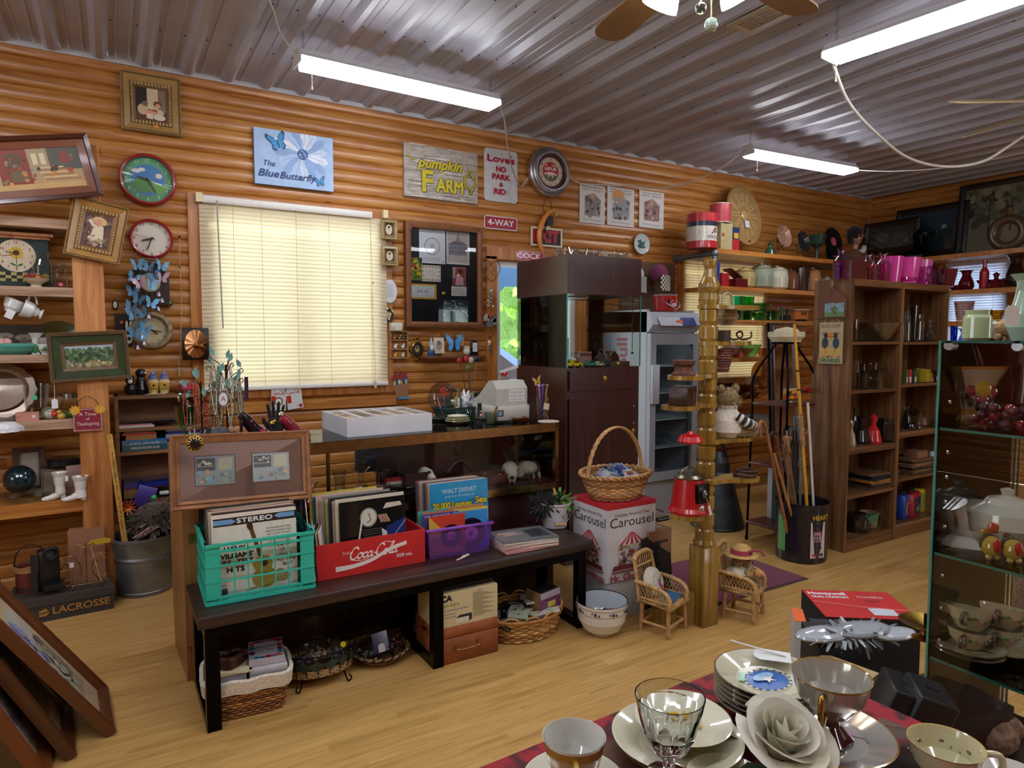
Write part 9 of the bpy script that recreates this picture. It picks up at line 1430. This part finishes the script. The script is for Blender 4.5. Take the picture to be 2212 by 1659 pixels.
cable('white cable looping from the chrome clock to the far shop light',[oY(1222,378,-.04),oY(1255,396,-.04),oY(1360,402,-.2),oY(1440,405,-.5),oY(1530,378,-.8),(4.32,-1.06,2.93)]);cable('thick white cable sagging from the fan-side shop light across to the right',[(3.13,-2.56,2.87),oZ(1830,215,2.72),oZ(1890,285,2.6),oZ(1960,340,2.52),oZ(2040,360,2.5),oZ(2120,350,2.52),oZ(2185,312,2.6),oZ(2260,260,2.7)],.009,'cfccc6');cable('thin cable running right from the far shop light',[(5.56,-1.13,2.91),oZ(1930,370,2.78),oZ(2060,360,2.7),oZ(2212,330,2.7),oZ(2300,310,2.7)],.004)
# ==== glass tower at the right
TX0,TX1,TY0,TY1,TT=1.70,2.14,-4.29,-3.85,1.445;TS=[1.236,.93,.668]
t=T('glass_tower','green-edged glass display tower at the right of the picture','display case',(0,0,0));ob('base',B('1c1a18').box(TX0,TX1,TY0,TY1,0,.4),'darkwood',t)
for nm,q in(('left_pane',(TX0,TX0+.005,TY0,TY1)),('right_pane',(TX1-.005,TX1,TY0,TY1)),('back_pane',(TX0+.005,TX1-.005,TY1-.005,TY1))):ob(nm,B('fafdfc').box(*q,.4,TT),'pane',t)
for i,z in enumerate(TS+[TT]):ob('glass_shelf',B('f4faf8').box(TX0+.006,TX1-.006,TY0+.006,TY1-.006,z-.006,z),'pane',t);ob('shelf_edge',B('2f7a6c').box(TX0+(.006 if i<3 else 0),TX0+.008,TY0,TY1-.006,z-.006,z),'gloss',t)
ob('pane_edge',B('3a8a7c').box(TX0-.001,TX0+.004,TY1-.004,TY1+.001,.4,TT),'gloss',t);ob('pane_edge',B('9ac4ba').box(TX1-.003,TX1+.001,TY1-.003,TY1+.001,.4,TT),'gloss',t)
for y in(TY1-.02,TY1-.16,TY1-.3):ob('chrome_clip',B('c9ccd0').at(TX0+.012,y,TT-.012,ry=pi/2).la([(0,-.012),(.011,-.012),(.011,.012),(0,.012)],14),'metal',t)
b=B('a8aeb0');[b.ba(TX0-.001,TY1-.03,z,.005,sx=.5,seg=8,rings=5)for z in(.5,.6,.72,.8,.88,1.0,1.06,1.12,1.18,1.3)];ob('peg',b,'chrome',t)
def tw(u,z,x=1.86):d=ray(u,800);k=x/d.x;return V((x,EYE.y+d.y*k,z))
def dep(p):return(p-EYE).dot(fwd)
def tr_(p,wpx):return wpx/2/FPX*dep(p)
t=T('rose_vase','fan-shaped pottery vase with a painted yellow and pink rose in the glass tower','vase',tw(2112,TS[0]),-.5);k=tr_(t.location,128)/.1;t.scale=(k,)*3;b=B('c9b89a').la([(.035,0),(.04,.012),(.022,.03),(.03,.05),(.05,.1),(.075,.15),(.1,.185),(.104,.195),(.096,.19),(.06,.13)],32,sy=.5,cols=['c08a4a','c08a4a','c08a4a','cfc2a6','cfc2a6','cfc2a6','c98a44','c98a44','a89878']);ob('body',b,'china',t);fl=B('c9a83c').ba(0,-.03,.12,.03,sy=.4).ba(-.035,-.022,.115,.02,'a8485a',sy=.5).ba(.034,-.022,.11,.022,'a8485a',sy=.5).ba(0,-.026,.085,.024,'b05060',sy=.5,sz=.6)
for x,z in((-.05,.155),(-.03,.165),(.05,.15),(-.045,.1),(-.035,.075),(.03,.068),(-.012,.06),(0,.168)):fl.ba(x,-.026+abs(x)*.2,z,.011,'1c2418',sy=.5,sz=1.4)
ob('painted_rose',fl,'china',t);ob('paper_tag',B('c9a878').pr([(-.06,-.01),(-.01,.0),(.02,.04),(-.03,.035)],-.06,-.058),'paper',t,(0,0,.005))
one('maroon_vase','large fluted maroon vase behind the grapes in the glass tower','vase',B('4a1018').la([(.05,0),(.06,.05),(.1,.15),(.13,.2),(.128,.2),(.09,.14)],30,wave=lambda a,i:1+.07*cos(9*a)),'china',tw(2195,TS[0],2.0));GR=tw(2175,TS[0],1.80);RS(6)
for i in range(22):one('grape','%s glass grape of the bunch, %s'%(['dark red','plum','wine red','bright red'][i%4],['at the far left end','low at the left','beside the leftmost','left of the middle','front left of the heap','near the left top','in the middle bottom row','middle front','middle top','behind the middle','right of the middle','right front','right top','far right front','far right top','behind the right top','at the right end','low at the right end','rear left','rear middle','rear right','highest of all'][i]),'grape',B(['4a1420','3a1022','5a1824','8a1c24'][i%4]).ba(0,0,0,.0125),'gloss',GR+V((RU(-.022,.022),.07-.0068*i,.0125+RU(.8,1)*.02*(i*7%3)*(1 if i>2 else .2))),0,'glass grapes')
for nm,lb,ct_,u,x,col,pf,w,h in(('jade_jar','pale jade green glass owl jar on top of the glass tower','jar',2106,1.85,'a8b890','jar',54,.075),('white_jar','white milk glass piece beside the jade jar','jar',2143,1.9,'c9cabc','crock',40,.05),('green_vase','pale green glass vase with a shipping tag at the right edge','vase',2212,1.78,'9ab8a4','vase',74,.15)):p=tw(u,TT,x);r=tr_(p,w);one(nm,lb,ct_,B(col).la([(q*r,z*h)for q,z in PF[pf]],22,wave=lambda a,i:1+.03*cos(6*a+i)),'china',p)
t=T('clay_dog','tan clay dog figure with green patches on top of the glass tower','figurine',tw(2188,TT,1.80),-1.2);ob('body',B('a08058').ba(0,0,.03,.024,sx=1.7).ba(.045,0,.034,.022).ba(.066,0,.028,.011).ba(.03,.014,.008,.009).ba(.03,-.014,.008,.009).ba(-.03,.012,.008,.009).ba(-.03,-.012,.008,.009),'rust',t);ob('ear',B('5a6a40').ba(.035,-.021,.036,.012,sy=.4),'rust',t);ob('nose',B('2c2018').ba(.075,0,.03,.004),'gloss',t)
one('shipping_tag','white shipping tag hanging from the pale green vase','tag',B('d6d6d0').pr([(-.015,-.022),(.015,-.022),(.015,.014),(.008,.022),(-.008,.022),(-.015,.014)],-.001,0).tu([(0,0,.02),(.01,.0,.07)],.001,4),'paper',tw(2180,1.50,1.70),-.6);z=TS[1]
t=T('cornucopia_vase','white cornucopia vase on a shell base in the glass tower','vase',tw(2100,z,1.84),-.7);ob('horn',B('c9c2b8').tu(cat([(-.03,0,.10),(-.015,0,.07),(.0,0,.03),(.03,0,.022),(.045,0,.035)]),[.034,.03,.027,.024,.022,.02,.019,.018,.017,.016,.015,.014,.013,.012,.012,.011,.011,.011,.01,.01,.009,.008,.008,.007,.006],14),'china',t);ob('base',B('c4beb4').la([(.05,0),(.045,.01),(.02,.02),(0,.022)],20,wave=lambda a,i:1+.1*cos(5*a)),'china',t)
t=T('leaf_teapot','cream teapot with autumn leaf decoration in the glass tower','teapot',tw(2190,z,1.93),pi-.9);ob('body',B('c2bfae').la([(.04,0),(.06,.01),(.085,.05),(.08,.085),(.05,.105)],30),'china',t);ob('spout',B('c2bfae').tu(cat([(.07,0,.05),(.1,0,.07),(.12,0,.1),(.15,0,.11)]),[.026,.024,.022,.02,.018,.016,.015,.014,.013,.012,.012,.011,.011,.011,.011,.01,.01,.01,.009][:19],10),'china',t);ob('lid',B('c6c2b2').la([(.05,.105),(.04,.118),(.012,.125),(.016,.14),(0,.145)],22),'china',t);ob('leaves',B('b8502c').ba(.045,.072,.055,.014,sy=.4).ba(.06,.06,.04,.01,'c98a2c',sy=.4).ba(.02,.08,.04,.009,'7a4a2c',sy=.3),'china',t)
for u,x,lb in((2161,1.775,'yellow and red turkey shaker nearest the cornucopia'),(2208,1.79,'yellow and green turkey shaker at the right edge')):t=T('turkey_shaker',lb,'shaker',tw(u,z,x),-.6,'turkey shakers');ob('body',B('b89a3c').ba(0,0,.028,.022,sz=1.15).ba(-.01,-.006,.004,.007).ba(.01,-.006,.004,.007),'china',t);ob('wattle',B('b01c1c').ba(0,-.019,.034,.009,sz=1.9),'china',t);ob('tail_fan',B('4a4430').at(0,.01,.034,rx=pi/2).la([(.024,0),(.022,.008),(0,.008)],18),'china',t)
z=TS[2]
def teacup(lb,p,r,h,rot,col,saucer=0,deco=None,handlecol=None,grp=None,rim=None):
 t=T('tea_cup',lb,'cup',p,rot,grp);b=B(col).la([(r*.5,0),(r*.55,h*.06),(r*.82,h*.45),(r*.97,h*.95),(r,h),(r*.96,h*.98),(r*.78,h*.45),(r*.4,h*.1),(0,h*.08)],36,cols=[col]*3+[rim or col]*2+[col]*3);ob('bowl',b,'china',t);ob('handle',B(handlecol or col).tu(cat([(-r*.9,0,h*.8),(-r*1.4,0,h*.8),(-r*1.45,0,h*.4),(-r*.75,0,h*.25)]),r*.1,8),'china',t)
 if deco:
  b=B(deco[0])
  for i in range(11):a=-pi*.95+.9*pi*i/10;b.ba(r*.88*cos(a),r*.88*sin(a),h*(.55+.07*sin(i*2)),r*.11,deco[i%len(deco)],sx=.3+abs(sin(a)),sy=.3+abs(cos(a)),sz=.6,seg=7,rings=4)
  ob('flower_band',b,'china',t)
 return t
for i,(u,x,zz,tl,lb)in enumerate(((2122,1.80,.022,0,'lower apple blossom cup of the left pair in the glass tower'),(2120,1.80,.065,.22,'upper apple blossom cup of the left pair in the glass tower'),(2190,1.88,.022,0,'lower apple blossom cup of the right pair in the glass tower'),(2192,1.88,.065,.22,'upper apple blossom cup of the right pair in the glass tower'))):p=tw(u,z+zz,x);teacup(lb,p,.052,.05,(0,tl,.2),'b8ad8c',0,['3f5a2c','4a6a34','a8605a'],'4a3a2c','apple blossom cups')
for i,(u,x,dz,lb)in enumerate(((2122,1.80,0,'lower apple blossom saucer under the left pair'),(2122,1.80,.011,'upper apple blossom saucer under the left pair'),(2190,1.88,0.005,'apple blossom saucer under the right pair'))):one('saucer',lb+' of cups','saucer',B('b5aa86').la([(.035,0),(.06,.006),(.078,.014),(.076,.016),(.035,.006),(0,.006)],30,cols=['b5aa86','b5aa86','4a3a2c','b5aa86','b5aa86']),'china',tw(u,z+.001+dz,x),0,'apple blossom saucers')
t=T('brass_pricket','shallow brass candle pricket dish in the glass tower','candle holder',tw(2022,z+.03,1.80));ob('dish',B('9a7c34').la([(.03,-.03),(.01,-.02),(.01,-.005),(.05,.006),(.062,.014),(.06,.015),(0,.0)],30),'brass',t);ob('spike',B('3a3020').tu([(0,0,0),(0,0,.035)],.004,8),'metal',t)
one('brown_crate','brown wooden box standing under the lowest glass shelf','box',B('3c241a').box(-.1,.1,-.1,.1,0,.12),'darkwood',tw(2080,.401,1.85),-.2);one('pink_shell','pinkish conch shell on the tower floor','shell',B('a88a74').ba(0,0,.04,.05,sx=1.4).ba(.03,-.02,.06,.03),'rust',tw(2190,.401,1.9))
t=T('angel_figure','ornate white and gold angel figure on the floor behind the glass tower','figurine',(4.4,-2.75,0));RS(2);b=B('a8a498');[b.ba(RG(0,.05),RG(0,.04),.02+.035*i/2,.035,jit(RC_(['a8a498','b8b4a8','8a6a44','5a5c40']),.2))for i in range(20)];ob('body',b.ba(0,0,.40,.04,'9a8468'),'china',t);one('leather_album','large leaning leather folio behind the glass tower','folio',B('5a4432').box(-.02,.02,-.3,.3,0,.62).box(-.021,-.018,-.28,.28,.04,.58,'7a5f48'),'rust',(4.0,-3.35,0),(0,.5,0));t=T('black_display_rack','black metal rack behind the glass tower','rack',(3.62,-3.3,0));[ob('leg',B('17181c').tu([(x,y,0),(x*.8,y*.8,.75)],.014,7),'metal',t)for x in(-.15,.15)for y in(-.2,.2)];ob('shelf',B('1c1d20').box(-.14,.14,-.19,.19,.4,.415),'metal',t)
PZ=0
def carton(name,lb,q0,q1,z1,dpt,c,ctop,fr=None,tp=None,mat='card',z0=PZ,grp=None):
 a,c_=oZ(*q0,z1),oZ(*q1,z1);L=(c_-a).length;t=T(name,lb,'box',V((a.x,a.y,z0)),atan2(c_.y-a.y,c_.x-a.x),grp);h=z1-z0;ob('carton',B(c).box(0,L,0,dpt,0,h).box(0,L,0,dpt,h,h+.002,ctop),mat,t)
 if fr:k=B();fr(k,L,h);ob('front_print',k,mat,t,(0,-.0006,0))
 if tp:k=B();tp(k,L,dpt);ob('top_print',k,mat,t,(0,0,h+.0026),(-pi/2,0,0))
 return t
def hf(a,L,h):a.text('Humidifier',L*.52,h-.05,.03,'c4c4c8',L*.62)
def ht(a,L,d):a.text('Honeywell',L*.25,d*.86,.026,'d6cccc',L*.42,bold=.002).text('DUAL COMFORT',L*.26,d*.72,.02,'d6cccc',L*.42,bold=.001).text('Humidifier',L*.72,d*.76,.02,'d6c8c8',L*.3).text('NEW',L*.7,d*.6,.016,'3a1418').re(L*.55,d*.1,L*.82,d*.34,'b8bcc4').line([(L*.02,d*.55),(L*.5,d*.38),(L*.98,d*.3)],.006,'d87a74')
carton('humidifier_carton','large red and black humidifier carton in the appliance pile',(1784,1333),(1990,1341),.46,.26,'131417','b4201c',hf,ht);carton('orange_carton','slim white carton with an orange flap at the left of the pile',(1716,1342),(1742,1345),.44,.12,'b8bab4','d8642c');carton('speaker_carton','flat black carton with a curved grey picture in the appliance pile',(1756,1352),(1898,1362),.47,.06,'17191c','2a2c30',lambda a,L,h:a.re(.01,h-.05,L*.6,h-.01,'4a5058').text('S 100',L*.15,h-.02,.01,'c8602c'),None,'card')
def ez(a,L,h):a.text('Eyezcor',L*.42,h-.035,.02,'c9cacc',L*.5,shear=.2,bold=.0008)
t=carton('camera_carton','black carton marked Eyezcor in the appliance pile',(1770,1402),(1846,1407),.50,.2,'15161a','1c1d22',ez,None,'card');L=t.children[0].dimensions.x;k=B();k.text('FC CE RoHS',.11,.09,.02,'b8babc',.12).text('MADE IN CHINA',.11,.065,.009,'8a8c90',.1);ob('side_print',k,'card',t,((oZ(1846,1407,.5)-oZ(1770,1402,.5)).length+.0008,0,0),(0,0,pi/2));carton('tan_carton','plain tan carton in front of the black camera carton',(1760,1425),(1880,1470),.48,.06,'a88f64','b59c70');one('bubble_bag','grey plastic bag of parts sprawled over the appliance cartons','bag',fluff(90,(.15,.05,.02),['9aa0a6','b4b9be','7a8088'],12,.035).ba(-.1,.02,0,.05,'a4aab0',sx=2,sz=.35).ba(.02,0,.01,.05,'9aa0a6',sx=2,sz=.4).ba(.12,-.02,-.005,.04,'aeb4ba',sx=2,sz=.4),'film',oZ(1850,1368,.53),-.3)
for lb,u,v in(('left tall black battery box at the table edge',1960,1478),('right tall black battery box at the table edge',2015,1490)):
 p=oZ(u,v,.70);R=Euler((.1,.3,-.75));ax=R.to_matrix()@V((0,0,1));t=T('battery_box',lb,'box',p-ax*(.70/ax.z),R,'black battery boxes');q=.7/ax.z;ob('case',B('101114').box(-.04,.04,-.05,.05,0,q,bv=.008),'plastic',t);ob('slot',B('050506').box(-.012,.012,.0,.006,q,q+.001),'plastic',t)
wz=.82;nt=NT('velvet');nz=nt.noise(sc=26,det=1);cc=nt.ramp(nz.outputs[0],[(.45,'8c0d1c'),(.56,'40060f')]);MATS['velvet']=nt.end(nt.n('BsdfPrincipled',Base_Color=cc,Roughness=.9,Sheen_Weight=.12));K=oZ(1654,1403,wz);A_=oZ(1020,1659,wz);R_=oZ(2212,1655,wz);ea,er=(A_-K),(R_-K);P4=[K,K+ea*1.5,K+ea*1.5+er*1.6,K+er*1.6]
t=T('tea_table','table under the red velvet cloth in the foreground','table',(0,0,0));ob('tabletop',B('5a3a24').pr([(p.x,p.y)for p in P4],wz-.04,wz-.006,ax='z'),'oldwood',t);cn=(P4[0]+P4[2])/2;[ob('leg',B('4a2e1c').tu([(p+(cn-p)*.15)*1-V((0,0,.04)),V(((p+(cn-p)*.15).x,(p+(cn-p)*.15).y,0))],.025,8),'oldwood',t)for p in P4]
b=B('8a1222');n=24;vs_=[];fs_=[]
for i in range(n+1):
 for j in range(n+1):
  u_,v_=i/n,j/n;p=K+ea*1.5*u_+er*1.6*v_;vs_.append((p.x,p.y,wz-.004+.003*(sin(9*u_+4*v_)*sin(11*v_)if 0<i<n and 0<j<n else 0)))
fs_=[(i*(n+1)+j,i*(n+1)+j+1,(i+1)*(n+1)+j+1,(i+1)*(n+1)+j)for i in range(n)for j in range(n)];b.add(vs_,fs_,None,True);ed=[K+ea*1.5*(1-i/30)for i in range(31)]+[K+er*1.6*i/30 for i in range(1,31)];b.add([(p+(K-cn).normalized()*(.012*sin(i*1.3)*q)+V((0,0,-.004-.22*q)))for i,p in enumerate(ed)for q in(0,.15,1)],[(3*i+k,3*i+k+1,3*i+k+4,3*i+k+3)for i in range(60)for k in(0,1)],None,True);one('velvet_cloth','crimson velvet cloth with a dark leaf pattern spread over the tea table','tablecloth',b,'velvet')
def fg(u,v,z,w):p=oZ(u,v,z);return p,w/2/FPX*dep(p)
def plate(lb,p,r,col,rim=None,grp=None,name='dinner_plate',mat='china',wave=None,art_=None,h=.02,rot=0,label=None):
 t=T(name,lb,'plate',p,rot,grp);ob('dish',B(col).la([(r*.55,0),(r*.68,h*.3),(r*.97,h*.9),(r,h),(r*.97,h*1.02),(r*.66,h*.42),(r*.58,h*.25),(0,h*.25)],56,cols=[col,col,rim or col,rim or col,col,col,col],wave=wave),mat,t)
 if art_:a=B();art_(a,r);ob('painted_design',a,'china',t,(0,0,h*.25+.0008),(-pi/2,0,0))
 return t
def star(a,r):
 a.ell(0,0,r*.44,r*.36,'3f6ab0')
 for i in range(40):q=2*pi*i/40;a.ell(r*.47*cos(q),r*.39*sin(q),r*.025,col='1c2030' if i%2 else 'd8d4c4',n=6)
 a.ell(0,.1*r,r*.26,r*.12,'8ab0d0').lay([(r*(.16 if i%2==0 else .06)*sin(pi*i/5),-r*.02+r*(.14 if i%2==0 else .05)*cos(pi*i/5))for i in range(10)],'d6d2c0').line([(-r*.5,r*.2),(-r*.2,r*.42)],r*.1,'8ac0a8')
p,r=fg(1658,1462,wz+.055,222)
for i in range(6):plate(['lowest','second','third','fourth','fifth','top blue-star'][i]+' cream dinner plate of the stack at the back of the tea table',V((p.x,p.y,wz+.001+.0085*i)),r,'bdb79c','5a4a40' if i==5 else '8a7a68','stacked cream plates',art_=star if i==5 else None)
one('blank_tag','white blank price tag with a stick lying on the stacked plates','tag',B('ced0cc').pr([(-.02,-.028),(.02,-.028),(.022,.024),(.01,.034),(-.012,.034),(-.022,.024)],0,.001,ax='z').tu([(0,-.02,.002),(.012,.075,.012)],.0018,5),'paper',oZ(1672,1417,wz+.066),.7)
def lemon(a,r):
 for i in range(46):q=2*pi*i/46;a.line([(r*.78*cos(q),r*.78*sin(q)),(r*.86*cos(q+.07),r*.86*sin(q+.07)),(r*.78*cos(q+.137),r*.78*sin(q+.137))],r*.016,'b8a04a')
 a.ring(0,0,r*.87,r*.9,'c0a84a',48)
 for q in(0.4,1.7,2.9,4.2,5.4):a.ell(r*.28*cos(q),r*.28*sin(q),r*.11,r*.09,'c9a42c',a=q).line([(r*.1*cos(q),r*.1*sin(q)),(r*.4*cos(q+.3),r*.4*sin(q+.3))],r*.02,'9a7a30')
def big(a,r):lemon(a,r*.62);a.ring(0,0,r*.54,r*.56,'c0a84a',48)
p,r=fg(1462,1588,wz+.02,278);plate('large cream plate with a yellow zigzag rim under the goblet',V((p.x,p.y,wz+.001)),r,'c4c0a6',art_=lemon,h=.022);p2_,r2=fg(1475,1562,wz+.03,205);plate('smaller lemon-painted plate lying on the large cream plate',V((p2_.x,p2_.y,wz+.024)),r2,'c9c5ac',art_=lemon,h=.016,rot=(.03,0,0),name='side_plate');p3_,r3=fg(1570,1672,wz+.02,210);plate('lemon-painted plate at the bottom edge beside the rose leaf',V((p3_.x,p3_.y,wz+.001)),r3*.8,'c9c5ac',art_=lemon,h=.016,name='side_plate')
p,r=fg(1447,1502,wz+.155,150);GB=V((p.x,p.y,wz+.0425));hG=wz+.155-GB.z
t=T('cut_goblet','tall clear faceted glass goblet standing on the yellow-rimmed plates','goblet',GB);ob('bowl',B('f4f6f6').la([(r*.62,0),(r*.64,.003),(r*.2,.01),(r*.17,.022),(r*.5,.04),(r*.74,hG*.55),(r*.93,hG*.85),(r,hG),(r*.965,hG),(r*.88,hG*.84),(r*.68,hG*.56),(r*.42,.045),(0,.038)],40,wave=lambda a,i:1+(.05*cos(10*a)if 3<i<6 else 0)),'crystal',t)
p,r=fg(1240,1590,wz+.078,138);SB=V((p.x,p.y,wz+.013));teacup('mustard-sided white tea cup at the bottom of the picture',SB,r,.066,1.0,'9a7a2c',rim='cfccc0',handlecol='a8842c');o=bpy.data.objects[[k for k in bpy.data.objects.keys()if k.startswith('tea_cup')][-1]];ob('white_lining',B('c4c2ba').la([(r*.965,.0665),(r*.77,.031),(r*.4,.009),(0,.0085)],36,cap=0),'china',o)
plate('white saucer with a yellow zigzag rim under the mustard cup',V((p.x,p.y,wz+.001)),r*1.62,'c9c6b4',name='cup_saucer',art_=lambda a,q:[a.ring(0,0,q*.84,q*.88,'c0a84a',48)]+[a.line([(q*.7*cos(w),q*.7*sin(w)),(q*.8*cos(w+.08),q*.8*sin(w+.08)),(q*.7*cos(w+.157),q*.7*sin(w+.157))],q*.018,'c0a84a')for w in CI(40)],h=.014)
p,r=fg(1650,1560,wz+.02,205);plate('clear scalloped glass plate under the white rose',V((p.x,p.y,wz+.001)),r,'f0f4f4',name='glass_plate',mat='crystal',wave=lambda a,i:1+(.04*cos(14*a)if 1<i<5 else 0));p,r=fg(1965,1632,wz+.02,290);plate('large clear glass plate with a fluted edge beside the pearl cup',V((p.x,p.y,wz+.001)),r*.75,'f0f4f4',name='glass_plate',mat='crystal',wave=lambda a,i:1+(.03*cos(20*a)if 1<i<5 else 0))
def rosep(a,r):a.ell(r*.35,-r*.1,r*.09,r*.07,'b86aa0').ell(r*.42,-r*.08,r*.06,r*.05,'c98ab4').line([(r*.4,-r*.16),(r*.55,-r*.35)],r*.02,'5a7a5a').ell(r*.5,-r*.36,r*.07,r*.035,'6a8a72',a=.4).ell(r*.6,-r*.26,r*.06,r*.03,'6a8a72',a=1)
p,r=fg(1792,1592,wz+.03,262);plate('pearl lustre saucer with a pink rose sprig and gold rim',V((p.x,p.y,wz+.022)),r,'b8b4ae','a08040',name='lustre_saucer',mat='pearl',art_=rosep,h=.018);cz_=wz+.022+.006
pc,r=fg(1792,1488,cz_+.098,166);t=T('lustre_cup','footed mother-of-pearl cup with a maroon foot and gold handle','cup',V((p.x,p.y,cz_)),.4);ob('bowl',B('b0aca0').la([(r*.2,.03),(r*.5,.042),(r*.85,.066),(r,.096),(r*1.01,.1),(r*.97,.098),(r*.8,.066),(r*.4,.044),(0,.038)],40,cols=['b0aca0']*3+['9a7a40','9a7a40']+['b4b0a4']*3),'pearl',t);ob('foot',B('3a0c18').la([(r*.55,0),(r*.56,.004),(r*.25,.024),(r*.2,.032)],30,wave=lambda a,i:1+(.1*cos(5*a)if i<2 else 0)),'china',t);ob('handle',B('a07c38').tu(cat([(-r*.95,0,.09),(-r*1.3,0,.092),(-r*1.32,0,.07),(-r*1.15,0,.05),(-r*.7,0,.058)]),.004,8),'brass',t)
p,r=fg(2043,1604,wz+.06,148);teacup('cream tea cup with a gold rim and grey leaf band at the lower right',V((p.x,p.y,wz+.006)),r,.054,2.4,'bfb894',rim='b0985a',deco=['4a5a50','6a4a44','5a6458']);p,r=fg(2185,1690,wz+.01,190);plate('white plate at the lower right corner',V((p.x,p.y,wz+.001)),r*.7,'c4c2ba',name='side_plate')
t=T('silk_rose','large white silk rose with dark green leaves lying on the glass plate','flower',oZ(1688,1600,wz+.07),(.45,-.1,0));RS(17);rb=.052
for k in range(19):
 a0=2.4*k;f0=k/18;R0=rb*(.08+.62*f0);R1=rb*(.16+1.05*f0**1.2);hh_=rb*(.95-.35*f0**2);b=B(jit(['d2cdb4','d9d5c2','dedbcc'][k%3],.05));vs_=[];wd=1.5-.5*f0
 for i in range(7):
  for j in range(9):f=i/6;e=(j-4)/4;a=a0+e*wd;q=(R0+(R1-R0)*f**1.6)*(1-.5*(1-f)**3)+(.010*f0*max(0,f-.65)/.35)*(1-.3*e*e);vs_.append((q*cos(a),q*sin(a),-rb*.5+(hh_+rb*.5)*f*(1-.22*e*e)-.016*f0*max(0,f-.7)/.3))
 b.add(vs_,[(i*9+j,i*9+j+1,(i+1)*9+j+1,(i+1)*9+j)for i in range(6)for j in range(8)],None,True);ob('petal',b,'petal',t)
for a0,rz,L in((3.4,-.02,.075),(4.1,-.03,.07),(.9,.0,.05)):ob('leaf',B('1c3a22').at(0,0,-.02,rz=a0,ry=.2).pr([(.03,0),(.045,.02),(.07,.026),(.03+L,.008),(.035+L,0),(.03+L,-.01),(.07,-.026),(.045,-.02)],-.0008,.0008,ax='z'),'leaf',t)
